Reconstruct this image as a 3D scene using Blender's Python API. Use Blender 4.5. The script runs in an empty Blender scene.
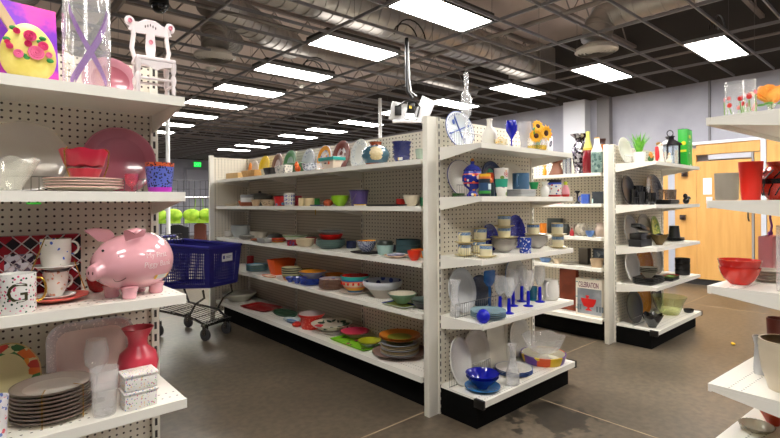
import bpy, bmesh, math, random
from mathutils import Vector, Matrix
random.seed(7)
S = bpy.context.scene
COL = S.collection
F = 483.0; EYE = 1.40
FW = (0.660, 0.751); RT = (0.751, -0.660)
def hz(px): return 202.8 - 0.0072*(px-390)
# ---------------------------------------------------------------- materials
def lin(c):
    c = c/255.0
    return c/12.92 if c <= .04045 else ((c+.055)/1.055)**2.4
def rgb(c): return (lin(c[0]), lin(c[1]), lin(c[2]), 1)
MC = {}
def newmat(key):
    m = bpy.data.materials.new(key); m.use_nodes = True
    return m, m.node_tree.nodes, m.node_tree.links, m.node_tree.nodes['Principled BSDF']
def C(r, g, b, rough=.35, metal=0.0, coat=0.0):
    k = ('c', r, g, b, rough, metal, coat)
    if k in MC: return MC[k]
    m, n, l, p = newmat('plain')
    p.inputs['Base Color'].default_value = rgb((r, g, b))
    p.inputs['Roughness'].default_value = rough
    p.inputs['Metallic'].default_value = metal
    p.inputs['Coat Weight'].default_value = coat
    # faint grain in the gloss, so no surface is perfectly even
    t = n.new('ShaderNodeTexNoise'); t.inputs['Scale'].default_value = 35
    mr = n.new('ShaderNodeMapRange'); mr.inputs[3].default_value = max(0, rough-.05); mr.inputs[4].default_value = min(1, rough+.07)
    l.new(t.outputs[0], mr.inputs[0]); l.new(mr.outputs[0], p.inputs['Roughness'])
    MC[k] = m; return m
def GL(r=255, g=255, b=255, dens=.1, rough=.02):
    """thin glassware: tinted see-through body with fresnel reflections"""
    k = ('g', r, g, b, dens, rough)
    if k in MC: return MC[k]
    m, n, l, p = newmat('glass')
    p.inputs['Base Color'].default_value = rgb((r, g, b)); p.inputs['Roughness'].default_value = .08
    p.inputs['Specular IOR Level'].default_value = .8
    tr = n.new('ShaderNodeBsdfTransparent'); tr.inputs[0].default_value = rgb((min(255, r+12), min(255, g+12), min(255, b+12)))
    gl = n.new('ShaderNodeBsdfGlossy'); gl.inputs['Roughness'].default_value = rough
    lw = n.new('ShaderNodeLayerWeight'); lw.inputs[0].default_value = .5
    lp = n.new('ShaderNodeMath'); lp.operation = 'POWER'; lp.inputs[1].default_value = 4.0; l.new(lw.outputs['Facing'], lp.inputs[0])
    lm = n.new('ShaderNodeMath'); lm.operation = 'MULTIPLY_ADD'; lm.inputs[1].default_value = .62; lm.inputs[2].default_value = .035; l.new(lp.outputs[0], lm.inputs[0])
    mx = n.new('ShaderNodeMixShader'); l.new(lm.outputs[0], mx.inputs[0]); l.new(tr.outputs[0], mx.inputs[1]); l.new(gl.outputs[0], mx.inputs[2])
    fc = n.new('ShaderNodeLayerWeight'); fc.inputs[0].default_value = .5
    ma = n.new('ShaderNodeMath'); ma.operation = 'MULTIPLY_ADD'; ma.use_clamp = True
    pw = n.new('ShaderNodeMath'); pw.operation = 'POWER'; pw.inputs[1].default_value = 3.0; l.new(fc.outputs['Facing'], pw.inputs[0])
    l.new(pw.outputs[0], ma.inputs[0]); ma.inputs[1].default_value = .22; ma.inputs[2].default_value = dens*.8
    m2 = n.new('ShaderNodeMixShader'); l.new(ma.outputs[0], m2.inputs[0])
    l.new(mx.outputs[0], m2.inputs[1]); l.new(p.outputs[0], m2.inputs[2])
    l.new(m2.outputs[0], n['Material Output'].inputs[0])
    MC[k] = m; return m
def EM(r, g, b, s):
    k = ('e', r, g, b, s)
    if k in MC: return MC[k]
    m, n, l, p = newmat('lamp')
    p.inputs['Base Color'].default_value = (0, 0, 0, 1)
    p.inputs['Emission Color'].default_value = rgb((r, g, b)); p.inputs['Emission Strength'].default_value = s
    MC[k] = m; return m
def PAT(base, cols, scale=60, thr=.35, rough=.3, kind='dots', metal=0.0):
    """painted decoration: spots, blotches or facets in random colours on a base"""
    k = ('p', base, tuple(cols), scale, thr, rough, kind, metal)
    if k in MC: return MC[k]
    m, n, l, p = newmat('pattern')
    p.inputs['Roughness'].default_value = rough; p.inputs['Metallic'].default_value = metal
    tc = n.new('ShaderNodeTexCoord')
    v = n.new('ShaderNodeTexVoronoi'); v.inputs['Scale'].default_value = scale
    l.new(tc.outputs['Object'], v.inputs['Vector'])
    if kind == 'facet': v.distance = 'CHEBYCHEV'
    sp = n.new('ShaderNodeSeparateColor'); l.new(v.outputs['Color'], sp.inputs[0])
    cr = n.new('ShaderNodeValToRGB'); cr.color_ramp.interpolation = 'CONSTANT'
    e = cr.color_ramp.elements
    e[0].color = rgb(cols[0]); e[0].position = 0
    e[1].color = rgb(cols[-1]); e[1].position = (len(cols)-1)/len(cols) if len(cols) > 1 else .99
    for i in range(1, len(cols)-1):
        x = e.new(i/len(cols)); x.color = rgb(cols[i])
    l.new(sp.outputs[0], cr.inputs[0])
    if kind == 'facet':
        l.new(cr.outputs[0], p.inputs['Base Color'])
    else:
        lt = n.new('ShaderNodeMath'); lt.operation = 'LESS_THAN'; lt.inputs[1].default_value = thr
        if kind == 'blotch':
            nz = n.new('ShaderNodeTexNoise'); nz.inputs['Scale'].default_value = scale*1.3; l.new(tc.outputs['Object'], nz.inputs['Vector'])
            ad = n.new('ShaderNodeMath'); ad.operation = 'MULTIPLY_ADD'; ad.inputs[1].default_value = .9; l.new(nz.outputs[0], ad.inputs[0]); l.new(v.outputs['Distance'], ad.inputs[2])
            sb = n.new('ShaderNodeMath'); sb.operation = 'SUBTRACT'; sb.inputs[1].default_value = .45; l.new(ad.outputs[0], sb.inputs[0]); l.new(sb.outputs[0], lt.inputs[0])
        else: l.new(v.outputs['Distance'], lt.inputs[0])
        mx = n.new('ShaderNodeMix'); mx.data_type = 'RGBA'; mx.inputs[6].default_value = rgb(base)
        l.new(lt.outputs[0], mx.inputs[0]); l.new(cr.outputs[0], mx.inputs[7]); l.new(mx.outputs[2], p.inputs['Base Color'])
    MC[k] = m; return m
def CHK(a, b, scale, rough=.35, diag=False, metal=0.0, kind='check', axis='z'):
    k = ('k', a, b, scale, rough, diag, kind, axis)
    if k in MC: return MC[k]
    m, n, l, p = newmat('checks')
    p.inputs['Roughness'].default_value = rough; p.inputs['Metallic'].default_value = metal
    tc = n.new('ShaderNodeTexCoord')
    if kind == 'check':
        mp = n.new('ShaderNodeMapping')
        if diag: mp.inputs['Rotation'].default_value = (0, math.radians(45), 0)
        mp.inputs['Location'].default_value = (.003, .0005, .003)
        t = n.new('ShaderNodeTexChecker'); t.inputs['Scale'].default_value = scale
        l.new(tc.outputs['Object'], mp.inputs[0]); l.new(mp.outputs[0], t.inputs[0])
        t.inputs[1].default_value = rgb(a); t.inputs[2].default_value = rgb(b)
        l.new(t.outputs[0], p.inputs['Base Color'])
    else:
        s = n.new('ShaderNodeSeparateXYZ'); l.new(tc.outputs['Object'], s.inputs[0])
        mu = n.new('ShaderNodeMath'); mu.operation = 'MULTIPLY'; mu.inputs[1].default_value = scale
        l.new(s.outputs['XYZ'.index(axis.upper())], mu.inputs[0])
        fr = n.new('ShaderNodeMath'); fr.operation = 'FRACT'; l.new(mu.outputs[0], fr.inputs[0])
        lt = n.new('ShaderNodeMath'); lt.operation = 'LESS_THAN'; lt.inputs[1].default_value = .5; l.new(fr.outputs[0], lt.inputs[0])
        mx = n.new('ShaderNodeMix'); mx.data_type = 'RGBA'; mx.inputs[6].default_value = rgb(a); mx.inputs[7].default_value = rgb(b)
        l.new(lt.outputs[0], mx.inputs[0]); l.new(mx.outputs[2], p.inputs['Base Color'])
    MC[k] = m; return m
def NOI(a, b, scale, rough=.5, lo=.4, hi=.6, metal=0.0, bump=0.0, stretch=(1, 1, 1), detail=6, key='noise'):
    k = ('n', a, b, scale, rough, lo, hi, metal, bump, stretch)
    if k in MC: return MC[k]
    m, n, l, p = newmat(key)
    p.inputs['Roughness'].default_value = rough; p.inputs['Metallic'].default_value = metal
    tc = n.new('ShaderNodeTexCoord'); mp = n.new('ShaderNodeMapping'); mp.inputs['Scale'].default_value = stretch
    t = n.new('ShaderNodeTexNoise'); t.inputs['Scale'].default_value = scale; t.inputs['Detail'].default_value = detail
    l.new(tc.outputs['Object'], mp.inputs[0]); l.new(mp.outputs[0], t.inputs['Vector'])
    cr = n.new('ShaderNodeValToRGB'); cr.color_ramp.elements[0].position = lo; cr.color_ramp.elements[1].position = hi
    cr.color_ramp.elements[0].color = rgb(a); cr.color_ramp.elements[1].color = rgb(b)
    l.new(t.outputs[0], cr.inputs[0]); l.new(cr.outputs[0], p.inputs['Base Color'])
    if bump:
        bm = n.new('ShaderNodeBump'); bm.inputs['Strength'].default_value = bump; bm.inputs['Distance'].default_value = .01
        l.new(t.outputs[0], bm.inputs['Height']); l.new(bm.outputs[0], p.inputs['Normal'])
    MC[k] = m; return m
def holes(base, hole, sx, sz, rad, rough=.45, rows=None, slot=False, lines=False):
    """perforated sheet metal / hardboard; holes in the object's own x-z plane (or x-y rows on a shelf deck)"""
    k = ('h', base, hole, sx, sz, rad, rows, slot, lines)
    if k in MC: return MC[k]
    m, n, l, p = newmat('perforated')
    p.inputs['Roughness'].default_value = rough
    tc = n.new('ShaderNodeTexCoord'); s = n.new('ShaderNodeSeparateXYZ'); l.new(tc.outputs['Object'], s.inputs[0])
    def M(op, a, b=None, c=None):
        q = n.new('ShaderNodeMath'); q.operation = op
        for i, v in enumerate((a, b, c)):
            if v is None: continue
            if isinstance(v, (int, float)): q.inputs[i].default_value = v
            else: l.new(v, q.inputs[i])
        return q.outputs[0]
    def cell(o, sp): return M('MULTIPLY', M('SUBTRACT', M('FRACT', M('MULTIPLY', o, 1/sp)), .5), sp)
    X = s.outputs[0]
    if rows:
        dx = cell(X, sx); hit = None
        for y0 in rows:
            d = M('SQRT', M('ADD', M('MULTIPLY', dx, dx), M('POWER', M('ABSOLUTE', M('SUBTRACT', s.outputs[1], y0)), 2)))
            h = M('LESS_THAN', d, rad); hit = h if hit is None else M('MAXIMUM', hit, h)
        g = n.new('ShaderNodeNewGeometry'); nz_ = n.new('ShaderNodeSeparateXYZ'); l.new(g.outputs['Normal'], nz_.inputs[0])
        hit = M('MULTIPLY', hit, M('GREATER_THAN', nz_.outputs[2], .9))
    elif slot:
        dz = cell(s.outputs[2], sz)
        hit = M('MULTIPLY', M('LESS_THAN', M('ABSOLUTE', dz), sz*.3), M('LESS_THAN', M('ABSOLUTE', M('SUBTRACT', X, sx)), rad))
    elif lines:
        dz = cell(s.outputs[2], sz); hit = M('LESS_THAN', M('ABSOLUTE', dz), rad)
    else:
        dx = cell(X, sx); dz = cell(s.outputs[2], sz)
        hit = M('LESS_THAN', M('ADD', M('MULTIPLY', dx, dx), M('MULTIPLY', dz, dz)), rad*rad)
    mx = n.new('ShaderNodeMix'); mx.data_type = 'RGBA'; mx.inputs[6].default_value = rgb(base); mx.inputs[7].default_value = rgb(hole)
    l.new(hit, mx.inputs[0]); l.new(mx.outputs[2], p.inputs['Base Color'])
    MC[k] = m; return m
# ---------------------------------------------------------------- mesh helpers
def link(name, me, parent=None, mats=(), loc=None, rz=0, smooth=None):
    o = bpy.data.objects.new(name, me); COL.objects.link(o)
    for m in mats: me.materials.append(m)
    if smooth:
        for f in me.polygons: f.use_smooth = True
        me.set_sharp_from_angle(angle=math.radians(smooth))
    if parent: o.parent = parent
    if loc is not None: o.location = loc
    if rz: o.rotation_euler = (0, 0, rz)
    return o
class MB:
    """collects simple solids into one mesh"""
    def __init__(s): s.b = bmesh.new()
    def box(s, x0, x1, y0, y1, z0, z1, mi=0, M=None):
        v = [s.b.verts.new((x, y, z)) for x in (x0, x1) for y in (y0, y1) for z in (z0, z1)]
        if M:
            for q in v: q.co = M @ q.co
        for a in ((0, 1, 3, 2), (4, 6, 7, 5), (0, 4, 5, 1), (2, 3, 7, 6), (0, 2, 6, 4), (1, 5, 7, 3)):
            f = s.b.faces.new([v[i] for i in a]); f.material_index = mi
        return s
    def tube(s, pts, r, n=6, mi=0, cap=True, closed=False):
        pts = [Vector(p) for p in pts]; rings = []
        N = len(pts); rr = r if isinstance(r, (list, tuple)) else [r]*N
        up = None
        for i, p in enumerate(pts):
            if closed: t = pts[(i+1) % N]-pts[i-1]
            else: t = (pts[min(i+1, N-1)]-pts[max(i-1, 0)])
            t.normalize()
            if up is None:
                up = Vector((0, 0, 1)) if abs(t.z) < .9 else Vector((1, 0, 0))
            u = t.cross(up)
            if u.length < 1e-5: u = t.orthogonal()
            u.normalize(); w = u.cross(t).normalized(); up = w
            rings.append([s.b.verts.new(p+u*math.cos(2*math.pi*k/n)*rr[i]+w*math.sin(2*math.pi*k/n)*rr[i]) for k in range(n)])
        for i in range(N if closed else N-1):
            A = rings[i]; B = rings[(i+1) % N]
            for k in range(n):
                f = s.b.faces.new((A[k], A[(k+1) % n], B[(k+1) % n], B[k])); f.material_index = mi; f.smooth = True
        if cap and not closed:
            for R_ in (rings[0][::-1], rings[-1]):
                f = s.b.faces.new(R_); f.material_index = mi
        return s
    def bar(s, a, b, r, n=6, mi=0): return s.tube([a, b], r, n, mi)
    def lathe(s, pts, n=32, sx=1, sy=1, M=None, wob=None, off=(0, 0, 0)):
        rings = []
        for i, p in enumerate(pts):
            r, z = p[0], p[1]
            if r < 1e-6:
                q = s.b.verts.new((off[0], off[1], off[2]+z)); ring = [q]
            else:
                ring = []
                for k in range(n):
                    a = 2*math.pi*k/n; rr = r; zz = z
                    if wob: rr, zz = wob(a, r, z)
                    ring.append(s.b.verts.new((off[0]+rr*sx*math.cos(a), off[1]+rr*sy*math.sin(a), off[2]+zz)))
            if M:
                for q in ring: q.co = M @ q.co
            rings.append(ring)
        for i in range(1, len(pts)):
            A, B = rings[i-1], rings[i]; mi = pts[i][2] if len(pts[i]) > 2 else 0
            for k in range(n):
                k2 = (k+1) % n
                if len(A) == 1 and len(B) == 1: continue
                if len(A) == 1: vs = (A[0], B[k2], B[k])
                elif len(B) == 1: vs = (A[k], A[k2], B[0])
                else: vs = (A[k], A[k2], B[k2], B[k])
                try:
                    f = s.b.faces.new(vs); f.material_index = mi; f.smooth = True
                except ValueError: pass
        return s
    def sphere(s, c, r, sc=(1, 1, 1), n=16, m=10, mi=0, M=None):
        pts = [(math.sin(math.pi*i/m)*r, -math.cos(math.pi*i/m)*r*sc[2]/1.0, mi) for i in range(m+1)]
        pts[0] = (0, pts[0][1], mi); pts[-1] = (0, pts[-1][1], mi)
        return s.lathe(pts, n, sc[0], sc[1], M, off=c)
    def prism(s, pts, y0, y1, mi=0, M=None):
        """outline in x-z extruded along y"""
        A = [s.b.verts.new((x, y0, z)) for x, z in pts]; B = [s.b.verts.new((x, y1, z)) for x, z in pts]
        if M:
            for q in A+B: q.co = M @ q.co
        fs = [s.b.faces.new(A), s.b.faces.new(B[::-1])]
        n = len(pts)
        for i in range(n): fs.append(s.b.faces.new((A[i], B[i], B[(i+1) % n], A[(i+1) % n])))
        for f in fs: f.material_index = mi
        return s
    def quad(s, a, b, c, d, mi=0):
        f = s.b.faces.new([s.b.verts.new(q) for q in (a, b, c, d)]); f.material_index = mi; return s
    def build(s, name, mats, parent=None, loc=None, rz=0, smooth=35, bevel=0):
        bmesh.ops.recalc_face_normals(s.b, faces=s.b.faces)
        if bevel:
            bmesh.ops.bevel(s.b, geom=[e for e in s.b.edges if e.is_manifold and e.calc_face_angle(0) > .9], offset=bevel, segments=2, affect='EDGES', profile=.5)
        me = bpy.data.meshes.new(name); s.b.to_mesh(me); s.b.free()
        if not isinstance(mats, (list, tuple)): mats = [mats]
        return link(name, me, parent, mats, loc, rz, smooth)
def tag(o, label, cat, group=None, kind=None):
    o['label'] = label; o['category'] = cat
    if group: o['group'] = group
    if kind: o['kind'] = kind
    return o
def struct(o, label=None, cat=None):
    o['kind'] = 'structure'
    if label: o['label'] = label
    if cat: o['category'] = cat
    return o
def empty(name, loc, rz=0, label=None, cat=None, group=None):
    o = bpy.data.objects.new(name, None); COL.objects.link(o); o.location = loc; o.rotation_euler = (0, 0, rz)
    o.empty_display_size = .05
    if label: tag(o, label, cat, group)
    return o
def text_mesh(txt, size, mat, parent=None, name='lettering', xf=None, bold=0.0, align='CENTER'):
    cu = bpy.data.curves.new('t', 'FONT'); cu.body = txt; cu.size = size; cu.align_x = align; cu.align_y = 'CENTER'
    cu.extrude = .0006; cu.offset = bold; cu.resolution_u = 3
    o = bpy.data.objects.new('t', cu); COL.objects.link(o)
    dg = bpy.context.evaluated_depsgraph_get(); dg.update()
    me = bpy.data.meshes.new_from_object(o.evaluated_get(dg))
    COL.objects.unlink(o); bpy.data.objects.remove(o)
    me.materials.clear()
    for v in me.vertices:
        p = Vector((v.co.x, -v.co.z, v.co.y))          # stands upright, faces -y
        v.co = xf(p) if xf else p
    return link(name, me, parent, [mat])
def wrap(R, z0, a0=0.0):
    """bend lettering round an upright cylinder of radius R"""
    return lambda p: Vector(((R-p.y)*math.sin(a0+p.x/R), -(R-p.y)*math.cos(a0+p.x/R), z0+p.z))
# ---------------------------------------------------------------- frames: a shelving face = origin at the back plane's left end
class Frame:
    def __init__(s, ox, oy, deg, width, depth, levels):
        s.o = (ox, oy); s.r = math.radians(deg); s.w = width; s.d = depth; s.z = levels
        c, n = math.cos(s.r), math.sin(s.r); s.x = (c, n); s.y = (-n, c)
    def pt(s, u, v): return (s.o[0]+s.x[0]*u+s.y[0]*v, s.o[1]+s.x[1]*u+s.y[1]*v)
FR = {
 'E0': Frame(-.60, 2.20, 0, 1.20, .40, [.20, .20, .698, 1.075, 1.444, 1.787]),
 'L1': Frame(2.69, 5.76, -90, 3.49, .42, [.245, .655, 1.0, 1.375, 1.69]),
 'E1': Frame(2.36, 2.20, 0, 1.11, .36, [.187, .65, 1.046, 1.436, 1.765]),
 'L2': Frame(5.13, 5.76, -90, 3.55, .41, [.226, .73, 1.04, 1.376, 1.686]),
 'E2': Frame(4.85, 2.14, 0, 1.25, .39, [.18, .585, .955, 1.363, 1.774]),
 'G3': Frame(3.588, .167, 176, 1.20, .42, [.33, .605, 1.03, 1.40, 1.76]),
}
class Place: pass
REG = {}
def P(fr, lev, px, d, dz=0.0):
    """spot on shelf `lev` of a face, d metres behind its front edge, on the sight line through column px"""
    f = FR[fr]; a = (px-390)/F
    dx, dy = FW[0]+RT[0]*a, FW[1]+RT[1]*a
    # v = y . (p - o) = -(depth - d)
    t = (-(f.d-d) + f.y[0]*f.o[0]+f.y[1]*f.o[1])/(f.y[0]*dx+f.y[1]*dy)
    p = Place(); p.x, p.y, p.z = dx*t, dy*t, f.z[lev]+dz+.0008; p.t = t; p.rz = f.r
    p.sw = t/F/math.sqrt(1+a*a); p.sh = t/F; p.f = f; p.d = d
    p.room = f.d-d; REG[(round(p.x, 3), round(p.y, 3))] = fr
    return p
def PM(x, y, z, rz=0):
    p = Place(); p.x, p.y, p.z = x, y, z; p.rz = rz; p.sw = p.sh = 1.0; p.t = 1; p.room = 1
    return p
# ---------------------------------------------------------------- store shell
GZ = 3.39
CREAM = C(236, 232, 222, .38)
PEG = holes((228, 220, 203), (62, 50, 42), .0254, .0254, .0042)
PEG2 = holes((228, 220, 203), (52, 42, 36), .040, .031, .0058)
SLAT = holes((205, 196, 178), (150, 138, 120), .0254, .03, .0022, lines=True)
DECKM = holes((236, 232, 222), (90, 84, 78), .0254, .03, .004, rows=(-.30, -.345))
BLACK = C(14, 13, 14, .35)
KICK = C(4, 4, 4, .75)
KICK.node_tree.nodes['Principled BSDF'].inputs['Specular IOR Level'].default_value = .12
CHROME = C(190, 190, 190, .18, 1.0)
WIRE = C(120, 118, 116, .3, .9)
def concrete():
    m, n, l, p = newmat('polished_concrete')
    tc = n.new('ShaderNodeTexCoord')
    a = n.new('ShaderNodeTexNoise'); a.inputs['Scale'].default_value = .9; a.inputs['Detail'].default_value = 8; a.inputs['Roughness'].default_value = .62
    b = n.new('ShaderNodeTexNoise'); b.inputs['Scale'].default_value = 22; b.inputs['Detail'].default_value = 6
    l.new(tc.outputs['Object'], a.inputs['Vector']); l.new(tc.outputs['Object'], b.inputs['Vector'])
    cr = n.new('ShaderNodeValToRGB'); e = cr.color_ramp.elements
    e[0].position = .33; e[0].color = rgb((78, 69, 57)); e[1].position = .68; e[1].color = rgb((112, 100, 84))
    l.new(a.outputs[0], cr.inputs[0])
    c2 = n.new('ShaderNodeValToRGB'); e = c2.color_ramp.elements
    e[0].position = .35; e[0].color = (.62, .62, .62, 1); e[1].position = .62; e[1].color = (1.08, 1.06, 1.04, 1)
    l.new(b.outputs[0], c2.inputs[0])
    mu = n.new('ShaderNodeMix'); mu.data_type = 'RGBA'; mu.blend_type = 'MULTIPLY'; mu.inputs[0].default_value = .8
    l.new(cr.outputs[0], mu.inputs[6]); l.new(c2.outputs[0], mu.inputs[7])
    # dark old stain near the end display, its own outline
    s = n.new('ShaderNodeTexNoise'); s.inputs['Scale'].default_value = 5.5; s.inputs['Detail'].default_value = 5; l.new(tc.outputs['Object'], s.inputs['Vector'])
    sub = n.new('ShaderNodeVectorMath'); sub.operation = 'DISTANCE'; sub.inputs[1].default_value = (2.86, 1.68, 0); l.new(tc.outputs['Object'], sub.inputs[0])
    ad = n.new('ShaderNodeMath'); ad.operation = 'MULTIPLY_ADD'; ad.inputs[1].default_value = 1.0; l.new(s.outputs[0], ad.inputs[0]); l.new(sub.outputs['Value'], ad.inputs[2])
    lt = n.new('ShaderNodeMapRange'); lt.inputs[1].default_value = .74; lt.inputs[2].default_value = .70; l.new(ad.outputs[0], lt.inputs[0])
    mm = n.new('ShaderNodeMath'); mm.operation = 'MULTIPLY'; mm.inputs[1].default_value = .75; l.new(lt.outputs[0], mm.inputs[0])
    mx = n.new('ShaderNodeMix'); mx.data_type = 'RGBA'; mx.inputs[7].default_value = rgb((34, 30, 27)); l.new(mm.outputs[0], mx.inputs[0]); l.new(mu.outputs[2], mx.inputs[6])
    l.new(mx.outputs[2], p.inputs['Base Color'])
    mr = n.new('ShaderNodeMapRange'); mr.inputs[3].default_value = .30; mr.inputs[4].default_value = .40; l.new(a.outputs[0], mr.inputs[0])
    l.new(mr.outputs[0], p.inputs['Roughness'])
    bp = n.new('ShaderNodeBump'); bp.inputs['Strength'].default_value = .05; bp.inputs['Distance'].default_value = .0006; l.new(b.outputs[0], bp.inputs['Height']); l.new(bp.outputs[0], p.inputs['Normal'])
    return m
X0, X1, Y0, Y1, ZT = -7.0, 9.3, -4.0, 22.0, 4.75
struct(MB().box(X0-.2, X1+.2, Y0-.2, Y1+.2, -.1, 0).build('floor', concrete()), 'polished brown-grey concrete floor with saw-cut joints', 'floor')
j = MB()
for y in (2.28, 6.3, 10.3, 14.3, 18.3, -1.7): j.box(X0, X1, y-.004, y+.004, -.001, .0008)
for x in (-1.3, 3.06, 7.4): j.box(x-.004, x+.004, Y0, Y1, -.001, .0009)
struct(j.build('trim_1', C(170, 152, 124, .6)), 'pale filled joint lines in the concrete floor', 'floor joint')
wallm = NOI((150, 150, 162), (172, 172, 182), 1.6, .75, .3, .7, bump=.15, key='wall_paint')
shadew = C(70, 66, 64, .9)  # shade on the unlit wall above the grid, put into its colour
def wall(name, x0, x1, y0, y1, lab):
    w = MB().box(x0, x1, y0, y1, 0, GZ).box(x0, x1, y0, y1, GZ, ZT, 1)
    struct(w.build(name, [wallm, shadew]), lab, 'wall')
wall('wall_right', X1, X1+.2, Y0, Y1, 'grey painted block wall along the right, with shade coloured in above the ceiling grid')
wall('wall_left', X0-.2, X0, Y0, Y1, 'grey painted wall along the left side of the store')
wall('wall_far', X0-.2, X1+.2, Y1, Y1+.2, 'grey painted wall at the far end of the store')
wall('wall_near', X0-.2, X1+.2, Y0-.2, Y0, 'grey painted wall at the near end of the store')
struct(MB().box(X0-.2, X1+.2, Y0-.2, Y1+.2, ZT, ZT+.1).build('ceiling', NOI((196, 180, 170), (214, 198, 188), .7, .9, .35, .65, key='deck')), 'brown-grey roof deck above the open grid', 'ceiling')
# wall pilaster and downpipe, seen over the second shelving run
struct(MB().box(9.06, 9.3, 4.55, 5.0, 0, GZ).build('trim_2', C(205, 205, 212, .7)), 'pale pilaster on the right wall', 'pilaster')
struct(MB().box(9.16, 9.3, 4.12, 4.36, 0, GZ).build('trim_3', C(120, 116, 118, .7)), 'grey boxed downpipe beside the pilaster on the right wall', 'pipe')
struct(MB().box(9.27, 9.3, 2.50, 2.53, 0, GZ).build('trim_4', C(120, 118, 122, .7)), 'thin conduit line on the right wall', 'conduit')
# suspended grid without tiles
g = MB(); GM = C(132, 131, 134, .5)
gx0 = 3.22-.012; k = -9
xs = [3.20+1.2267*i for i in range(-8, 5)]; ys = [3.70+.51*i for i in range(-14, 36)]
for x in xs: g.box(x-.010, x+.010, Y0, Y1, GZ, GZ+.035)
for i, y in enumerate(ys):
    if i % 1 == 0: g.box(X0, X1, y-.008, y+.008, GZ+.001, GZ+.034)
struct(g.build('trim_5', GM), 'open grey metal ceiling grid without tiles', 'ceiling grid')
# joists with zigzag webs
for jn, y in enumerate([-2.0+1.9*i for i in range(13)]):
    b = MB(); z0, z1 = 4.22, 4.68
    b.box(X0, X1, y-.03, y+.03, z0, z0+.05).box(X0, X1, y-.03, y+.03, z1, z1+.06)
    x = X0+.1; up = True
    while x < X1-.4:
        b.bar((x, y, z0+.04 if up else z1), (x+.33, y, z1 if up else z0+.04), .012, 4); x += .33; up = not up
    struct(b.build('trim_%d' % (6+jn), C(140, 130, 124, .6)), 'open-web steel roof joist', 'joist')
# ---- light fixtures
LM = EM(255, 252, 246, 26.0)
rows = []
for ry in [3.23-1.53*3+1.53*i for i in range(0, 15)]:  # nearest panel of each row is unseen, added to brighten faces toward the camera
    for rx, nm in ((3.22, 'left aisle'), (6.90, 'right aisle'), (-.46, 'behind the pink shelf')):  # third row is invented and out of view, added for brightness
        if (rx == 6.90 and ry > 18) or (rx < 0 and ry > 1.8 and int(round((ry-3.23)/1.53)) not in (2, 4, 6, 8)): continue
        rows.append((rx, ry, nm))
ordn = ['first', 'second', 'third', 'fourth', 'fifth', 'sixth', 'seventh', 'eighth', 'ninth', 'tenth', 'eleventh', 'twelfth', 'thirteenth', 'fourteenth', 'fifteenth', 'sixteenth']
lamp0 = None
for rx, ry, nm in rows:
    i = int(round((ry-(3.23-4.59))/1.53))
    lab = {'left aisle': 'white ceiling light panel over the left aisle, %s of its row from the near end' % ordn[i],
           'right aisle': 'white ceiling light panel near the right wall, %s of its row from the near end' % ordn[i],
           'behind the pink shelf': 'added unseen ceiling light panel in the row by the pink display, %s of its row' % ordn[i],
           'far left': 'white ceiling light panel at the far left, %s of its row' % ordn[i]}[nm]
    if lamp0 is None:
        r = empty('ceiling_light', (rx, ry, GZ), 0)
        kids = [MB().box(.02, 1.14, .02, .45, .004, .012).build('diffuser', LM, r),
                MB().box(0, 1.17, 0, .47, .036, .09).box(0, .015, 0, .47, 0, .036).box(1.155, 1.17, 0, .47, 0, .036).box(.015, 1.155, 0, .015, 0, .036).box(.015, 1.155, .455, .47, 0, .036).build('housing', C(60, 58, 56, .5), r),
                MB().box(.1, 1.07, .08, .39, .0915, .094).build('added_plenum_glow', EM(255, 246, 236, 2.2), r),  # glow added on the housing top to brighten the plenum
                MB().sphere((.15, .12, .1), .014).build('hanger_clip', C(214, 190, 70, .4), r), MB().sphere((1.0, .3, .1), .014).build('hanger_clip', C(214, 190, 70, .4), r)]
        lamp0 = (r, kids)
    else:
        r = lamp0[0].copy(); COL.objects.link(r); r.location = (rx, ry, GZ)
        for kd in lamp0[1]:
            c = kd.copy(); COL.objects.link(c); c.parent = r
    tag(r, lab, 'ceiling light', 'ceiling light panels')
# ---- ducts
def duct_mat():
    m, n, l, p = newmat('galvanised')
    tc = n.new('ShaderNodeTexCoord'); t = n.new('ShaderNodeTexNoise'); t.inputs['Scale'].default_value = 3; l.new(tc.outputs['Object'], t.inputs['Vector'])
    cr = n.new('ShaderNodeValToRGB'); cr.color_ramp.elements[0].color = rgb((150, 148, 146)); cr.color_ramp.elements[1].color = rgb((205, 200, 194)); l.new(t.outputs[0], cr.inputs[0]); l.new(cr.outputs[0], p.inputs['Base Color'])
    p.inputs['Metallic'].default_value = .8; p.inputs['Roughness'].default_value = .38
    return m
DM = duct_mat()
def ribbed(pts, r, seam=.16):
    """round duct with raised spiral seams"""
    b = MB(); pts = [Vector(p) for p in pts]
    b.tube(pts, r, 20)
    for i in range(len(pts)-1):
        A, B = pts[i], pts[i+1]; L = (B-A).length; d = (B-A)/L; q = 0
        while q < L:
            b.tube([A+d*q, A+d*min(L, q+.02)], r+.010, 20); q += seam
    return b
tag(ribbed([(1.75, 4.95, 3.92), (7.6, 4.95, 3.92)], .27).build('air_duct', DM), 'large round galvanised duct running above the nearest ceiling panel', 'duct')
tag(MB().box(7.6, 8.1, 4.62, 5.28, 3.62, 4.2).build('duct_box', DM), 'square sheet-metal box closing the large round duct', 'duct box')
duct_a = tag(ribbed([(6.45, -1.0, 3.92), (6.45, 2.7, 3.92), (6.4, 2.92, 3.86), (6.33, 2.98, 3.72), (6.3, 3.0, 3.52)], .19).build('air_duct', DM), 'round duct at upper right bending down into a round diffuser', 'duct')
tag(ribbed([(2.2, 5.75, 3.85), (3.84, 6.66, 3.85)], .2).build('air_duct', DM), 'short slanting galvanised duct above the pink display aisle', 'duct')
tag(ribbed([(3.95, 6.72, 3.85), (8.4, 6.72, 3.85)], .11).build('air_duct', DM), 'thin round duct continuing right from the slanting duct', 'duct')
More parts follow.
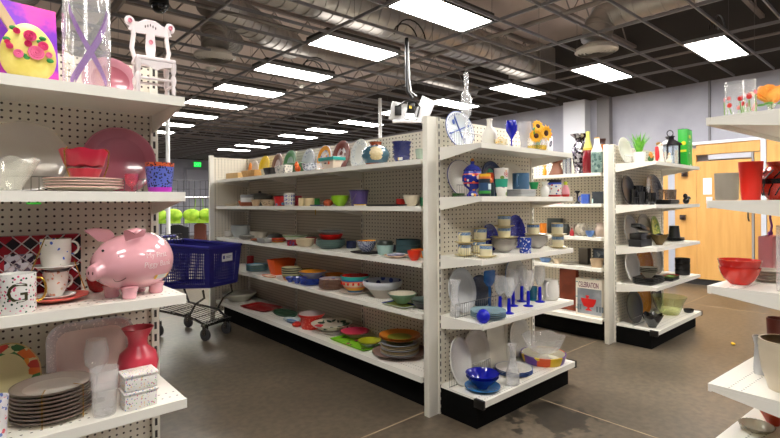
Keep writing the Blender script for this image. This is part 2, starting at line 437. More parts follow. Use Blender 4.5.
duct_b = tag(ribbed([(3.2, 7.4, 3.95), (2.75, 6.9, 3.95), (2.58, 6.6, 3.85), (2.55, 6.47, 3.52)], .17, .08).build('air_duct', DM), 'bent duct dropping to the round diffuser at upper left', 'duct')
tag(ribbed([(-1.2, 4.3, 3.9), (.3, 5.2, 3.95), (.5, 7.2, 3.95)], .2, .07).build('air_duct', DM), 'ribbed flexible duct at the upper left corner behind the white chair', 'duct')
for dk, sx_, sy_, r_ in ((duct_a, 6.45, 0.0, .19), (duct_a, 6.45, 2.2, .19), (duct_b, 2.75, 6.9, .17)):
    MB().box(sx_-.015, sx_+.015, sy_-.002, sy_+.002, 3.92+r_-.03, ZT-.001).build('hanger_strap', DM, dk)
for x, y, lab in ((6.3, 3.0, 'round ceiling air diffuser at upper right'), (2.55, 6.47, 'round ceiling air diffuser at upper left above the aisle')):
    d = MB()
    for q in range(5): d.lathe([(.05+.045*q, -.02-.0*q), (.085+.045*q, .0), (.085+.045*q, .008), (.05+.045*q, -.012)], 32)
    d.lathe([(.27, 0), (.27, .03), (.17, .09)], 32)
    d.build('round_diffuser', C(215, 210, 204, .4), duct_a if x > 5 else duct_b, (x, y, GZ))
# pipes, conduits and cables in the plenum
for (a, b_, r, lab) in (((X0, 5.3, 3.563), (X1, 5.3, 3.563), .025, 'thin sprinkler pipe crossing above the near ceiling lights'),
                        ((X0, 8.9, 3.8), (X1, 8.9, 3.8), .03, 'sprinkler pipe crossing farther down the store'),
                        ((5.0, Y0, 3.49), (5.0, Y1, 3.49), .03, 'long pipe running down the store between the light rows'),
                        ((1.3, Y0, 3.67), (1.3, Y1, 3.67), .05, 'long dark pipe above the left aisle'),
                        ((8.6, Y0, 3.75), (8.6, Y1, 3.75), .02, 'conduit above the right wall row of lights')):
    tag(MB().bar(a, b_, r, 8).build('ceiling_pipe', C(130, 122, 118, .5)), lab, 'pipe')
for (x, y, lab) in ((4.35, 4.4, 'loop of black cable over the nearest ceiling light'), (4.3, 6.5, 'loop of black cable over the second ceiling light'), (7.2, 1.8, 'loop of black cable over the rightmost ceiling light')):
    cb = MB(); cb.tube([(x-.1-.25*math.cos(t*.3), y, GZ+.1+.22*math.sin(t*.3)) for t in range(11)], .009, 5)
    cb.tube([(x-.15-.2*math.cos(t*.3), y+.05, GZ+.1+.17*math.sin(t*.3)) for t in range(11)], .009, 5)
    tag(cb.build('cable_loop', BLACK), lab, 'cable')
# hanger wires
hw = MB()
for x in xs[::1]:
    for y in ys[::5]: hw.bar((x, y, GZ+.03), (x+.02, y, ZT), .003, 3)
struct(hw.build('trim_20', C(90, 86, 84, .5)), 'thin wires holding the ceiling grid', 'hanger wires')
# dome camera, sensors
r = empty('security_camera', (1.42, 4.98, 3.33), 0, 'black dome security camera hanging above the white chair', 'security camera')
MB().lathe([(0, .06), (.085, .06), (.09, 0), (.078, 0)], 24).build('mount', C(30, 28, 28, .4), r)
MB().lathe([(.075, 0), (.07, -.035), (.045, -.065), (0, -.078)], 24).build('dome', GL(60, 60, 60, .5), r)
MB().bar((0, 0, .06), (0, 0, 1.4), .012).build('stem', C(40, 38, 38, .5), r)
for px, y, lab in ((212, 68, 'small white smoke detector below the left round diffuser'), (302, 85, 'small white smoke detector between the third and fourth lights'), (328, 94, 'small flat white ceiling sensor over the long shelf')):
    t = (GZ-EYE)*F/(hz(px)-y); a = (px-390)/F
    q = ((FW[0]+RT[0]*a)*t, (FW[1]+RT[1]*a)*t)
    tag(MB().lathe([(0, -.05), (.03, -.05), (.05, -.02), (.07, -.015), (.07, .004), (0, .004)], 20).build('smoke_detector', C(225, 222, 215, .4), None, (q[0], q[1], GZ)), lab, 'smoke detector')
# drop poles
tag(MB().bar((2.52, 8.43, 0), (2.52, 8.43, GZ+.03), .032, 10).build('power_pole', C(232, 232, 232, .3)), 'white ceiling-to-floor pole seen beside the pink display, beyond the cart', 'pole')
tag(MB().bar((6.0, 7.1, 0), (6.0, 7.1, GZ+.02), .035, 10).build('power_pole', C(238, 238, 238, .3)), 'white pole rising behind the lace plate on the long shelf', 'pole')
# hanging bracket with two white panels
r = empty('hanging_bracket', (4.05, 4.25, 2.45), math.radians(-41), 'white two-panel bracket hanging from the ceiling on a black pole', 'ceiling bracket')
MB().tube([(-.02, 0, .95), (-.02, 0, .45), (-.01, 0, .3), (.05, 0, .22)], .022, 8).build('pole', BLACK, r)
MB().tube([(.0, -.01, .9), (.01, -.01, .45), (.03, 0, .3), (.1, 0, .24)], .008, 6).build('cable', C(235, 235, 235, .4), r)
PW = C(206, 206, 208, .4)
Ma = Matrix.Translation((-.13, -.02, .05)) @ Matrix.Rotation(.22, 4, 'Y') @ Matrix.Rotation(.25, 4, 'X')
MB().box(-.10, .10, -.012, .012, -.11, .11, M=Ma).build('panel', PW, r, bevel=.004)
Mb = Matrix.Translation((.19, .0, .08)) @ Matrix.Rotation(.42, 4, 'Y') @ Matrix.Rotation(.2, 4, 'X')
MB().box(-.09, .09, -.012, .012, -.14, .14, M=Mb).build('panel', PW, r, bevel=.004)
MB().box(-.2, .16, -.03, .05, -.075, -.045).build('rail_plate', PW, r, bevel=.004)
MB().box(-.17, -.09, -.06, -.035, .0, .12).build('clamp', BLACK, r, bevel=.006)
MB().box(-.02, .07, -.06, .0, .03, .17).build('clamp', BLACK, r, bevel=.01)
MB().tube([(-.15, -.05, .1), (-.05, -.09, .16), (.06, -.07, .17), (.13, -.05, .1), (.1, -.05, -.02)], .011).build('hose', BLACK, r)
MB().box(.0, .03, -.075, -.06, .08, .11).build('brass_fitting', C(214, 180, 70, .4, .4), r)
MB().box(.15, .2, -.04, -.015, -.1, -.04).build('bolt_block', C(150, 148, 146, .4, .4), r)
# ---- shelving
def make_shelf(w, d, r, loc, lip=.033):
    o = MB().box(.004, w-.004, -d+.012, -.002, -.012, 0).build('shelf', [DECKM], r); o.location = loc
    MB().box(.002, w-.002, -d, -d+.012, -lip, 0).build('front_lip', CREAM, o)
    for x in (.004, w-.008):
        b = MB(); v = [(-d+.012, -.0125), (-.004, -.0125), (-.004, -.085), (-.03, -.085), (-d+.012, -.03)]
        A = [b.b.verts.new((x, y, z)) for y, z in v]; B = [b.b.verts.new((x+.004, y, z)) for y, z in v]
        b.b.faces.new(A); b.b.faces.new(B[::-1])
        for q in range(5): b.b.faces.new((A[q], B[q], B[(q+1) % 5], A[(q+1) % 5]))
        b.build('side_bracket', CREAM, o)
def unit(key, name, label, bays, H=1.96, board='peg', base=True, upr=(0, 1), levels=None, kick=.16, bwid=.03, recess=.05, lipcol=None):
    f = FR[key]; r = empty(name, (f.o[0], f.o[1], 0), f.r, label, 'shelving unit')
    bw = f.w/bays
    for i in range(bays):
        MB().box(i*bw+.001, (i+1)*bw-.001, .0, .018, .10, H).build('back_panel', (PEG if key == 'E0' else PEG2) if (board == 'peg' or i == bays-1) else SLAT, r)
    for lv in f.z[1:]:
        if lv == f.z[0]: continue
        for i in range(bays):
            make_shelf(bw, f.d, r, (i*bw, 0, lv))
    lv = f.z[0]
    if base:
        for i in range(bays):
            o = MB().box(.002, bw-.002, -f.d+.012, 0, -.014, 0).build('base_shelf', [DECKM], r); o.location = (i*bw, 0, lv); MB().box(.0, bw, -f.d-.01, -f.d+.012, -.04, 0).build('front_lip', CREAM, o)
        MB().box(0.0, f.w, -f.d+recess, -f.d+recess+.02, 0, lv-.041).box(0.0, .02, -f.d+recess+.02, 0, 0, lv-.015).box(f.w-.02, f.w, -f.d+recess+.02, 0, 0, lv-.015).build('kick_plate', KICK, r)
    for i in range(bays+1):
        x = i*bw
        if i == 0 and 0 not in upr: continue
        if i == bays and 1 not in upr: continue
        MB().box(-bwid/2, bwid/2, -.012, .06, 0, H+.005).build('upright', holes((226, 220, 206), (48, 42, 40), 0.0, .0508, .005, slot=True), r, (x, 0, 0))
    return r
# ---------------------------------------------------------------- tableware builders
SH = dict(
 bowl=[(.45, 0), (.5, .06), (.74, .3), (.91, .65), (1, 1)],
 wide=[(.36, 0), (.4, .1), (.72, .5), (.93, .85), (1, 1)],
 cone=[(.62, 0), (.66, .05), (1, 1)], steep=[(.75, 0), (.8, .05), (1, 1)],
 cyl=[(.94, 0), (1, .05), (1, 1)], mug=[(.78, 0), (.93, .07), (.98, .3), (1, 1)],
 cup=[(.5, 0), (.56, .08), (.84, .35), (.95, .7), (1, 1)],
 dish=[(.62, 0), (.7, .12), (.95, .7), (1, 1)],
 saucer=[(.5, 0), (.55, .15), (1, 1)],
 tumbler=[(.76, 0), (.8, .03), (1, 1)],
 jar=[(.62, 0), (.8, .1), (1, .4), (.95, .7), (.7, .88), (.66, 1)],
 ball=[(.4, 0), (.75, .1), (.97, .35), (1, .5), (.95, .68), (.6, .86), (.42, .9), (.46, 1)],
 bottle=[(.9, 0), (1, .04), (1, .45), (.8, .6), (.36, .75), (.32, .92), (.42, 1)],
 flare=[(.5, 0), (.62, .03), (.8, .25), (.86, .45), (.66, .62), (.4, .72), (.42, .8), (.62, .92), (.85, 1)],
 waist=[(.7, 0), (.85, .03), (.8, .3), (.5, .55), (.6, .8), (1, 1)],
)
def vessel(rz, w, h, bands=None, wall=.004, inner=0, solid=False):
    """outer wall resampled at the band heights, a rim, then the inside wall back down"""
    R = w/2; bands = bands or [(1.01, 0)]
    def mi(z):
        for zt, m in bands:
            if z < zt: return m
        return bands[-1][1]
    pts = [(0, 0, mi(0)), (rz[0][0]*R, 0, mi(0))]
    for (r0, z0), (r1, z1) in zip(rz, rz[1:]):
        cuts = [z0]+[zt for zt, m in bands if z0 < zt < z1]+[z1]
        for a, b in zip(cuts, cuts[1:]):
            k = (b-z0)/(z1-z0) if z1 > z0 else 1
            pts.append(((r0+(r1-r0)*k)*R, b*h, mi((a+b)/2)))
    if solid:
        pts.append((0, h, mi(.999))); return pts
    lastm = mi(.999)
    first = True
    for r, z in reversed(rz):
        rr = max(r*R-wall, .001)
        pts.append((rr, max(z*h, wall) if not first else h, lastm if first else inner)); first = False
    pts.append((0, wall, inner))
    return pts
def handle_mb(r, z0, z1, out, th, ang=0, flat=1.0):
    pts = []
    for i in range(9):
        a = math.pi*(i/8)-math.pi/2
        x = r-.003+out*math.cos(a)**.7 if 0 < i < 8 else r-.004
        z = (z0+z1)/2+(z1-z0)/2*math.sin(a)
        pts.append((x*math.cos(ang), x*math.sin(ang), z))
    return MB().tube(pts, th, 8)
def V(p, w, h, shape, mats, label, cat, name='bowl', bands=None, inner=0, wall=.004, group=None, handle=None, hm=None,
      sx=1, sy=1, n=30, rz=0, wob=None, solid=False, extra=None, dz=0):
    W, H = w*p.sw, h*p.sh
    rzp = SH[shape] if isinstance(shape, str) else shape
    if not isinstance(mats, (list, tuple)): mats = [mats]
    pts = vessel(rzp, W, H, bands, wall, inner, solid)
    wf = (lambda a, r, z: wob(a, r, z, W, H)) if wob else None
    b = MB().lathe(pts, n, sx, sy, wob=wf)
    if handle is None and extra is None:
        o = b.build(name, mats, None, (p.x, p.y, p.z+dz), p.rz+rz, smooth=50); tag(o, label, cat, group)
    else:
        o = empty(name, (p.x, p.y, p.z+dz), p.rz+rz, label, cat, group)
        b.build('body', mats, o, smooth=50)
        if handle is not None:
            k = dict(z0=.2, z1=.82, out=.34, th=.055); k.update(handle[1] if isinstance(handle, tuple) else {})
            ang = handle[0] if isinstance(handle, tuple) else handle
            zr = (k['z0']+k['z1'])/2
            rr = min(r for r, z in rzp if abs(z-zr) < .5 or True)
            rr = 1.0*W/2
            if not isinstance(shape, str) or shape in ('cup', 'bowl', 'jar', 'cone', 'bottle'): rr = .9*W/2
            handle_mb(rr, k['z0']*H, k['z1']*H, k['out']*W, k['th']*W, ang).build('handle', hm or mats[0], o)
        if extra: extra(o, W, H)
    o['_h'] = H
    return o
PL = [(0, 0, 0), (.55, 0, 0), (.6, .15, 0), (1, .78, 0), (1, 1, 2), (.96, 1, 2), (.7, .5, 1), (.62, .34, 0), (0, .3, 0)]
def plate(p, w, mats, label, h=.022, dz=0, group=None, sx=1, sy=1, name='plate', cat='plate', rz=0, n=40):
    """plate lying flat; w in px, h in metres; mats = centre, band, edge"""
    R = w*p.sw/2
    mats = (list(mats)+[mats[-1]]*3)[:3] if isinstance(mats, (list, tuple)) else [mats]*3
    o = MB().lathe([(r*R, z*h, m) for r, z, m in PL], n, sx, sy).build(name, mats, None, (p.x, p.y, p.z+dz), p.rz+rz, smooth=50)
    return tag(o, label, cat, group)
def pstack(p, w, n, mats, base, h=.022, step=.009, dz=0, group=None, sx=1, sy=1, name='plate', rz=0, jit=.002, kind='plate'):
    """n plates, each a thing of its own; mats is one list or a list of lists"""
    nm = ['topmost', 'second', 'third', 'fourth', 'fifth', 'sixth', 'seventh', 'eighth', 'ninth', 'tenth']
    for i in range(n):
        m = mats[i % len(mats)] if isinstance(mats[0], (list, tuple)) else mats
        k = n-1-i
        lab = ('%s, topmost of its stack' % base) if k == 0 else ('%s, bottom of its stack' % base if i == 0 else '%s, %s from the stack top' % (base, nm[k]))
        q = PM(p.x+random.uniform(-jit, jit), p.y+random.uniform(-jit, jit), p.z, p.rz); q.sw, q.sh = p.sw, p.sh
        plate(q, w, m, lab, h, dz+i*step, group, sx, sy, name, kind, rz)
    return dz+(n-1)*step+h
def rrect(w, h, r, n=5):
    pts = []
    for cx, cz, a0 in ((w/2-r, h/2-r, 0), (-w/2+r, h/2-r, 90), (-w/2+r, -h/2+r, 180), (w/2-r, -h/2+r, 270)):
        for i in range(n+1):
            a = math.radians(a0+90*i/n); pts.append((cx+r*math.cos(a), cz+r*math.sin(a)))
    return pts
def dished(b, outline, th, rim, depth, cx=0, cz=0):
    """tray surface from any outline in x-z, dished toward +y; faces: 0 centre, 1 band, 2 edge"""
    def ring(k, y): return [b.b.verts.new((x*k[0], y, z*k[1])) for x, z in outline]
    ext = max(x for x, z in outline), max(z for x, z in outline)
    kk = lambda d: (1-d/ext[0], 1-d/ext[1])
    rings = [(ring(kk(rim*1.1), th+depth), 0), (ring((1, 1), th), 0), (ring((1, 1), 0), 2), (ring(kk(rim*.12), 0), 2), (ring(kk(rim*.95), depth*.6), 1), (ring(kk(rim*1.15), depth), 0)]
    f = b.b.faces.new(rings[0][0]); f.material_index = 0
    for (A, _), (B, mi) in zip(rings, rings[1:]):
        for i in range(len(A)):
            j = (i+1) % len(A); f = b.b.faces.new((A[i], A[j], B[j], B[i])); f.material_index = mi; f.smooth = True
    f = b.b.faces.new(rings[-1][0]); f.material_index = 0
def stand(p, w, h, mats, label, shape='round', tilt=12, group=None, name='plate', cat='plate', rim=.22, depth=.012, th=.005, rz=0, r=.2, extra=None, roll=0):
    """plate, platter or tray stood on its edge, leaning back; w,h in px of its real width and height"""
    W, H = w*p.sw, h*p.sh/math.cos(math.radians(tilt))
    mats = (list(mats)+[mats[-1]]*3)[:3] if isinstance(mats, (list, tuple)) else [mats]*3
    if shape == 'round': ol = [(W/2*math.cos(2*math.pi*i/40), H/2*math.sin(2*math.pi*i/40)) for i in range(40)]
    else: ol = rrect(W, H, r*min(W, H))
    b = MB(); dished(b, ol, th, rim*min(W, H)/2*1.2, depth)
    T = Matrix.Translation((0, 0, H/2*math.cos(math.radians(tilt))+.001+th*math.sin(math.radians(tilt)))) @ Matrix.Rotation(-math.radians(tilt), 4, 'X') @ Matrix.Rotation(roll, 4, 'Y')
    for v in b.b.verts: v.co = T @ v.co
    if extra:
        o = empty(name, (p.x, p.y, p.z), p.rz+rz, label, cat, group)
        b.build('body', mats, o, smooth=50); extra(o, W, H, T)
    else:
        o = b.build(name, mats, None, (p.x, p.y, p.z), p.rz+rz, smooth=50); tag(o, label, cat, group)
    return o
def tray(p, w, dep, mats, label, h=.02, shape='rect', cat='tray', name='tray', rz=0, dz=0, r=.15, rim=.15, group=None):
    """flat lying tray or dish, w px, dep metres"""
    W = w*p.sw; mats = (list(mats)+[mats[-1]]*3)[:3] if isinstance(mats, (list, tuple)) else [mats]*3
    ol = rrect(W, dep, r*min(W, dep)) if shape == 'rect' else [(W/2*math.cos(2*math.pi*i/40), dep/2*math.sin(2*math.pi*i/40)) for i in range(40)]
    b = MB(); dished(b, ol, .005, rim*min(W, dep)/2*1.2, h-.005)
    T = Matrix.Translation((0, 0, h)) @ Matrix.Rotation(-math.pi/2, 4, 'X')
    for v in b.b.verts: v.co = T @ v.co
    zmin = min(v.co.z for v in b.b.verts)
    for v in b.b.verts: v.co.z -= zmin
    return tag(b.build(name, mats, None, (p.x, p.y, p.z+dz), p.rz+rz, smooth=50), label, cat, group)
def boxy(p, w, h, dep, mats, label, cat, name='box', rz=0, dz=0, bevel=.003, taper=1.0, group=None, wall=None, extra=None):
    """box; w px along the shelf, h px, dep metres; hollow and open-topped when wall is given"""
    W, H = w*p.sw, h*p.sh; b = MB(); k = taper
    def ring(s, z, ins=0): return [b.b.verts.new((sx*(W*s/2-ins), sy*(dep*s/2-ins), z)) for sx, sy in ((-1, -1), (1, -1), (1, 1), (-1, 1))]
    rs = [ring(k, 0), ring(1, H)]
    if wall: rs += [ring(1, H, wall), ring(k, wall, wall)]
    b.b.faces.new(rs[0][::-1])
    for A, B in zip(rs, rs[1:]):
        for i in range(4): b.b.faces.new((A[i], A[(i+1) % 4], B[(i+1) % 4], B[i]))
    b.b.faces.new(rs[-1])
    if extra:
        o = empty(name, (p.x, p.y, p.z+dz), p.rz+rz, label, cat, group); b.build('body', mats, o, bevel=bevel); extra(o, W, H)
    else:
        o = tag(b.build(name, mats, None, (p.x, p.y, p.z+dz), p.rz+rz, bevel=bevel), label, cat, group)
    return o
_P = P
def P(fr, lev, px, d, dz=0.0):
    p = _P(fr, lev, px, d, dz); a = (px-390)/F; f = p.f
    uR = f.x[0]*RT[0]+f.x[1]*RT[1]; uF = f.x[0]*FW[0]+f.x[1]*FW[1]
    p.su = p.t/(F*abs(uR-a*uF)); return p
def up(p, dz):
    q = Place(); q.__dict__.update(p.__dict__); q.z = p.z+dz; return q
def fence(fr, lev, px0, px1, d, label, h=.055, step=.022, cross=True):
    a, b_ = P(fr, lev, px0, d), P(fr, lev, px1, d); L = math.hypot(b_.x-a.x, b_.y-a.y)
    m = MB(); m.bar((0, 0, h), (L, 0, h), .0022, 5).bar((0, 0, .006), (L, 0, .006), .0022, 5); n = int(L/step)
    for i in range(n+1): m.bar((i*L/n, 0, .0), (i*L/n, 0, h), .0013, 4)
    return tag(m.build('wire_fence', WIRE, None, (a.x, a.y, a.z), a.f.r), label, 'wire fence', 'wire shelf fences')
def blob(p, pts, mats, label, cat, name, group=None, dz=0):
    """figure from several soft lumps merged in one mesh: (x,y,z,r,sx,sy,sz,mat)"""
    b = MB()
    for x, y, z, r, sx, sy, sz, mi in pts: b.sphere((x, y, z), r, (sx, sy, sz), 14, 10, mi)
    return tag(b.build(name, mats, None, (p.x, p.y, p.z+dz), p.rz), label, cat, group)
WHITE = C(232, 230, 224, .22, coat=.3); OFFW = C(222, 214, 198, .3); BLK = C(22, 22, 24, .25); GLASS = GL(); GOLD = C(205, 160, 70, .25, .9)
SILV = C(185, 182, 178, .22, .9); COBALT = C(28, 36, 160, .15, coat=.4); NAVY = C(28, 36, 72, .3); PLUM = C(166, 92, 106, .2, coat=.5)
COBG = GL(24, 30, 190, .55); MINT = C(150, 196, 176, .3); TEALD = C(52, 78, 82, .35); RED = C(200, 26, 22, .25, coat=.3)
ORANGE = C(226, 88, 24, .3); YEL = C(236, 196, 30, .3); CRM = C(228, 212, 178, .35)
u0 = unit('E0', 'end_shelving', 'cream pegboard shelving end on the left holding pink and red housewares', 1, H=1.975)
u1 = unit('L1', 'shelving_run', 'long cream shelving run in the middle filled with colourful bowls and plates', 3, board='slat', upr=(0,), kick=.2, recess=.09)
u2 = unit('E1', 'end_shelving', 'cream shelving end in the centre holding blue and white china', 1)
u3 = unit('L2', 'shelving_run', 'second cream shelving run partly hidden behind the blue and white display', 3, upr=(0,), recess=.09)
u4 = unit('E2', 'end_shelving', 'cream shelving end at right holding black dishes', 1)
u5 = unit('G3', 'end_shelving', 'cream shelving end cut by the right edge holding red and grey vessels', 1)
def post(u, x0, x1, y0, y1, H):
    o = MB().box(0, x1-x0, 0, y1-y0, 0, H).build('end_post', [holes((230, 225, 212), (48, 42, 40), x1-x0-.014, .0508, .006, slot=True)], None, (x0, y0, 0), bevel=.003)
    o.parent = u; o.matrix_parent_inverse = Matrix.LocRotScale(u.location, u.rotation_euler, None).inverted()
post(u2, 2.255, 2.375, 2.195, 2.24, 1.965)
post(u4, 4.71, 4.87, 2.135, 2.18, 1.955)
# far cross panel closing the long run
o = MB().box(0, .44, 0, .02, .1, 1.965).build('end_panel', PEG2, None, (2.25, 5.78, 0)); o.parent = u1; o.matrix_parent_inverse = Matrix.LocRotScale(u1.location, u1.rotation_euler, None).inverted()
o = MB().box(0, .05, 0, .04, 0, 1.985).build('end_post', CREAM, None, (2.2, 5.77, 0)); o.parent = u1; o.matrix_parent_inverse = Matrix.LocRotScale(u1.location, u1.rotation_euler, None).inverted()
# black end caps of the base shelves
def capbox(u, key, x):
    f = FR[key]
    MB().box(x-.012, x+.012, -f.d-.014, -f.d+.06, f.z[0]-.05, f.z[0]+.004).build('bumper', BLACK, u, bevel=.004)
for u, k in ((u2, 'E1'), (u4, 'E2')):
    capbox(u, k, -.006); capbox(u, k, FR[k].w+.006)
# spine backing boards of the far side
# ---- right wall: maple doors and partition
WD = NOI((208, 154, 84), (222, 170, 100), 2.2, .42, .3, .7, stretch=(6, 6, .6), key='maple')
FRM = C(176, 180, 196, .5)
def wy(px):   # Y on the right wall plane for column px
    a = (px-390)/F; return 9.2*(FW[1]+RT[1]*a)/(FW[0]+RT[0]*a)
cab = empty('wooden_partition', (9.2, 0, 0), 0, 'maple wood partition with doors along the right wall', 'partition')
ytop = 2.33
def slab(name, pa, pb, z0, z1, m, x0=-.03, x1=.03): return MB().box(x0, x1, wy(pb), wy(pa), z0, z1).build(name, m, cab)
slab('side_panel', 640, 669, .1, 2.25, WD)
slab('frame', 669, 675.5, .1, 2.30, FRM, -.04, .03)
slab('fixed_panel', 675.5, 697, .1, 2.27, WD)
dr = slab('door', 697.3, 752, .1, 2.05, WD)
slab('transom_panel', 697, 761, 2.16, ytop, WD)
slab('transom_glass', 709, 752, 2.07, 2.15, C(190, 190, 200, .3))
slab('frame', 752.5, 754.5, .1, 2.15, C(150, 148, 150, .5), -.045, .03)
slab('fixed_panel', 755, 761.5, .1, 2.15, WD)
slab('frame', 761.7, 767, .1, 2.36, C(200, 204, 216, .5), -.05, .03)
slab('fixed_panel', 767.3, 830, .1, 2.33, WD)
slab('top_rail', 690, 761.5, ytop, ytop+.045, C(225, 226, 232, .5), -.05, .04)
slab('base_rail', 640, 830, 0, .1, C(40, 36, 36, .6), -.01, .03)
hd = MB(); yk = wy(749.5)
hd.tube([(-.06, yk, 1.28), (-.09, yk, 1.25), (-.09, yk, 1.12), (-.04, yk, 1.08)], .012, 8).build('handle', C(120, 110, 95, .3, .8), dr)
for px, z in ((686, 1.86), (684, 1.13)):
    MB().box(-.09, -.03, wy(px)-.04, wy(px)+.04, z-.05, z+.03).sphere((-.09, wy(px), z-.01), .03).build('latch', C(60, 50, 52, .35, .4), cab)
for (a, b_, z0, z1, lab) in ((704, 712.5, 1.50, 1.77, 'white paper notice taped on the maple door'), (707, 713, 1.35, 1.46, 'smaller white paper notice under the first one on the maple door')):
    tag(MB().box(9.158, 9.166, wy(b_), wy(a), z0, z1).build('paper_notice', C(238, 238, 242, .6)), lab, 'notice')
# ---- far end
r = empty('exit_sign', (0, 0, 0), 0, 'small green lit EXIT sign on the far wall', 'exit sign')
a = (207.5-390)/F; 
def far(px, y=None, Yp=21.9):
    a = (px-390)/F; dx, dy = FW[0]+RT[0]*a, FW[1]+RT[1]*a; t = Yp/dy
    return (dx*t, Yp, EYE+t*(hz(px)-(y or 200))/F)
pe = far(197.5, 164.5); r.location = (pe[0], 21.9, pe[2])
MB().box(-.17, .17, -.02, .08, -.11, .11).build('housing', C(60, 200, 90, .4), r)
MB().box(-.155, .155, -.03, -.021, -.095, .095).build('face', EM(20, 235, 80, 2.0), r)
text_mesh('EXIT', .17, C(240, 255, 240, .5), r, xf=lambda p: Vector((p.x, p.y-.033, p.z)), bold=.004)
p1, p2 = far(187), far(208)
struct(MB().box(p1[0]-.09, p2[0]+.09, 21.9, 21.99, 0, 3.02).build('door_1', C(140, 140, 150, .5)), 'wide grey door in the far wall', 'door')
struct(MB().box(p1[0], p2[0], 21.86, 21.9, .02, 2.93).build('door_2', C(162, 162, 172, .45)), 'leaf of the grey door in the far wall', 'door')
# ================================================================ pink display, left (E0)
k = 'E0'
# top
p = P(k, 5, 12, .18)
r = empty('canvas_picture', (p.x, p.y, p.z+.004), .12, 'magenta and purple abstract canvas picture behind the yellow egg plaque', 'picture')
cv = NOI((120, 30, 190), (235, 60, 170), 9, .5, .42, .58, stretch=(1, 1, 1))
T = Matrix.Rotation(-.14, 4, 'X')
MB().box(-.14, .132, -.005, .0, 0, .285, M=T).build('print', cv, r)
MB().box(-.14, .132, 0, .02, 0, .285, M=T).build('stretcher', C(190, 150, 100, .6), r)
p = P(k, 5, 2, .14); 
r = empty('picture_frame', (p.x-.05, p.y+.03, p.z), -.1, 'pale wooden frame leaning at the top left corner above the canvas', 'frame')
T = Matrix.Translation((0, 0, .195)) @ Matrix.Rotation(-.1, 4, 'X') @ Matrix.Rotation(-.5, 4, 'Y')
MB().box(-.11, .075, -.01, .01, .10, .125, M=T).box(-.11, .075, -.01, .01, -.125, -.10, M=T).box(.05, .075, -.01, .01, -.1, .1, M=T).box(-.11, -.085, -.01, .01, -.1, .1, M=T).build('moulding', C(196, 164, 122, .5), r)
p = P(k, 5, 30, .09)
r = empty('egg_plaque', (p.x, p.y, p.z), .05, 'yellow egg-shaped plaque with pink roses on the top shelf', 'plaque')
b = MB(); 
egg = [(.072*math.cos(t)*(1-.13*math.sin(t)), .092+.092*math.sin(t)) for t in [2*math.pi*i/36 for i in range(36)]]
n_ = len(egg); rings = []
for s_, y_ in ((1, .02), (1, .0), (.9, -.016), (.7, -.026), (.4, -.032)):
    rings.append([b.b.verts.new((x*s_, y_, .092+(z-.092)*s_)) for x, z in egg])
for A, B in zip(rings, rings[1:]):
    for i in range(n_):
        f = b.b.faces.new((A[i], A[(i+1) % n_], B[(i+1) % n_], B[i])); f.smooth = True
b.b.faces.new(rings[0]); b.b.faces.new(rings[-1][::-1])
b.build('egg', NOI((214, 196, 92), (228, 212, 120), 20, .5, .4, .6, bump=.2), r, smooth=60)
def rose(parent, x, y, z, rr, m):
    b = MB()
    for q in range(3):
        R = rr*(1-.3*q); b.lathe([(R*.35, -.1*rr), (R, .25*rr), (R*.95, .4*rr), (R*.3, .1*rr)], 10, M=Matrix.Translation((x, y-.12*rr*q, z)) @ Matrix.Rotation(math.pi/2, 4, 'X') @ Matrix.Rotation(q*.6, 4, 'Z'), wob=lambda a, r_, z_: (r_*(1+.12*math.sin(5*a)), z_))
    b.sphere((x, y-.3*rr, z), rr*.3, n=8, m=6)
    return b.build('rose', m, parent)
PK = [C(232, 70, 130, .5), C(240, 120, 165, .5), C(214, 40, 100, .5)]
for i, (x, z, rr) in enumerate(((-.002, .165, .022), (.018, .105, .028), (-.008, .135, .013), (.042, .135, .018), (-.04, .092, .017), (-.045, .175, .012), (-.068, .115, .012), (.062, .105, .012), (-.075, .128, .01))):
    rose(r, x*.76, -.032, z*.83, rr*.8, PK[i % 3])
lf = C(40, 140, 60, .5)
for x, z in ((.04, .165), (.03, .15), (-.02, .09), (-.075, .14), (.065, .085), (-.055, .185), (-.012, .082)):
    MB().sphere((x*.78, -.03, z*.83), .01, (1, .4, .7), 8, 6).build('leaf', lf, r)
p = P(k, 5, 88, .105)
def ribs(o, W, H):
    for i, (a0, sg) in enumerate(((.2, 1), (2.3, -1), (4.0, 1))):
        b = MB(); R = W/2-.008; prev = None
        for j in range(15):
            t_ = j/14; a = a0+sg*2.2*t_; z = .01+.26*t_
            P1 = (R*math.cos(a), R*math.sin(a), z); P2 = (R*math.cos(a), R*math.sin(a), z+.035)
            v1, v2 = b.b.verts.new(P1), b.b.verts.new(P2)
            if prev: b.b.faces.new((prev[0], v1, v2, prev[1]))
            prev = (v1, v2)
        b.build('purple_ribbon', C(120, 60, 150, .4), o)
V(p, 49, 108, 'cyl', GLASS, 'tall clear glass cylinder vase with purple ribbons twisted inside', 'vase', 'glass_vase', extra=ribs)
p = P(k, 5, 112, .29); stand(p, 58, 46, [PLUM, C(186, 124, 138, .3), C(190, 130, 142, .3)], 'dusty pink plate behind the tall glass cylinder vase', tilt=8, rim=.3)
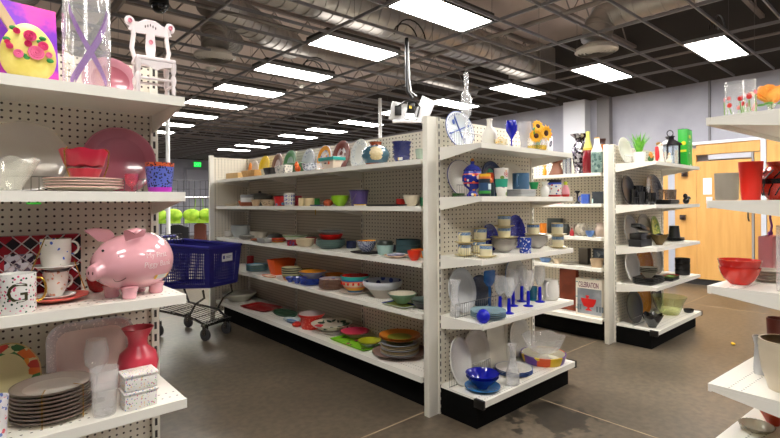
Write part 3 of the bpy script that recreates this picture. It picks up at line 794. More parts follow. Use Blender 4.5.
# little chair
p = P(k, 5, 168, .05)
r = empty('doll_chair', (p.x, p.y, p.z), math.radians(-4), 'small white wooden doll chair painted with pink roses', 'doll chair')
WC = C(234, 222, 222, .45); r.scale = (.86, .8, 1.0); PKC = C(230, 150, 165, .5)
sw_, sh_ = .074, .112
MB().box(-sw_, sw_, -.065, .06, sh_, sh_+.014).build('seat', WC, r, bevel=.004)
for x, y in ((-.066, -.055), (.066, -.055), (-.06, .05), (.06, .05)):
    MB().lathe([(0, 0), (.007, 0), (.009, .02), (.006, .03), (.011, .045), (.011, .06), (.006, .07), (.011, .085), (.011, sh_), (0, sh_)], 10, off=(x, y, 0)).build('leg', WC, r)
MB().bar((-.066, -.055, .05), (.066, -.055, .05), .005).build('stretcher', WC, r); MB().bar((-.06, .05, .05), (.06, .05, .05), .005).build('stretcher', WC, r)
MB().bar((-.066, -.055, .035), (-.06, .05, .035), .005).build('stretcher', WC, r); MB().bar((.066, -.055, .035), (.06, .05, .035), .005).build('stretcher', WC, r)
MB().prism([(-.07, 0), (.07, 0), (.07, -.012), (.03, -.02), (0, -.032), (-.03, -.02), (-.07, -.012)], -.062, -.056, M=Matrix.Translation((0, 0, sh_))).build('apron', WC, r)
for sx in (-1, 1):
    MB().tube([(sx*.058, .052, sh_+.014), (sx*.072, .056, sh_+.06), (sx*.064, .062, sh_+.11), (sx*.07, .066, sh_+.16)], .009, 8).build('back_post', WC, r)
MB().prism([(-.012, sh_+.012), (.012, sh_+.012), (.02, sh_+.07), (.016, sh_+.125), (-.016, sh_+.125), (-.02, sh_+.07)], .054, .064).build('splat', WC, r)
b = MB().prism([(-.085, sh_+.125), (-.05, sh_+.118), (0, sh_+.122), (.05, sh_+.118), (.085, sh_+.125), (.07, sh_+.155), (.045, sh_+.158), (.02, sh_+.172), (-.02, sh_+.172), (-.045, sh_+.158), (-.07, sh_+.155)], .056, .068); crest = b.build('crest_rail', WC, r)
for sx in (-1, 1): MB().lathe([(0, -.008), (.018, -.008), (.02, 0), (.018, .006), (0, .008)], 16, M=Matrix.Translation((sx*.078, .062, sh_+.155)) @ Matrix.Rotation(math.pi/2, 4, 'X')).build('finial', WC, crest)
for x, z in ((-.078, sh_+.155), (.078, sh_+.155), (0, sh_+.03), (0, sh_+.09)): rose(r, x, .05, z, .009, PKC)
for x in (-.02, -.01, 0, .01, .02): MB().sphere((x, .055, sh_+.145+.008*(1-abs(x)/.02)), .0035, (.6, .4, 1.6), 6, 5).build('cutout_mark', C(80, 60, 60, .6), crest)
# second shelf (z 1.444)
p = P(k, 4, 26, .30); stand(p, 92, 72, GL(240, 236, 230, .5, .1), 'large frosted clear glass plate standing at the left of the second shelf', tilt=10, rim=.3)
p = P(k, 4, 10, .12)
V(p, 62, 32, 'wide', GL(250, 248, 240, .25), 'clear cut glass bowl with scalloped rim below the large glass plate', 'bowl', 'glass_bowl', wob=lambda a, r, z, W, H: (r*(1+.04*math.sin(14*a)*(z/H)), z+(.006*math.sin(7*a) if z > H*.9 else 0)), n=56, wall=.005)
p = P(k, 4, 84, .165)
h = pstack(p, 80, 4, [[C(238, 226, 208, .3), C(238, 226, 208, .3), C(214, 176, 168, .3)]], 'cream plate with pink edge under the red ruffled bowls', h=.018, step=.0095, group='cream plates under the red bowls')
V(p, 36, 9, 'steep', C(196, 30, 60, .35, coat=.3), 'red ruffled bowl tied with gold ribbon, lower of two', 'bowl', dz=h+.001, wob=lambda a, r, z, W, H: (r*(1+.04*math.sin(9*a)*(z/H)), z), n=60)
def rbn(o, W, H):
    for sx in (-.45, .4): MB().tube([(sx*W*.75, -W*.42, -H*.9), (sx*W, -W*.46, 0), (sx*W*1.05, -W*.5, H*.8), (sx*W*.9, -W*.4, H*1.02)], .0022, 5).build('gold_ribbon', GOLD, o)
V(p, 49, 16, 'steep', C(200, 34, 66, .35, coat=.3), 'red ruffled bowl tied with gold ribbon, upper of two', 'bowl', dz=h+.011+9*p.sh, wob=lambda a, r, z, W, H: (r*(1+.05*math.sin(9*a)*(z/H)), z+.003*math.sin(6*a)), n=60, extra=rbn)
V(p, 38, 6, 'steep', [C(226, 216, 196, .3), C(90, 110, 110, .4)], 'small cream and grey bowl nested in the red ruffled bowls', 'bowl', dz=h+.006+20*p.sh, bands=[(.5, 1), (1.1, 0)])
p = P(k, 4, 121, .32); stand(p, 76, 66, [PLUM, C(174, 98, 112, .18, coat=.5), C(192, 120, 134, .22)], 'large plum pink plate standing on the second shelf', tilt=8, rim=.26)
p = P(k, 4, 132, .085)
V(p, 15, 18, [(.55, 0), (.5, .06), (.16, .1), (.16, .25), (.7, .4), (1, .7), (.96, 1)], GL(235, 150, 170, .3), 'small pink glass footed cup beside the cream plates', 'cup', 'footed_cup')
p = P(k, 4, 160, .065)
V(p, 30, 29, 'steep', [PAT((96, 110, 200), [(24, 26, 70), (20, 22, 60)], 115, .4, .4, 'blotch'), PAT((214, 96, 50), [(60, 20, 40)], 110, .35, .4, 'blotch'), C(176, 40, 176, .4), C(60, 60, 130, .4)], 'purple and blue leopard spotted cup with orange rim', 'cup', 'ramekin', bands=[(.16, 2), (.86, 0), (1.1, 1)], inner=3)
fence(k, 4, 30, 182, .20, 'grey wire fence across the second pink shelf')
p = P(k, 4, 33, .02); tag(MB().box(-.018, .018, 0, .001, -.042, -.036).build('sticker', C(60, 180, 50, .5), None, (p.x, p.y-.022, p.z), 0), 'tiny green sticker hanging under the second shelf edge', 'sticker')
# third shelf (z 1.075)
p = P(k, 3, 38, .30)
argy = CHK((176, 24, 44), (24, 18, 24), 1/.034, .3, True, 0.1)
def lines(o, W, H):
    b = MB()
    for s_ in (-1, 1):
        for i in range(-5, 6):
            x0 = i*.048; x1 = x0+s_*H
            pts = [(x0, 0.004), (x1, H)]
            lo, hi = -W/2, W/2
            def cl(xa, za, xb, zb):
                q = []
                for (x, z, xx, zz) in ((xa, za, xb, zb), (xb, zb, xa, za)):
                    if x < lo: z = z+(zz-z)*(lo-x)/(xx-x); x = lo
                    elif x > hi: z = z+(zz-z)*(hi-x)/(xx-x); x = hi
                    q.append((x, z))
                return q
            if max(x0, x1) < lo or min(x0, x1) > hi: continue
            (xa, za), (xb, zb) = cl(x0, .004, x1, H)
            b.bar((xa, -.0315, za), (xb, -.0315, zb), .0018, 4)
    b.build('silver_lines', C(214, 200, 205, .3, .6), o)
    MB().box(-W/2+.03, W/2-.14, -.0316, -.0306, .04, H*.72).build('silver_panel', PAT((196, 186, 200), [(120, 110, 130), (230, 225, 235), (60, 40, 60)], 60, .45, .25, 'facet'), o)
boxy(p, 88, 62, .06, argy, 'red, black and silver argyle gift box behind the mugs', 'gift box', 'gift_box', extra=lines)
p = P(k, 3, 17, .052)
def gmug(o, W, H):
    R = W/2
    text_mesh('G', .082, C(70, 66, 40, .3, .5), o, xf=wrap(R+.0008, H*.52, -.06), name='letter')
MG = PAT((242, 238, 234), [(232, 100, 140), (240, 150, 175), (34, 70, 58), (60, 100, 80), (224, 90, 130)], 95, .3, .2)
V(p, 39, 39, 'cyl', [MG, WHITE], 'white mug with pink and green dots, letter G and gold handle', 'mug', 'mug', inner=1, handle=(.12, dict(z0=.22, z1=.85, out=.3, th=.035)), hm=GOLD, extra=gmug)
p = P(k, 3, 70, .185)
plate(p, 66, [C(226, 130, 110, .3), C(214, 96, 84, .3)], 'coral plate under the stacked tea cups', h=.02)
plate(p, 40, [WHITE], 'white saucer on the coral plate', h=.014, dz=.009, cat='saucer', name='saucer')
TC = PAT((236, 228, 218), [(226, 150, 120), (220, 190, 160)], 55, .25, .2, 'blotch')
V(p, 26, 24, 'cup', [TC], 'white tea cup with pale orange blossoms, lower of two', 'cup', 'tea_cup', dz=.018, handle=(.3, dict(z0=.3, z1=.8, out=.25)))
plate(p, 46, [WHITE], 'white saucer between the two stacked tea cups', h=.014, dz=.109, cat='saucer', name='saucer')
def rib2(o, W, H):
    for a, b_ in (((-.1, -.052, -.085), (-.035, -.05, .1)), ((.045, -.055, .02), (.075, -.06, -.08))): MB().bar(a, b_, .0018, 5).build('gold_ribbon', GOLD, o)
V(p, 31, 27, 'mug', [PAT((240, 234, 224), [(80, 110, 200), (110, 140, 90), (90, 120, 210)], 42, .2, .2, 'blotch')], 'white tea cup with small blue flowers, on top of the stack', 'cup', 'tea_cup', dz=.117, handle=(.1, dict(z0=.4, z1=.88, out=.28, th=.04)), extra=rib2)
p = P(k, 3, 97, .25); V(p, 24, 33, 'ball', [C(196, 40, 44, .25, coat=.4), PAT((196, 40, 44), [(240, 190, 60), (180, 60, 120)], 60, .35)], 'round red jar with painted band behind the pink piggy bank', 'jar', 'jar', bands=[(.45, 0), (.62, 1), (1.1, 0)])
# piggy bank
p = P(k, 3, 132, .12)
r = empty('piggy_bank', (p.x, p.y, p.z), math.radians(30), 'large glossy pink ceramic piggy bank with white lettering', 'piggy bank')
PIG = C(228, 166, 174, .14, coat=.6)
def pigbody():
    b = MB(); n = 40; ax = [(-.178, .0), (-.176, .022), (-.172, .0265), (-.152, .029), (-.146, .036), (-.135, .055), (-.105, .077), (-.06, .095), (0, .104), (.05, .102), (.09, .088), (.122, .06), (.136, .03), (.14, 0)]
    M_ = Matrix.Translation((0, 0, .122)) @ Matrix.Rotation(math.pi/2, 4, 'Y')
    b.lathe([(r_, x_) for x_, r_ in ax], n, M=M_)
    for v in b.b.verts:
        if v.co.x < -.13: v.co.z -= .022*min(1, (-.13-v.co.x)/.03)
    return b
b = pigbody(); b.build('body', PIG, r, smooth=70)
for x, y in ((-.062, -.04), (-.062, .04), (.055, -.04), (.055, .04)):
    MB().lathe([(0, 0), (.021, 0), (.024, .008), (.023, .02), (.03, .04), (0, .05)], 16, off=(x, y, 0)).build('leg', PIG, r)
for sy, x0 in ((-1, -.045), (1, -.075)):
    b = MB(); pts = []
    for i in range(7):
        t_ = i/6; w_ = (.036+.016*math.sin(t_*2.4))*(1-.75*t_**3)
        c = Vector((x0-.035*t_, sy*(.045+.045*t_), .196+.046*math.sin(t_*2.0)-.012*t_*t_))
        pts.append((c+Vector((w_, 0, .004)), c+Vector((0, sy*.004, .010)), c+Vector((-w_, 0, .004)), c-Vector((0, sy*.004, .004))))
    vs = [[b.b.verts.new(q) for q in row] for row in pts]
    for A, B in zip(vs, vs[1:]):
        for i in range(4): f = b.b.faces.new((A[i], A[(i+1) % 4], B[(i+1) % 4], B[i])); f.smooth = True
    b.b.faces.new(vs[0]); b.b.faces.new(vs[-1][::-1]); b.build('ear', PIG, r, smooth=70)
for y in (-.009, .009): MB().sphere((-.1785, y-.002, .101), .0045, (.4, .7, 1.3), 8, 6).build('nostril', C(110, 60, 66, .4), r)
for q_ in ((-.118, -.0545, .151), (-.1375, -.008, .171)): MB().sphere(q_, .0045, n=8, m=6).build('eye', BLK, r)
def onpig(x, z, sd=-1, lift=.001):
    ax = [(-.135, .055), (-.105, .077), (-.06, .095), (0, .104), (.05, .102), (.09, .088), (.122, .06)]
    for (a, ra), (b_, rb) in zip(ax, ax[1:]):
        if a <= x <= b_: R = ra+(rb-ra)*(x-a)/(b_-a); break
    else: R = .05
    dz_ = z-.122; return Vector((x, sd*math.sqrt(max(R*R-dz_*dz_, 1e-5))-lift, z))
MB().tube([onpig(-.128+.004*i, .078-.012*math.sin(math.pi*i/7)) for i in range(8)], .0014, 5).build('smile', C(90, 40, 46, .4), r)
TW = C(246, 232, 232, .3)
def pigtxt(x0, z0): return lambda v: onpig(min(max(x0+v.x, -.13), .12), z0+v.z, lift=.0015)
text_mesh('My First', .026, TW, r, xf=pigtxt(.0, .146)); text_mesh('Piggy Bank', .027, TW, r, xf=pigtxt(.005, .114))
b = MB(); sv = []
for i in range(7):
    x = .0+.012*i; a, c = onpig(x, .058, lift=.0018), onpig(x, .073, lift=.0018); sv.append((b.b.verts.new(a), b.b.verts.new(c)))
for i in range(6):
    f = b.b.faces.new((sv[i][0], sv[i+1][0], sv[i+1][1], sv[i][1])); f.material_index = 1 if i in (0, 5) else 0
b.build('price_sticker', [C(226, 226, 222, .4), C(240, 180, 40, .4)], r, smooth=None)
MB().tube([(.136+.006*math.cos(i*.9), .006*math.sin(i*.9)*1.6, .13+.003*i) for i in range(12)], .004, 6).build('tail', PIG, r)
# fourth shelf (z .698)
p = P(k, 2, 10, .26); stand(p, 72, 68, [C(222, 206, 150, .3), PAT((216, 204, 150), [(226, 110, 40), (200, 60, 40), (60, 120, 60), (230, 150, 50), (50, 100, 50)], 30, .6, .3, 'blotch'), C(200, 170, 110, .3)], 'cream plate with orange and green floral border at the lower left', tilt=12, rim=.34)
p = P(k, 2, 92, .30); stand(p, 90, 70, [C(226, 200, 190, .3, .15), C(212, 196, 190, .25, .4), C(214, 206, 200, .2, .6)], 'large rectangular tray with embossed silver rim standing at the back', 'rect', tilt=12, rim=.2, r=.22, cat='tray', name='platter')
p = P(k, 2, 94, .19)
WG = [(.5, 0), (.5, .02), (.08, .05), (.06, .42), (.3, .5), (.7, .62), (.78, .78), (.6, 1)]
V(p, 34, 62, WG, GL(dens=.16), 'clear wine glass behind the tumbler', 'wine glass', 'wine_glass', wall=.0015)
p = P(k, 2, 137, .17)
V(p, 42, 66, [(.45, 0), (.55, .03), (.9, .3), (1, .48), (.88, .62), (.5, .72), (.46, .78), (.5, .86), (.78, 1)], C(205, 60, 78, .3, coat=.2), 'pink-red frosted vase with flared neck on the fourth shelf', 'vase', 'vase')
p = P(k, 2, 137, .055)
DOT = PAT((240, 236, 230), [(226, 60, 110), (240, 180, 40), (60, 120, 200), (110, 190, 90), (170, 80, 180)], 150, .3, .3)
for i, (dz_, hh_, nm_) in enumerate(((0, 15, 'lower'), (18.6*p.sh, 13, 'upper'))):
    boxy(up(p, dz_), 33, hh_, .08, DOT, 'white container with coloured dots and lid, %s of two' % nm_, 'container', 'container', extra=lambda o, W, H: MB().box(-W/2-.004, W/2+.004, -.044, .044, H+.0003, H+.010).build('lid', DOT, o, bevel=.003))
p = P(k, 2, 50, .165)
h = pstack(p, 84, 8, [[C(226, 218, 208, .2, .3), C(216, 206, 196, .2, .4), C(110, 98, 90, .3, .3)]], 'silvery plate with dark edge tied with gold ribbon', h=.022, step=.0125, group='silvery plates on the fourth shelf', jit=.0)
RR_ = 42*p.sw+.004
for a0 in (-1.9, -.9):
    tag(MB().tube([(RR_*math.cos(a0)*.7, RR_*math.sin(a0)*.7, h+.003), (RR_*math.cos(a0), RR_*math.sin(a0), h+.001), (RR_*math.cos(a0), RR_*math.sin(a0), .003)], .0016, 5).build('gold_ribbon', GOLD, None, (p.x, p.y, p.z)), 'thin gold ribbon round the silvery plates, ' + ('left' if a0 < -1.5 else 'right'), 'ribbon')

p = P(k, 2, 103, .05); V(p, 30, 46, 'tumbler', GL(dens=.2), 'clear ribbed glass tumbler at the front edge of the fourth shelf', 'glass', 'tumbler', wall=.003, solid=False)
p = P(k, 2, -6, .06); V(p, 28, 44, 'tumbler', [PAT((232, 228, 230), [(226, 90, 110), (110, 130, 200)], 60, .3, .3, 'blotch')], 'white cup with pink and blue marks cut by the left edge', 'cup', 'cup')
fence(k, 2, -20, 90, .33, 'grey wire fence across the fourth pink shelf', h=.12)
p = P(k, 0, 112, .16); stand(p, 72, 84, [C(120, 50, 62, .3), C(136, 62, 74, .3), C(150, 76, 86, .3)], 'dark plum plate on the lowest shelf of the pink display', tilt=10, rim=.25)
# ================================================================ blue and white display, centre (E1)
k = 'E1'
def sunflower(o, x, y, z, r, az=0, el=0, pet=None):
    Mx = Matrix.Translation((x, y, z)) @ Matrix.Rotation(az, 4, 'Z') @ Matrix.Rotation(math.pi/2-el, 4, 'X')
    b = MB()
    for q in range(2):
        for i in range(11):
            a = 2*math.pi*(i+.5*q)/11; u = Vector((math.cos(a), math.sin(a), 0)); w_ = Vector((-math.sin(a), math.cos(a), 0))
            pts = [u*r*.3-w_*r*.1, u*r*.7-w_*r*.17+Vector((0, 0, .1*r)), u*r*(1-.08*q)+Vector((0, 0, .02*r-.1*r*q)), u*r*.7+w_*r*.17+Vector((0, 0, .1*r)), u*r*.3+w_*r*.1]
            vs = [b.b.verts.new(Mx @ (p_+Vector((0, 0, .05*r*(1-q))))) for p_ in pts]; vt = [b.b.verts.new(Mx @ (p_+Vector((0, 0, .05*r*(1-q)-.04*r)))) for p_ in pts]
            b.b.faces.new(vs); b.b.faces.new(vt[::-1])
            for i_ in range(5): b.b.faces.new((vs[i_], vt[i_], vt[(i_+1) % 5], vs[(i_+1) % 5]))
    pt_ = b.build('petals', pet or C(240, 176, 20, .5), o)
    MB().sphere((0, 0, .04*r), r*.36, (1, 1, .4), 12, 8, M=Mx).build('flower_centre', C(70, 36, 16, .8), pt_)
# top
p = P(k, 4, 461, .29)
def mill(o, W, H, T):
    b = MB(); BL = C(60, 84, 160, .3)
    for a in (.35, .35+math.pi/2):
        c, s_ = math.cos(a), math.sin(a); R = .36*W
        b.prism([(-R*c-.004*s_, -R*s_+.004*c), (R*c-.004*s_, R*s_+.004*c), (R*c+.004*s_, R*s_-.004*c), (-R*c+.004*s_, -R*s_-.004*c)], .0095-.004, .012, M=T)
        for sg in (-1, 1): b.sphere((sg*R*c, .008, sg*R*s_), .011, (1, .3, 1), 8, 6, M=T)
    b.build('windmill_painting', BL, o)
    for i in range(34):
        if i % 8 == 7: continue
        b = MB()
        a = 2*math.pi*i/34; x, z = .43*W*math.cos(a), .43*H*math.sin(a); q = .006
        b.prism([(x-q*.6, z-q), (x+q*.4, z-q), (x+q*.6, z+q), (x-q*.3, z+q)], -.0004+.0026, .004, M=T).build('blue_letter_mark', BL, o)
    MB().sphere((-.05, .009, .05), .014, (1, .2, 1.3), 8, 6, M=T).build('blue_motif', BL, o); MB().sphere((.03, .009, -.06), .013, (1.4, .2, .8), 8, 6, M=T).build('blue_motif', BL, o)
stand(p, 43, 37, [C(214, 222, 226, .2, coat=.3), C(222, 228, 232, .2, coat=.3), C(90, 110, 180, .3)], 'blue and white plate painted with a windmill on the top shelf', tilt=10, rim=.24, extra=mill)
p = P(k, 4, 467, .16)
V(p, 15, 73, [(.6, 0), (.75, .02), (.7, .1), (.25, .22), (.28, .33), (.85, .45), (1, .56), (.85, .68), (.35, .76), (.3, .78), (.42, .82), (.45, .97), (.3, 1)], GL(dens=.25), 'tall slender clear glass decanter with round middle and stopper', 'decanter', 'glass_decanter', sy=.6)
p = P(k, 4, 491, .20); V(p, 16, 30, 'bottle', C(236, 232, 220, .3), 'cream milk-bottle vase beside the glass decanter', 'vase', 'bottle_vase')
p = P(k, 4, 500, .12); 
def bh(o, W, H): MB().tube([(-W*.48, 0, H*.5)]+[(-W*.48*math.cos(math.pi*i/10), 0, H*.6+H*.75*math.sin(math.pi*i/10)) for i in range(1, 10)]+[(W*.48, 0, H*.5)], .003, 6).build('handle', C(214, 170, 60, .5), o)
V(p, 14, 8, 'bowl', PAT((226, 214, 180), [(220, 170, 50), (190, 170, 120)], 70, .4, .5), 'small round woven basket in yellow and cream', 'basket', 'basket', extra=bh)
p = P(k, 4, 512, .06); V(p, 12, 27, [(.35, 0), (.3, .03), (.12, .08), (.14, .3), (.5, .45), (.95, .62), (1, .8), (.82, 1)], GL(30, 40, 210, .5), 'bright blue glass goblet on the top shelf', 'goblet', 'goblet')
p = P(k, 4, 527, .16); V(p, 13, 30, [(.7, 0), (.8, .04), (.7, .3), (1, .7), (.9, .9), (1, 1)], GL(226, 226, 230, .45), 'frosted white glass vase behind the sunflowers', 'vase', 'vase')
p = P(k, 4, 537, .07)
def sun(o, W, H):
    b = MB()
    for i in range(5): b.bar((.004*i-.008, 0, .01), (.03*(i-2), -.01, .10), .0025, 5)
    b.build('stems', C(60, 120, 50, .5), o)
    sunflower(o, .042, -.045, .125, .062, -.2); sunflower(o, -.06, -.03, .10, .052, -.8); sunflower(o, -.005, -.01, .175, .05, -.4, .3); sunflower(o, .055, .03, .175, .042, .2, .2)
    b = MB()
    for x, z in ((-.065, .13), (-.03, .06), (.0, .07)): b.sphere((x, -.02, z), .024, (.6, .3, 1.3), 8, 6)
    b.build('leaves', C(70, 140, 50, .5), o)
V(p, 20, 12, 'mug', [GL(dens=.2), GL(226, 200, 90, .3)], 'glass vase of yellow sunflowers on the top shelf', 'flower vase', 'flower_vase', bands=[(.4, 1), (1.1, 0)], extra=sun)
p = P(k, 4, 548, .1)
def jug(o, W, H):
    MB().box(-W*.4, W*.42, -.022, .022, H, H+.016).build('red_cap', C(210, 30, 30, .4), o, bevel=.006)
    text_mesh('0', .06, C(50, 56, 90, .4), o, xf=lambda v: Vector((v.x+.0+v.z*.4, v.y-.026, v.z+H*.5)), bold=.002)
boxy(p, 11, 17, .05, C(232, 232, 236, .35), 'white plastic container with red top beside the sunflowers', 'container', 'container', extra=jug, bevel=.01)
fence(k, 4, 444, 472, .22, 'small wire fence in front of the windmill plate', h=.09)
# second
k2 = 3
p = P(k, k2, 462, .29); stand(p, 42, 37, [C(222, 218, 208, .25, coat=.3), C(226, 222, 214, .25), C(36, 50, 120, .3)], 'white oval platter with dark blue rim standing on the second shelf', tilt=10, rim=.16)
p = P(k, k2, 471, .15)
def fin(o, W, H):
    ld_ = MB().lathe([(W*.42, H), (W*.44, H+.008), (W*.3, H+.03), (.012, H+.045), (.012, H+.06), (.006, H+.066), (0, H+.067)], 20).build('lid', C(34, 44, 130, .25), o)
    MB().sphere((0, 0, H+.074), .011).build('knob', C(226, 140, 40, .3), ld_)
MJ = PAT((34, 44, 140), [(232, 226, 210), (226, 140, 40), (200, 60, 40)], 34, .33, .25)
V(p, 21, 25, [(.55, 0), (.6, .06), (.32, .2), (.34, .26), (.8, .42), (1, .62), (1, .8), (.84, 1)], [MJ, C(200, 60, 40, .3)], 'dark blue majolica jar with orange and white decoration and knob lid', 'jar', 'lidded_jar', bands=[(.5, 0), (.55, 1), (.86, 0), (.9, 1), (1.1, 0)], extra=fin)
p = P(k, k2, 461, .2); tray(p, 17, .06, [C(54, 96, 46, .4), C(70, 110, 50, .4)], 'narrow olive green leaf dish at the front of the second shelf', h=.022, shape='oval', cat='dish', name='dish')
p = P(k, k2, 481, .065)
V(p, 12, 22, 'cyl', [C(50, 78, 118, .3), C(60, 160, 60, .4), C(236, 180, 40, .4), C(30, 40, 50, .4), C(226, 120, 60, .4)], 'small painted jar with green base, blue middle and yellow top', 'jar', 'painted_jar', bands=[(.12, 3), (.24, 1), (.6, 0), (.78, 3), (.88, 4), (1.1, 2)], extra=lambda o, W, H: (MB().box(-.012, .014, -W*.52, -W*.48, H*.3, H*.55).build('pale_patch', C(214, 230, 240, .4), o), MB().sphere((.018, -W*.36, H*.7), .018, (1, .8, 1)).build('orange_boss', C(236, 130, 60, .4), o)))
p = P(k, k2, 493, .29); stand(p, 36, 36, [NAVY, C(40, 56, 92, .25), NAVY], 'navy blue plate standing behind the patterned travel cup', tilt=10)
p = P(k, k2, 490, .15)
V(p, 10, 28, [(.9, 0), (1, .05), (.9, .4), (.7, .55), (.9, .75), (.5, .95), (.2, 1)], [TEALD, C(226, 80, 30, .4), C(60, 150, 120, .4)], 'dark teal bottle with orange-red shoulders on the second shelf', 'bottle', 'bottle', bands=[(.5, 0), (.85, 1), (1.1, 2)], solid=True)
p = P(k, k2, 501.5, .06)
CIR = PAT((238, 234, 226), [(200, 60, 60), (120, 150, 60), (140, 100, 150), (230, 160, 60)], 22, .36, .35)
def rings_(o, W, H):
    for z0, a0, cl in ((.80, -.1, (196, 60, 60)), (.16, .1, (150, 110, 140))):
        for rr, rr2 in ((.020, .016), (.010, .004)):
            b = MB(); R = W/2*(.62+.38*z0)+.0012; n = 20
            A = [[b.b.verts.new((R*math.sin(a0+q*math.cos(t)/R), -R*math.cos(a0+q*math.cos(t)/R), z0*H+q*math.sin(t))) for t in [2*math.pi*i/n for i in range(n)]] for q in (rr, rr2)]
            for i in range(n): b.b.faces.new((A[0][i], A[0][(i+1) % n], A[1][(i+1) % n], A[1][i]))
            b.build('painted_ring', C(*cl, .4), o, smooth=None)
V(p, 15, 28, [(.68, 0), (.7, .02), (1, 1)], [CIR, C(40, 160, 130, .5)], 'travel cup with circle pattern and teal green sleeve', 'cup', 'travel_cup', bands=[(.33, 0), (.62, 1), (1.1, 0)], extra=rings_)
p = P(k, k2, 514, .30); stand(p, 44, 34, [C(226, 222, 206, .3), C(232, 228, 214, .3)], 'pale cream round plate behind the blue mug', tilt=9)
p = P(k, k2, 521, .16)
for i in range(4):
    nm = ['bottom', 'third from the top', 'second from the top', 'topmost'][i]
    tray(p, 28, .14, [C(196, 198, 200, .3), C(206, 208, 210, .3)], 'pale grey square plate under the blue mug, %s' % nm, h=.016, dz=.0125*i, cat='plate', name='square_plate', r=.1, group='pale grey square plates')
tz = .0125*3+.0165
V(p, 17, 16, 'cyl', C(70, 112, 148, .3, coat=.2), 'large slate blue mug standing on the square plates', 'mug', 'mug', dz=tz, handle=(3.4, dict(z0=.18, z1=.88, out=.28, th=.06)))
p = P(k, k2, 534, .105); V(p, 10, 7, 'cone', C(40, 160, 90, .3), 'small green cup on the edge of the square plates', 'cup', 'cup', dz=tz)
p = P(k, k2, 545, .07); V(p, 11, 15, 'flare', C(238, 236, 230, .25), 'small white milk glass vase beside the square plates', 'vase', 'vase')
p = P(k, k2, 555.5, .075)
CK = PAT((232, 230, 226), [(200, 40, 40), (60, 90, 170)], 40, .28, .3)
V(p, 15, 17, 'mug', [CK, C(60, 84, 190, .3), C(26, 24, 26, .3), C(200, 34, 34, .3)], 'white cookie jar with blue collar, red base and black lid', 'jar', 'cookie_jar', bands=[(.12, 3), (.72, 0), (.82, 1), (1.1, 2)], solid=True)
p = P(k, k2, 562.5, .035); V(p, 8, 15, [(.8, 0), (1, .1), (.9, .5), (.5, .75), (.45, 1)], [C(226, 150, 160, .4), C(200, 40, 40, .4), C(200, 210, 40, .4)], 'pink squeeze bottle with red base and yellow-green tip', 'bottle', 'bottle', bands=[(.15, 1), (.78, 0), (1.1, 2)], solid=True)
fence(k, k2, 441, 466, .2, 'small wire fence in front of the blue rimmed platter', h=.075)
# third shelf: cups and saucers
CB = C(226, 216, 180, .22, coat=.3); BB = PAT((110, 140, 176), [(60, 96, 160), (150, 170, 190)], 120, .45, .3); GD = C(196, 172, 110, .3, .4)
def teacup(px, d, dz, lab, hang=3.0, saucer=True, w=13, h=11.5):
    p = P(k, 2, px, d)
    if saucer:
        plate(p, w*1.62, [CB, CB, GD], 'gold-edged cream saucer under ' + lab, h=.014, dz=dz, name='saucer', cat='saucer', group='cream and blue saucers'); dz += .008
    V(p, w, h, 'cup' if h < 10 else 'mug', [CB, BB, GD], lab[0].lower()+lab[1:], 'cup', 'tea_cup', dz=dz, bands=[(.1, 0), (.66, 0), (.93, 1), (1.1, 2)], handle=(hang, dict(z0=.2, z1=.85, out=.34, th=.05)), hm=CB, group='cream tea cups with blue bands')
    return dz+h*p.sh
z = teacup(466, .2, 0, 'blue-banded cream cup at the left end, lower of two', 3.3)
teacup(466, .2, z, 'blue-banded cream cup at the left end, upper of two', 3.3, h=11)
z = teacup(479, .25, 0, 'blue-banded cream cup in the second pile, lower of two', 3.4)
teacup(480, .25, z, 'blue-banded cream cup in the second pile, upper of two', 3.4)
teacup(485.5, .075, 0, 'blue-banded cream cup standing alone at the shelf front', 0.2)
SW_ = GL(216, 212, 206, .75, .15)
p = P(k, 2, 504, .19); z = 0
for i in range(4):
    V(p, 27, 7.5, 'wide', SW_, 'whitish glass bowl under the middle tea cups, %s' % ['bottom', 'third from top', 'second from top', 'topmost'][i], 'bowl', 'glass_bowl', dz=z, group='whitish glass bowls'); z += .014
z = .014*3+7.5*p.sh+.001
plate(p, 28, [CB, CB, GD], 'cream gold-edged plate covering the middle glass bowls', h=.014, dz=z)
z2 = teacup(504, .19, z+.008, 'blue-banded cream cup on the middle glass bowls, lower of two', .2, h=10, saucer=False)
teacup(504, .19, z2, 'blue-banded cream cup on the middle glass bowls, topmost of all', .2, h=11)
p = P(k, 2, 525, .055); V(p, 12, 15.5, 'cyl', [PAT((40, 70, 170), [(226, 230, 240), (60, 90, 190), (200, 210, 235)], 70, .4, .25, 'blotch'), C(226, 222, 210, .3)], 'blue and white printed mug at the shelf front between the bowls', 'mug', 'mug', inner=1, bands=[(.9, 0), (1.1, 0)])
p = P(k, 2, 539, .17); z = 0
for i in range(4):
    V(p, 24, 7.5, 'wide', SW_, 'whitish glass bowl beside the printed mug, %s' % ['bottom', 'third from top', 'second from top', 'topmost'][i], 'bowl', 'glass_bowl', dz=z, group='whitish glass bowls at right'); z += .013
z = .013*3+7.5*p.sh+.001
plate(p, 24, [CB, CB, GD], 'cream gold-edged plate covering the right glass bowls', h=.014, dz=z)
teacup(536, .17, z+.0145, 'blue-banded cream cup on the right glass bowls', .2, h=10, saucer=False)
plate(P(k, 2, 536, .22), 17, [CB, CB, GD], 'cream saucer behind the cup on the right glass bowls', h=.012, dz=z+.036+.08, name='saucer', cat='saucer') if False else None
z = teacup(553.5, .10, 0, 'blue-banded cream cup at the right end, lower of two', .2, w=12)
teacup(553, .10, z, 'blue-banded cream cup at the right end, upper of two', .2, w=12)
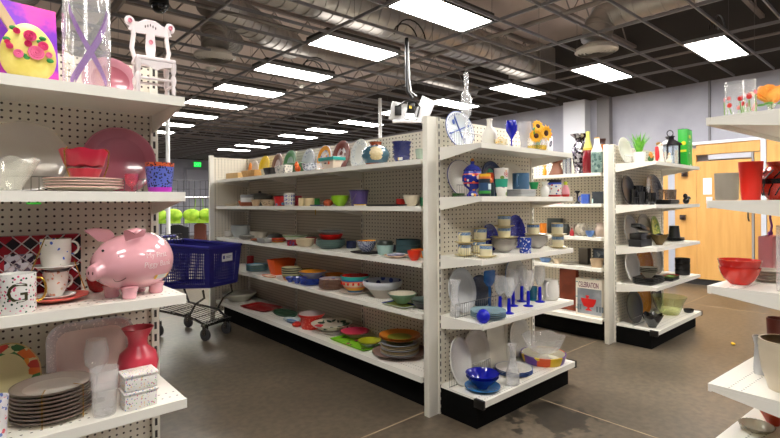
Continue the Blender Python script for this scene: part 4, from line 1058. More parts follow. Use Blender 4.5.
for px, w_, lab in ((490.5, 26, 'cobalt blue scalloped glass plate behind the middle tea cups'), (517, 30, 'cobalt blue patterned glass plate behind the printed mug')):
    p = P(k, 2, px, .345-.02-.03); stand(up(p, .0), w_, 27 if px < 500 else 33, [PAT((30, 36, 150), [(70, 80, 190), (20, 24, 110)], 60, .4, .12), COBALT, C(40, 50, 180, .15)], lab, tilt=7)
fence(k, 2, 445, 459, .2, 'small wire fence at the left end of the teacup shelf', h=.075)
# fourth shelf
p = P(k, 1, 463, .29); stand(p, 42, 44, [C(206, 206, 206, .25), C(216, 216, 216, .2)], 'pale grey oval plate standing at the left of the goblet shelf', tilt=11, rim=.2)
p = P(k, 1, 460, .235); V(p, 13, 37, 'waist', GL(dens=.25), 'clear glass vase with pinched waist in front of the oval plate', 'vase', 'glass_vase')
p = P(k, 1, 484, .29); stand(p, 36, 32, [C(52, 58, 72, .25), C(44, 52, 70, .2)], 'dark slate plate behind the blue scoop', tilt=9)
p = P(k, 1, 489, .23)
r = empty('serving_scoop', (p.x, p.y, p.z), 0, 'blue glass serving scoop standing upright behind the goblets', 'scoop')
b = MB(); b.bar((0, 0, 0), (0, .0, .17), .009, 10); b.build('handle', C(30, 96, 170, .2, coat=.3), r)
boxm = MB(); boxm.prism([(-.022, .165), (.022, .165), (.056, .2), (.056, .27), (.04, .275), (-.04, .275), (-.056, .27), (-.056, .2)], -.008, .008); boxm.build('head', C(32, 100, 176, .2, coat=.3), r, bevel=.003)
p = P(k, 1, 478, .135); 
for i in range(4): plate(p, 36, [GL(170, 196, 204, .6, .1), GL(170, 200, 210, .7, .1)], 'pale blue glass plate beside the cobalt ball, %s' % ['bottom of four', 'third from top', 'second from top', 'topmost of four'][i], h=.016, dz=.0115*i, group='pale blue glass plates', name='glass_plate')
p = P(k, 1, 474, .085); V(p, 14, 13.5, [(.3, 0), (.6, .08), (.9, .28), (1, .5), (.9, .72), (.6, .92), (.3, 1)], GL(24, 34, 220, .6), 'round cobalt blue glass ball at the front left of the goblet shelf', 'glass ball', 'glass_ball', solid=True)
def gob(px, d, lab, w=12, h=36):
    p = P(k, 1, px, d)
    o = empty('goblet', (p.x, p.y, p.z), 0, lab, 'goblet', 'goblets with cobalt blue stems')
    W, H = w*p.sw/2, h*p.sh
    MB().lathe([(0, 0), (W*.85, 0), (W*.85, .004), (.012, .012), (.013, H*.2), (.011, H*.42), (0, H*.43)], 24).build('stem', GL(20, 26, 215, .7), o)
    MB().lathe([(0, H*.43), (.012, H*.43), (W*.55, H*.5), (W*.95, H*.66), (W*.98, H*.8), (W*.8, H), (W*.78, H), (W*.95, H*.8), (W*.9, H*.66), (W*.5, H*.52), (0, H*.46)], 28).build('bowl', GL(dens=.3), o)
for i, (px, d) in enumerate(((499.5, .15), (508, .075), (512.5, .19), (520.5, .245), (527.5, .115), (539, .14))):
    gob(px, d, 'clear goblet with cobalt blue stem, ' + ['leftmost of the six', 'nearest the shelf front', 'directly behind the nearest one', 'farthest back of the six', 'second from the right', 'rightmost beside the white pitcher'][i])
p = P(k, 1, 516, .315-.02); stand(p, 36, 42, [C(210, 206, 196, .25), C(214, 212, 204, .25), C(60, 110, 160, .3)], 'white plate with blue rim standing behind the goblets', tilt=7, rim=.13)
p = P(k, 1, 533, .2); V(p, 9, 14, 'tumbler', GL(20, 140, 170, .6), 'small teal glass between the right-hand goblets', 'glass', 'tumbler')
p = P(k, 1, 550, .13); V(p, 17, 20, [(.75, 0), (.9, .05), (1, .35), (.95, .7), (.82, .9), (.88, 1)], C(228, 224, 216, .25, coat=.2), 'white ceramic pitcher with handle at the right of the goblets', 'pitcher', 'pitcher', handle=(3.3, dict(z0=.2, z1=.88, out=.3, th=.06)))
fence(k, 1, 447, 497, .17, 'wire fence in front of the grey oval plate', h=.09)
# bottom
p = P(k, 0, 457, .27); stand(p, 32, 47, [C(216, 212, 204, .25), C(224, 220, 212, .25)], 'white oval platter standing at the left of the bottom shelf', tilt=10, rim=.2, name='platter')
p = P(k, 0, 477, .29); stand(p, 42, 46, [C(206, 200, 188, .25), C(212, 206, 196, .25)], 'large beige-white plate standing second on the bottom shelf', tilt=7, rim=.2)
p = P(k, 0, 500, .285); stand(p, 34, 46, [C(218, 212, 198, .3), C(222, 218, 206, .3)], 'white rectangular platter standing on the bottom shelf', 'rect', tilt=6, rim=.12, name='platter', r=.1)
p = P(k, 0, 524, .285); stand(p, 36, 40, [C(216, 212, 204, .25), C(226, 222, 214, .25)], 'white oval platter standing behind the punch bowl', tilt=6, rim=.2, name='platter')
p = P(k, 0, 480, .13)
plate(p, 36, [C(40, 110, 170, .2, coat=.4)], 'turquoise blue plate under the cobalt bowls', h=.028)
V(p, 33, 11, 'wide', GL(34, 60, 170, .8), 'deep cobalt blue glass bowl, lower of two', 'bowl', 'glass_bowl', dz=.014)
V(p, 34, 12, 'wide', GL(24, 34, 190, .75), 'deep cobalt blue glass bowl, upper of two', 'bowl', 'glass_bowl', dz=.030)
p = P(k, 0, 511, .175)
for i in range(3): plate(p, 38, [C(216, 212, 206, .25), C(216, 212, 206, .25), C(50, 80, 150, .3)], 'white plate with thin blue rim lying flat, %s' % ['lowest of three', 'middle of three', 'topmost of three'][i], h=.018, dz=.011*i, group='flat white plates with blue rims')
p = P(k, 0, 511.5, .04); V(p, 14, 40, [(.85, 0), (1, .03), (.95, .3), (.5, .62), (.42, .75), (.5, .92), (.75, 1)], GL(dens=.26), 'clear glass carafe at the front of the bottom shelf', 'carafe', 'glass_carafe')
p = P(k, 0, 543, .175)
def rimcol(): return PAT((236, 190, 40), [(226, 90, 40), (110, 70, 160), (236, 200, 50), (200, 50, 60), (90, 60, 150)], 9, .9, .35, 'facet')
V(p, 46, 8.5, [(.86, 0), (.9, .1), (1, 1)], [C(230, 224, 206, .35), rimcol()], 'round tray with orange, yellow and purple painted rim', 'tray', 'round_tray', bands=[(1.1, 1)], inner=0, wall=.012)
PB = GL(dens=.26)
V(p, 21, 7, [(.9, 0), (.95, .06), (.5, .4), (.4, .6), (.55, 1)], PB, 'glass foot of the punch bowl standing on the painted tray', 'bowl stand', 'glass_stand', dz=.013, n=36, solid=True)
V(p, 43, 16, [(.35, 0), (.6, .12), (.8, .4), (.92, .75), (1, 1)], PB, 'large clear cut-glass punch bowl on the painted tray', 'punch bowl', 'punch_bowl', dz=.013+7*p.sh+.003, n=48, wob=lambda a, r, z, W, H: (r*(1+.035*math.sin(12*a)*(z/H)), z+.008*math.sin(6*a)*(z/H)), wall=.004)
fence(k, 0, 444, 487, .20, 'wire fence in front of the white platters on the bottom shelf', h=.10)
# ================================================================ black display, right (E2)
k = 'E2'
p = P(k, 4, 628, .3); stand(p, 34, 27, [C(228, 224, 212, .3), C(232, 228, 218, .3)], 'white round plate standing behind the potted grass', tilt=9)
p = P(k, 4, 637, .25)
def grass(o, W, H):
    random.seed(3)
    b = MB()
    for i in range(46):
        a = random.uniform(0, 6.28); L_ = random.uniform(.11, .2); out = random.uniform(.02, .10); w_ = .006
        b0 = Vector((math.cos(a)*.02, math.sin(a)*.02, H*.92)); m_ = Vector((math.cos(a)*(.02+out*.4), math.sin(a)*(.02+out*.4), H+L_*.6)); e_ = Vector((math.cos(a)*(.02+out), math.sin(a)*(.02+out), H+L_))
        t_ = Vector((-math.sin(a), math.cos(a), 0))*w_; up_ = Vector((0, 0, .003))
        pr = [(b0, 1), (m_, 1.1), (e_, .1)]
        vs = [[b.b.verts.new(c-t_*s_), b.b.verts.new(c+t_*s_), b.b.verts.new(c+up_*s_+Vector((math.cos(a), math.sin(a), 0))*.002)] for c, s_ in pr]
        for A, B in zip(vs, vs[1:]):
            for q in range(3): b.b.faces.new((A[q], A[(q+1) % 3], B[(q+1) % 3], B[q]))
    b.build('grass_blades', NOI((70, 160, 40), (130, 205, 70), 30, .5, .3, .7), o)
V(p, 14, 11, 'steep', C(236, 234, 230, .35), 'potted green grass in a white pot on the top right shelf', 'potted plant', 'potted_grass', extra=grass, solid=True)
p = P(k, 4, 659.5, .13)
r = empty('figurine', (p.x, p.y, p.z), 0, 'robed figurine in white gown and red cloak beside the lantern', 'figurine', None)
MB().lathe([(0, 0), (.05, 0), (.048, .02), (.036, .1), (.03, .15), (.02, .175), (0, .18)], 20, wob=lambda a, r_, z_: (r_*(1+.08*math.sin(6*a)), z_)).sphere((0, -.006, .195), .023, mi=0).build('gown', C(236, 226, 212, .6), r, smooth=60)
b = MB()
for sx in (-1, 1): b.tube([(sx*.03, .01, .17), (sx*.05, -.0, .12), (sx*.06, -.005, .07), (sx*.065, .0, .03)], [.016, .02, .02, .012], 10)
b.build('red_cloak', C(196, 24, 30, .6), r)
MB().sphere((0, -.024, .19), .014, (1, .6, 1)).build('face', C(226, 180, 150, .6), r)
MB().sphere((0, .003, .205), .026, (1, 1, .7)).build('hair', C(150, 110, 50, .8), r)
MB().sphere((0, -.028, .168), .016, (1, .6, 1.5)).build('beard', C(240, 238, 232, .8), r)
p = P(k, 4, 651, .07); blob(p, [(0, 0, .028, .028, 1, .9, 1, 0), (0, 0, .068, .019, 1, 1, 1, 1), (-.02, -.014, .045, .01, 1, 1, 1.6, 1), (.02, -.014, .045, .01, 1, 1, 1.6, 1), (-.013, 0, .088, .006, 1, 1, 1, 1), (.013, 0, .088, .006, 1, 1, 1, 1)], [C(50, 90, 50, .7), C(200, 130, 50, .7)], 'small golden-brown bear figurine at the foot of the robed figurine', 'figurine', 'bear_figurine')
p = P(k, 4, 669, .06); blob(p, [(0, 0, .03, .03, .9, .8, 1, 0), (0, 0, .07, .018, .8, .8, 1.5, 0), (0, -.002, .1, .013, 1, 1, 1, 1)], [C(232, 222, 200, .6), C(226, 190, 150, .6)], 'tiny cream figurine in front of the black lantern', 'figurine', 'figurine')
p = P(k, 4, 670.5, .15)
r = empty('lantern', (p.x, p.y, p.z), -.75, 'black metal lantern with glass sides and ring handle', 'lantern')
LB = C(44, 38, 42, .4, .5); q = .062; hh = .215
MB().box(-q-.012, q+.012, -q-.012, q+.012, 0, .018).build('base', LB, r, bevel=.003)
for sx in (-1, 1):
    for sy in (-1, 1): MB().box(sx*q-.007, sx*q+.007, sy*q-.007, sy*q+.007, .018, hh).build('corner_post', LB, r)
for sx, sy in ((1, 0), (-1, 0), (0, 1), (0, -1)):
    MB().box(*( (sx*q-.001, sx*q+.001, -q+.008, q-.008) if sx else (-q+.008, q-.008, sy*q-.001, sy*q+.001)), .02, hh-.001).build('glass_pane', GL(235, 240, 250, .2), r)
b = MB(); A = [[b.b.verts.new((a*s_, c*s_, z_)) for a, c in ((-1, -1), (1, -1), (1, 1), (-1, 1))] for s_, z_ in ((q+.02, hh), (q+.02, hh+.01), (.026, hh+.065), (.026, hh+.09))]
b.b.faces.new(A[0][::-1]); b.b.faces.new(A[-1])
for X_, Y_ in zip(A, A[1:]):
    for i in range(4): b.b.faces.new((X_[i], X_[(i+1) % 4], Y_[(i+1) % 4], Y_[i]))
b.build('roof', LB, r)
MB().box(-.034, .034, -.034, .034, hh+.09, hh+.098).build('cap', LB, r)
MB().tube([(.032*math.cos(2*math.pi*i/20), 0, hh+.13+.032*math.sin(2*math.pi*i/20)) for i in range(20)], .005, 8, closed=True).build('ring_handle', LB, r)
MB().lathe([(0, .018), (.028, .018), (.028, .11), (.0, .112)], 20).bar((0, 0, .11), (0, 0, .122), .0015).build('candle', C(240, 236, 226, .5), r)
p = P(k, 4, 685.5, .085)
def carton(o, W, H):
    D = .09/2; yl = C(236, 226, 40, .5)
    text_mesh('aro', .06, yl, o, xf=lambda v: Vector((v.x+.0, v.y-D-.0005, v.z+H*.82)), bold=.003)
    b = MB()
    for i, (x0, x1, z_) in enumerate(((-.05, .02, .68), (-.05, -.04, .6), (-.05, -.042, .5), (-.05, -.042, .42), (-.05, .01, .36))): b.box(x0*.9, x1*.9, -D-.001, -D+.001, z_*H-.004, z_*H+.004)
    b.build('small_print', C(200, 236, 190, .5), o)
    MB().box(.012, .026, -D-.001, -D+.001, H*.4, H*.58).build('bottle_picture', C(40, 50, 60, .5), o)
    b = MB(); b.sphere((-W/2, -.01, H*.62), .022, (.05, 1, 1)); b.box(-W/2-.001, -W/2+.001, -.035, .03, H*.38, H*.44); b.build('side_mark', yl, o)
    MB().box(-W/2, W/2, -D, D, H, H+.004).box(-W/2-.0005, W/2, -.01, .01, H+.003, H+.006).build('top_flap', C(30, 90, 40, .6), o)
    MB().box(.02, .05, -D-.001, -D+.001, .004, .022).build('white_patch', C(236, 240, 236, .5), o)
boxy(p, 25, 36, .09, C(36, 176, 46, .4), 'tall bright green carton with yellow lettering next to the lantern', 'carton', 'carton', extra=carton, rz=.1)
fence(k, 4, 622, 632, .24, 'small wire fence at the left of the top right shelf', h=.07)
# black dishes
BK = C(14, 14, 16, .25, coat=.2); BK2 = C(27, 27, 30, .4); BG = GL(40, 40, 44, .6)
p = P(k, 3, 626, .29); stand(p, 34, 30, [C(50, 52, 56, .3), BK2], 'black oval platter standing on the upper black shelf', tilt=9, name='platter')
p = P(k, 3, 637, .26); V(p, 10, 19, 'cyl', BK, 'tall black mug stack beside the oval platter, rear', 'mug', 'mug', handle=(-.2, {}))
p = P(k, 3, 634, .24); V(p, 7.5, 15, 'mug', BK, 'black mug in front of the oval platter', 'mug', 'mug', handle=(.2, {}))
p = P(k, 3, 641, .17); V(p, 6.5, 13, 'tumbler', BK2, 'black tumbler beside the front black mug', 'cup', 'tumbler')
p = P(k, 3, 645, .22); V(p, 11, 18, 'cyl', BK, 'tall dark mug with handle behind the black tumblers', 'mug', 'mug', handle=(.4, {}))
p = P(k, 3, 652, .065); V(p, 10, 12, 'cup', BK, 'black teacup at the front of the upper black shelf', 'cup', 'cup')
p = P(k, 3, 655, .3); stand(p, 46, 30, [C(46, 46, 50, .25), BK], 'black round plate standing at the middle of the upper black shelf', tilt=9)
p = P(k, 3, 648.5, .14); V(p, 5, 27, WG, GL(dens=.15), 'clear champagne flute among the black cups', 'glass', 'flute_glass', wall=.0015)
p = P(k, 3, 667, .13)
h = 0
for i in range(3): tray(p, 30, .16, [BK, BK2], 'black rectangular plate under the small glasses, %s' % ['bottom', 'middle', 'topmost'][i], h=.02, dz=.014*i, cat='plate', name='square_plate', r=.08, group='black plates under glasses')
for px, dd in ((661.5, .13), (667, .08), (670, .16), (674, .1)):
    q_ = P(k, 3, px, dd); V(up(q_, .0495), 5.5, 10, 'tumbler', GL(200, 190, 180, .2), {661.5: 'left small smoked glass on the black plates', 667: 'front small smoked glass on the black plates', 670: 'rear small smoked glass on the black plates', 674: 'right small smoked glass on the black plates'}[px], 'glass', 'small_glass')
p = P(k, 3, 686, .07); blob(p, [(0, 0, .035, .035, 1, .9, 1, 0), (.035, -.01, .06, .026, 1, 1, 1, 0), (-.02, 0, .085, .022, 1, 1, 1.3, 0), (.03, -.02, .05, .016, 1, 1, 1, 1)], [BK, C(190, 160, 60, .4)], 'black sculpted ornament with gold spot at the shelf end', 'ornament', 'ornament')
# third level
p = P(k, 2, 627, .29); stand(p, 36, 31, [C(176, 172, 164, .3), C(150, 148, 142, .3)], 'grey-white plate standing at the left of the middle black shelf', tilt=9)
p = P(k, 2, 645, .31); stand(p, 40, 29, [C(196, 190, 176, .3), C(160, 154, 144, .3)], 'beige-white plate standing behind the black boxes', tilt=8)
p = P(k, 2, 640, .20); boxy(p, 30, 7, .12, BK2, 'black rectangular baking dish, lower of two', 'dish', 'baking_dish', wall=.006)
boxy(up(p, 7*p.sh+.001), 27, 6, .11, BK, 'black rectangular baking dish, upper of two', 'dish', 'baking_dish', wall=.006)
T_ = up(p, 13.2*p.sh+.001); o = boxy(T_, 26, 3.5, .09, BK, 'black loaf pan tilted on top of the baking dishes', 'pan', 'loaf_pan'); o.rotation_euler = (0, .22, .0); o.location.z += .036
p = P(k, 2, 656, .27); stand(p, 24, 26, [PAT((200, 200, 90), [(90, 140, 70), (230, 210, 120), (60, 90, 60)], 30, .4, .4, 'blotch'), C(150, 170, 90, .4)], 'yellow and green patterned plate on the middle black shelf', tilt=9)
p = P(k, 2, 659, .12); V(p, 19, 10.5, 'wide', [C(104, 82, 44, .25, .2), BK], 'bronze-brown ruffled bowl at the front of the middle black shelf', 'bowl', 'bowl', inner=1, wob=lambda a, r, z, W, H: (r, z+.006*math.sin(5*a)*(z/H)))
p = P(k, 2, 674, .19)
h = pstack(p, 21, 3, [[BK, BK2]], 'dark plate under the black lampshade-like cup', h=.018, step=.012, group='dark plates on the middle shelf')
V(p, 12.5, 12, [(1, 0), (.98, .05), (.8, 1)], BK2, 'upturned black cup on the dark plates', 'cup', 'cup', dz=h-.006, solid=True)
# fourth level
p = P(k, 1, 628, .28); stand(p, 38, 32, [C(196, 194, 188, .25), C(206, 204, 198, .25)], 'white plate standing at the left of the lower black shelf', tilt=9)
p = P(k, 1, 645, .31); stand(p, 44, 31, [C(170, 104, 34, .25), C(150, 88, 26, .25)], 'amber brown plate standing on the lower black shelf', tilt=8)
p = P(k, 1, 657, .33); stand(p, 34, 29, [C(176, 172, 160, .25), C(150, 150, 140, .25)], 'greyish plate standing behind the nested grey bowls', tilt=6)
p = P(k, 1, 648, .15)
for i in range(4): tray(p, 36, .2, [BK, BK2], 'black square-edged dinner plate, %s of four' % ['bottom', 'third', 'second', 'topmost'][i], h=.022, dz=.016*i, cat='plate', name='square_plate', r=.12, group='black square-edged dinner plates')
zz = .016*3+.012
for i in range(3): V(up(p, zz+.016*i), 19, 7, 'wide', [C(176, 170, 150, .3), BK], 'small grey-beige bowl nested on the black plates, %s' % ['bottom', 'middle', 'topmost'][i], 'bowl', 'bowl', inner=0, bands=[(.85, 0), (1.1, 1)], group='nested grey-beige bowls')
p = P(k, 1, 670, .075)
for i in range(3): tray(p, 24, .11, [BK, BK2] if i < 2 else [C(60, 130, 50, .4), C(150, 40, 36, .4)], ['black small plate at the front right, bottom', 'black small plate at the front right, middle', 'small green plate with red edge on two black ones'][i], h=.02, dz=.015*i, cat='plate', name='square_plate')
p = P(k, 1, 682, .12)
for i in range(3): V(up(p, (5.5*p.sh+.001)*i), 16, 5.5, 'mug', BK, 'black stacking bowl at the right end, %s' % ['bottom', 'middle', 'topmost'][i], 'bowl', 'bowl', group='black stacking bowls')
# bottom
p = P(k, 0, 630, .27); stand(p, 42, 32, [C(44, 44, 48, .35), BK2], 'black oval platter standing on the bottom right shelf', tilt=9, name='platter')
p = P(k, 0, 647, .29); stand(p, 46, 36, [C(176, 110, 30, .25), C(150, 90, 24, .25)], 'amber plate standing on the bottom right shelf', tilt=8)
p = P(k, 0, 660, .31); stand(p, 26, 30, [C(54, 54, 58, .35), BK2], 'narrow black plate standing behind the large glass bowl', tilt=7)
p = P(k, 0, 653.5, .07); V(p, 23, 13, 'wide', C(20, 20, 22, .1, coat=.5), 'glossy black ruffled bowl at the front corner', 'bowl', 'bowl', n=48, wob=lambda a, r, z, W, H: (r*(1+.05*math.sin(8*a)*(z/H)), z+.008*math.sin(8*a)*(z/H)))
p = P(k, 0, 667, .19); V(p, 36, 18, [(.5, 0), (.56, .06), (.66, .3), (.8, .7), (.94, .92), (1, 1)], GL(232, 236, 214, .10), 'large clear cut-glass bowl with greenish tint on the bottom shelf', 'bowl', 'glass_bowl', n=48, wob=lambda a, r, z, W, H: (r*(1+.03*math.sin(16*a)), z), wall=.006)
p = P(k, 0, 688, .07); tray(p, 15, .1, [BK2, BK], 'small dark dish at the right end of the bottom shelf', h=.03, shape='oval', cat='dish', name='dish')
fence(k, 0, 620, 643, .22, 'wire fence in front of the black oval platter', h=.08)
fence(k, 3, 621, 629, .2, 'small wire fence at the left of the upper black shelf', h=.07)
# ================================================================ long run (L1)
k = 'L1'
WK = C(196, 160, 104, .7)
# top shelf z 1.69
def ST(px, w, h, mats, lab, d=.33, tilt=8, lv=4, **kw):
    return stand(P(k, lv, px, d), w, h, mats, lab, tilt=tilt, **kw)
ST(254, 20, 19, [C(206, 198, 188, .3), C(220, 214, 206, .3)], 'greyish white plate standing at the far end of the top shelf')
ST(249.5, 7, 17, [C(230, 140, 40, .4)], 'narrow orange dish standing at the far end of the top shelf', d=.28)
ST(264, 23, 23, [C(230, 196, 20, .3), C(236, 206, 30, .3)], 'bright yellow oval platter standing on the top shelf', name='platter')
ST(277, 22, 24, [C(196, 180, 180, .3), C(120, 72, 44, .3)], 'brown rimmed plate with pale centre standing on the top shelf', rim=.5)
ST(289.5, 25, 26, [C(150, 172, 160, .3), C(58, 128, 62, .3)], 'green rimmed plate standing on the top shelf', rim=.45)
ST(308, 24, 26, [C(208, 212, 220, .3), PAT((214, 216, 222), [(130, 140, 180)], 40, .3, .3, 'blotch')], 'white plate with faint blue pattern standing on the top shelf', rim=.4)
ST(324, 26, 28, [PAT((226, 222, 220), [(120, 140, 200), (230, 150, 60)], 22, .35, .3), C(236, 160, 44, .3), C(200, 206, 220, .3)], 'white plate with wide orange border standing on the top shelf', rim=.34)
ST(341, 29, 31, [PAT((200, 180, 180), [(110, 130, 190), (220, 210, 210), (110, 40, 30)], 18, .5, .3, 'blotch'), C(124, 44, 26, .3)], 'red-brown rimmed plate with picture centre standing on the top shelf', rim=.42)
ST(359, 27, 31, [C(222, 220, 214, .3), PAT((216, 216, 214), [(170, 176, 190), (236, 234, 230)], 60, .4, .3), C(230, 228, 224, .3)], 'white openwork lace plate standing on the top shelf', rim=.4)
p = P(k, 4, 236, .12); boxy(p, 25, 6, .1, WK, 'folded tan wicker mat at the far end of the top shelf', 'wicker mat', 'wicker_mat', rz=.1)
p = P(k, 4, 252, .11); o = boxy(p, 32, 7, .1, NOI((206, 160, 96), (186, 136, 74), 18, .7), 'tan wicker bread basket lying on the top shelf', 'basket', 'basket', taper=.8, wall=.006)
p = P(k, 4, 264.5, .07); V(p, 6, 6.5, 'cone', C(222, 212, 186, .4), 'small cream cup beside the black bowl on the top shelf', 'cup', 'cup')
p = P(k, 4, 270.5, .09); boxy(p, 16, 7.5, .09, C(30, 26, 28, .3), 'small black square bowl on the top shelf', 'bowl', 'square_bowl', taper=.7, wall=.005)
p = P(k, 4, 284, .08); boxy(p, 22, 8.5, .09, PAT((226, 220, 208), [(110, 116, 120), (150, 150, 150)], 45, .35, .4, 'blotch'), 'white planter box with grey flower print on the top shelf', 'planter', 'planter', taper=.9, wall=.006)
p = P(k, 4, 296, .2); boxy(p, 28, 11, .14, C(86, 124, 86, .35), 'sage green square bowl on the top shelf', 'bowl', 'square_bowl', taper=.65, wall=.006)
p = P(k, 4, 299.5, .05); blob(p, [(0, 0, .03, .03, .8, 1, 1, 0), (-.02, -.0, .065, .021, 1, 1, 1, 0), (-.03, 0, .087, .007, 1, 1, 1.4, 0), (-.012, 0, .087, .007, 1, 1, 1.4, 0), (.02, 0, .03, .014, 1, 1, 1.8, 0)], [C(232, 100, 30, .3)], 'orange cat-shaped ornament in front of the green bowl', 'ornament', 'cat_ornament')
p = P(k, 4, 309, .12); V(p, 16, 8.5, 'cone', [PAT((196, 200, 208), [(50, 60, 90), (90, 100, 130)], 55, .42, .3, 'blotch')], 'blue-black and white patterned bowl on the top shelf', 'bowl', 'bowl')
p = P(k, 4, 319.5, .08); V(p, 8, 7, 'tumbler', GL(dens=.3), 'small clear glass beside the teal bowl', 'glass', 'small_glass')
p = P(k, 4, 332, .10); boxy(p, 26, 12, .12, C(232, 214, 196, .35), 'cream square bowl with teal rim and orange dot on the top shelf', 'bowl', 'square_bowl', taper=.6, wall=.007,
   extra=lambda o, W, H: (MB().box(-W/2-.003, W/2+.003, -.064, .064, H*.72, H*.98).build('teal_rim', C(40, 160, 150, .35), o), MB().sphere((W*.16, -.055, H*.5), .012, (1, .4, 1.2)).build('orange_dot', C(232, 100, 40, .4), o), MB().sphere((-W*.08, -.055, H*.5), .01, (2, .4, .6)).build('dark_mark', C(60, 50, 60, .4), o)))
p = P(k, 4, 376, .20)
V(p, 29, 24.5, [(.62, 0), (.66, .05), (.8, .15), (1, .42), (.94, .62), (.66, .8), (.42, .86), (.4, .9), (.46, 1)], [C(60, 96, 112, .15, coat=.5), C(140, 66, 36, .2, coat=.4), NOI((216, 200, 160), (170, 150, 100), 14, .2, .4, .6)], 'round glazed vase in teal, cream and rust on the top shelf', 'vase', 'vase', bands=[(.12, 1), (.84, 0), (1.1, 1)],
   extra=lambda o, W, H: MB().sphere((W*.14, -W*.11, H*.47), W*.355, (.98, .98, .85)).build('cream_glaze', NOI((222, 208, 170), (180, 160, 112), 14, .15, .4, .6), o))
p = P(k, 4, 402, .17)
for i in range(4): V(up(p, .034*i), 18+.8*i, 8, 'cone', C(40, 48, 110, .25, coat=.3), 'dark blue bowl tied with string on the top shelf, %s of four' % ['bottom', 'third', 'second', 'top'][i], 'bowl', 'bowl', group='tied dark blue bowls')
p = P(k, 4, 400.5, .052); tag(MB().box(-.022, .022, -.001, .001, .012, .032, 0).box(-.022, -.015, -.0015, .0015, .012, .032, 1).build('price_tag', [C(236, 236, 230, .5), YEL], None, (p.x, p.y, p.z), p.rz), 'white and yellow price tag in front of the dark blue bowls', 'price tag')
p = P(k, 4, 421.5, .14); V(p, 12, 12, 'cup', GL(200, 214, 200, .6, .15), 'frosted greenish glass bowl at the near end of the top shelf', 'bowl', 'glass_bowl')
p = P(k, 4, 411, .14); plate(p, 15, [GL(dens=.3)], 'clear glass plate lying near the post on the top shelf', name='glass_plate', h=.015)
# second shelf z 1.375
k2 = 3
p = P(k, k2, 231, .12); plate(p, 14, [C(222, 206, 176, .35)], 'beige plate at the far end of the second shelf', h=.03)
p = P(k, k2, 244, .25); V(p, 12, 5, 'dish', C(176, 84, 34, .35), 'flat terracotta dish on the second shelf', 'dish', 'dish')
p = P(k, k2, 262, .3)
V(p, 24, 9, 'steep', C(96, 96, 88, .35), 'dark grey casserole pot with lid on the second shelf', 'casserole', 'casserole', solid=True, extra=lambda o, W, H: MB().sphere((0, 0, H+.055), .018, (1.2, 1, .7)).build('knob', C(60, 60, 56, .3), MB().lathe([(W*.53, H), (W*.53, H+.008), (W*.35, H+.035), (.02, H+.045), (0, H+.045)], 24).build('lid', C(80, 82, 76, .3), o)))
p = P(k, k2, 250.5, .13); V(p, 13, 11, 'cyl', [C(226, 226, 222, .3), C(150, 152, 150, .3), C(150, 80, 50, .4)], 'grey-lidded white canister on the second shelf', 'canister', 'canister', bands=[(.35, 2), (.75, 0), (1.1, 1)], solid=True)
p = P(k, k2, 257, .045); V(p, 10, 6.5, 'cone', C(206, 176, 140, .4), 'small tan bowl at the front of the second shelf', 'bowl', 'bowl')
p = P(k, k2, 268, .12); V(p, 18, 6.5, 'cone', PAT((206, 184, 150), [(190, 150, 90), (150, 130, 110)], 40, .35, .4, 'blotch'), 'beige flower-patterned bowl on the second shelf', 'bowl', 'bowl')
p = P(k, k2, 281, .16); V(p, 15, 10.5, 'steep', [C(190, 28, 30, .3), C(24, 20, 22, .4), PAT((190, 28, 30), [(80, 130, 160), (220, 170, 60)], 20, .35, .3)], 'red bowl with black rim and painted medallion on the second shelf', 'bowl', 'bowl', bands=[(.7, 2), (.9, 0), (1.1, 1)])
p = P(k, k2, 289.5, .06); V(p, 11.5, 13, 'mug', [C(228, 224, 214, .25), CHK((44, 60, 150), (228, 224, 214), 1/.012, .3, True)], 'white mug with three rows of blue pattern on the second shelf', 'mug', 'mug', bands=[(.12, 0), (.3, 1), (.4, 0), (.58, 1), (.68, 0), (.86, 1), (1.1, 0)])
p = P(k, k2, 297.5, .2); V(p, 9, 10, 'cyl', C(150, 34, 44, .3), 'dark red mug behind the blue-patterned mug', 'mug', 'mug', handle=(2.4, {}))
p = P(k, k2, 301.5, .075); V(p, 6, 8, 'cyl', C(226, 206, 160, .35), 'narrow cream cup, first of the cream pair', 'cup', 'cup')
p = P(k, k2, 309.5, .09); V(p, 10, 8, 'cyl', C(226, 204, 156, .35), 'wide cream cup, second of the cream pair', 'cup', 'cup')
p = P(k, k2, 315.5, .23); V(p, 9, 7.5, 'cyl', C(50, 130, 50, .3), 'green mug half hidden behind the cream cups', 'mug', 'mug')
p = P(k, k2, 317, .06); tray(p, 22, .09, [C(34, 44, 90, .3), C(40, 60, 120, .3)], 'small dark blue dish lying at the front of the second shelf', h=.012, shape='oval', cat='dish', name='dish')
p = P(k, k2, 328, .08); V(p, 10, 7, 'ball', NOI((150, 60, 30), (190, 86, 44), 60, .6, bump=.5), 'rust-red knobbly flower ornament beside the lime bowl', 'ornament', 'ornament', n=12, wob=lambda a, r, z, W, H: (r*(1+.12*math.sin(5*a+z*90)), z), solid=True)
p = P(k, k2, 340, .13); V(p, 18.5, 10.5, 'bowl', C(140, 190, 28, .3, coat=.2), 'lime green ribbed bowl on the second shelf', 'bowl', 'bowl', n=48, wob=lambda a, r, z, W, H: (r*(1+.02*math.sin(20*a)*(z > H*.1)*(z < H*.85)), z))
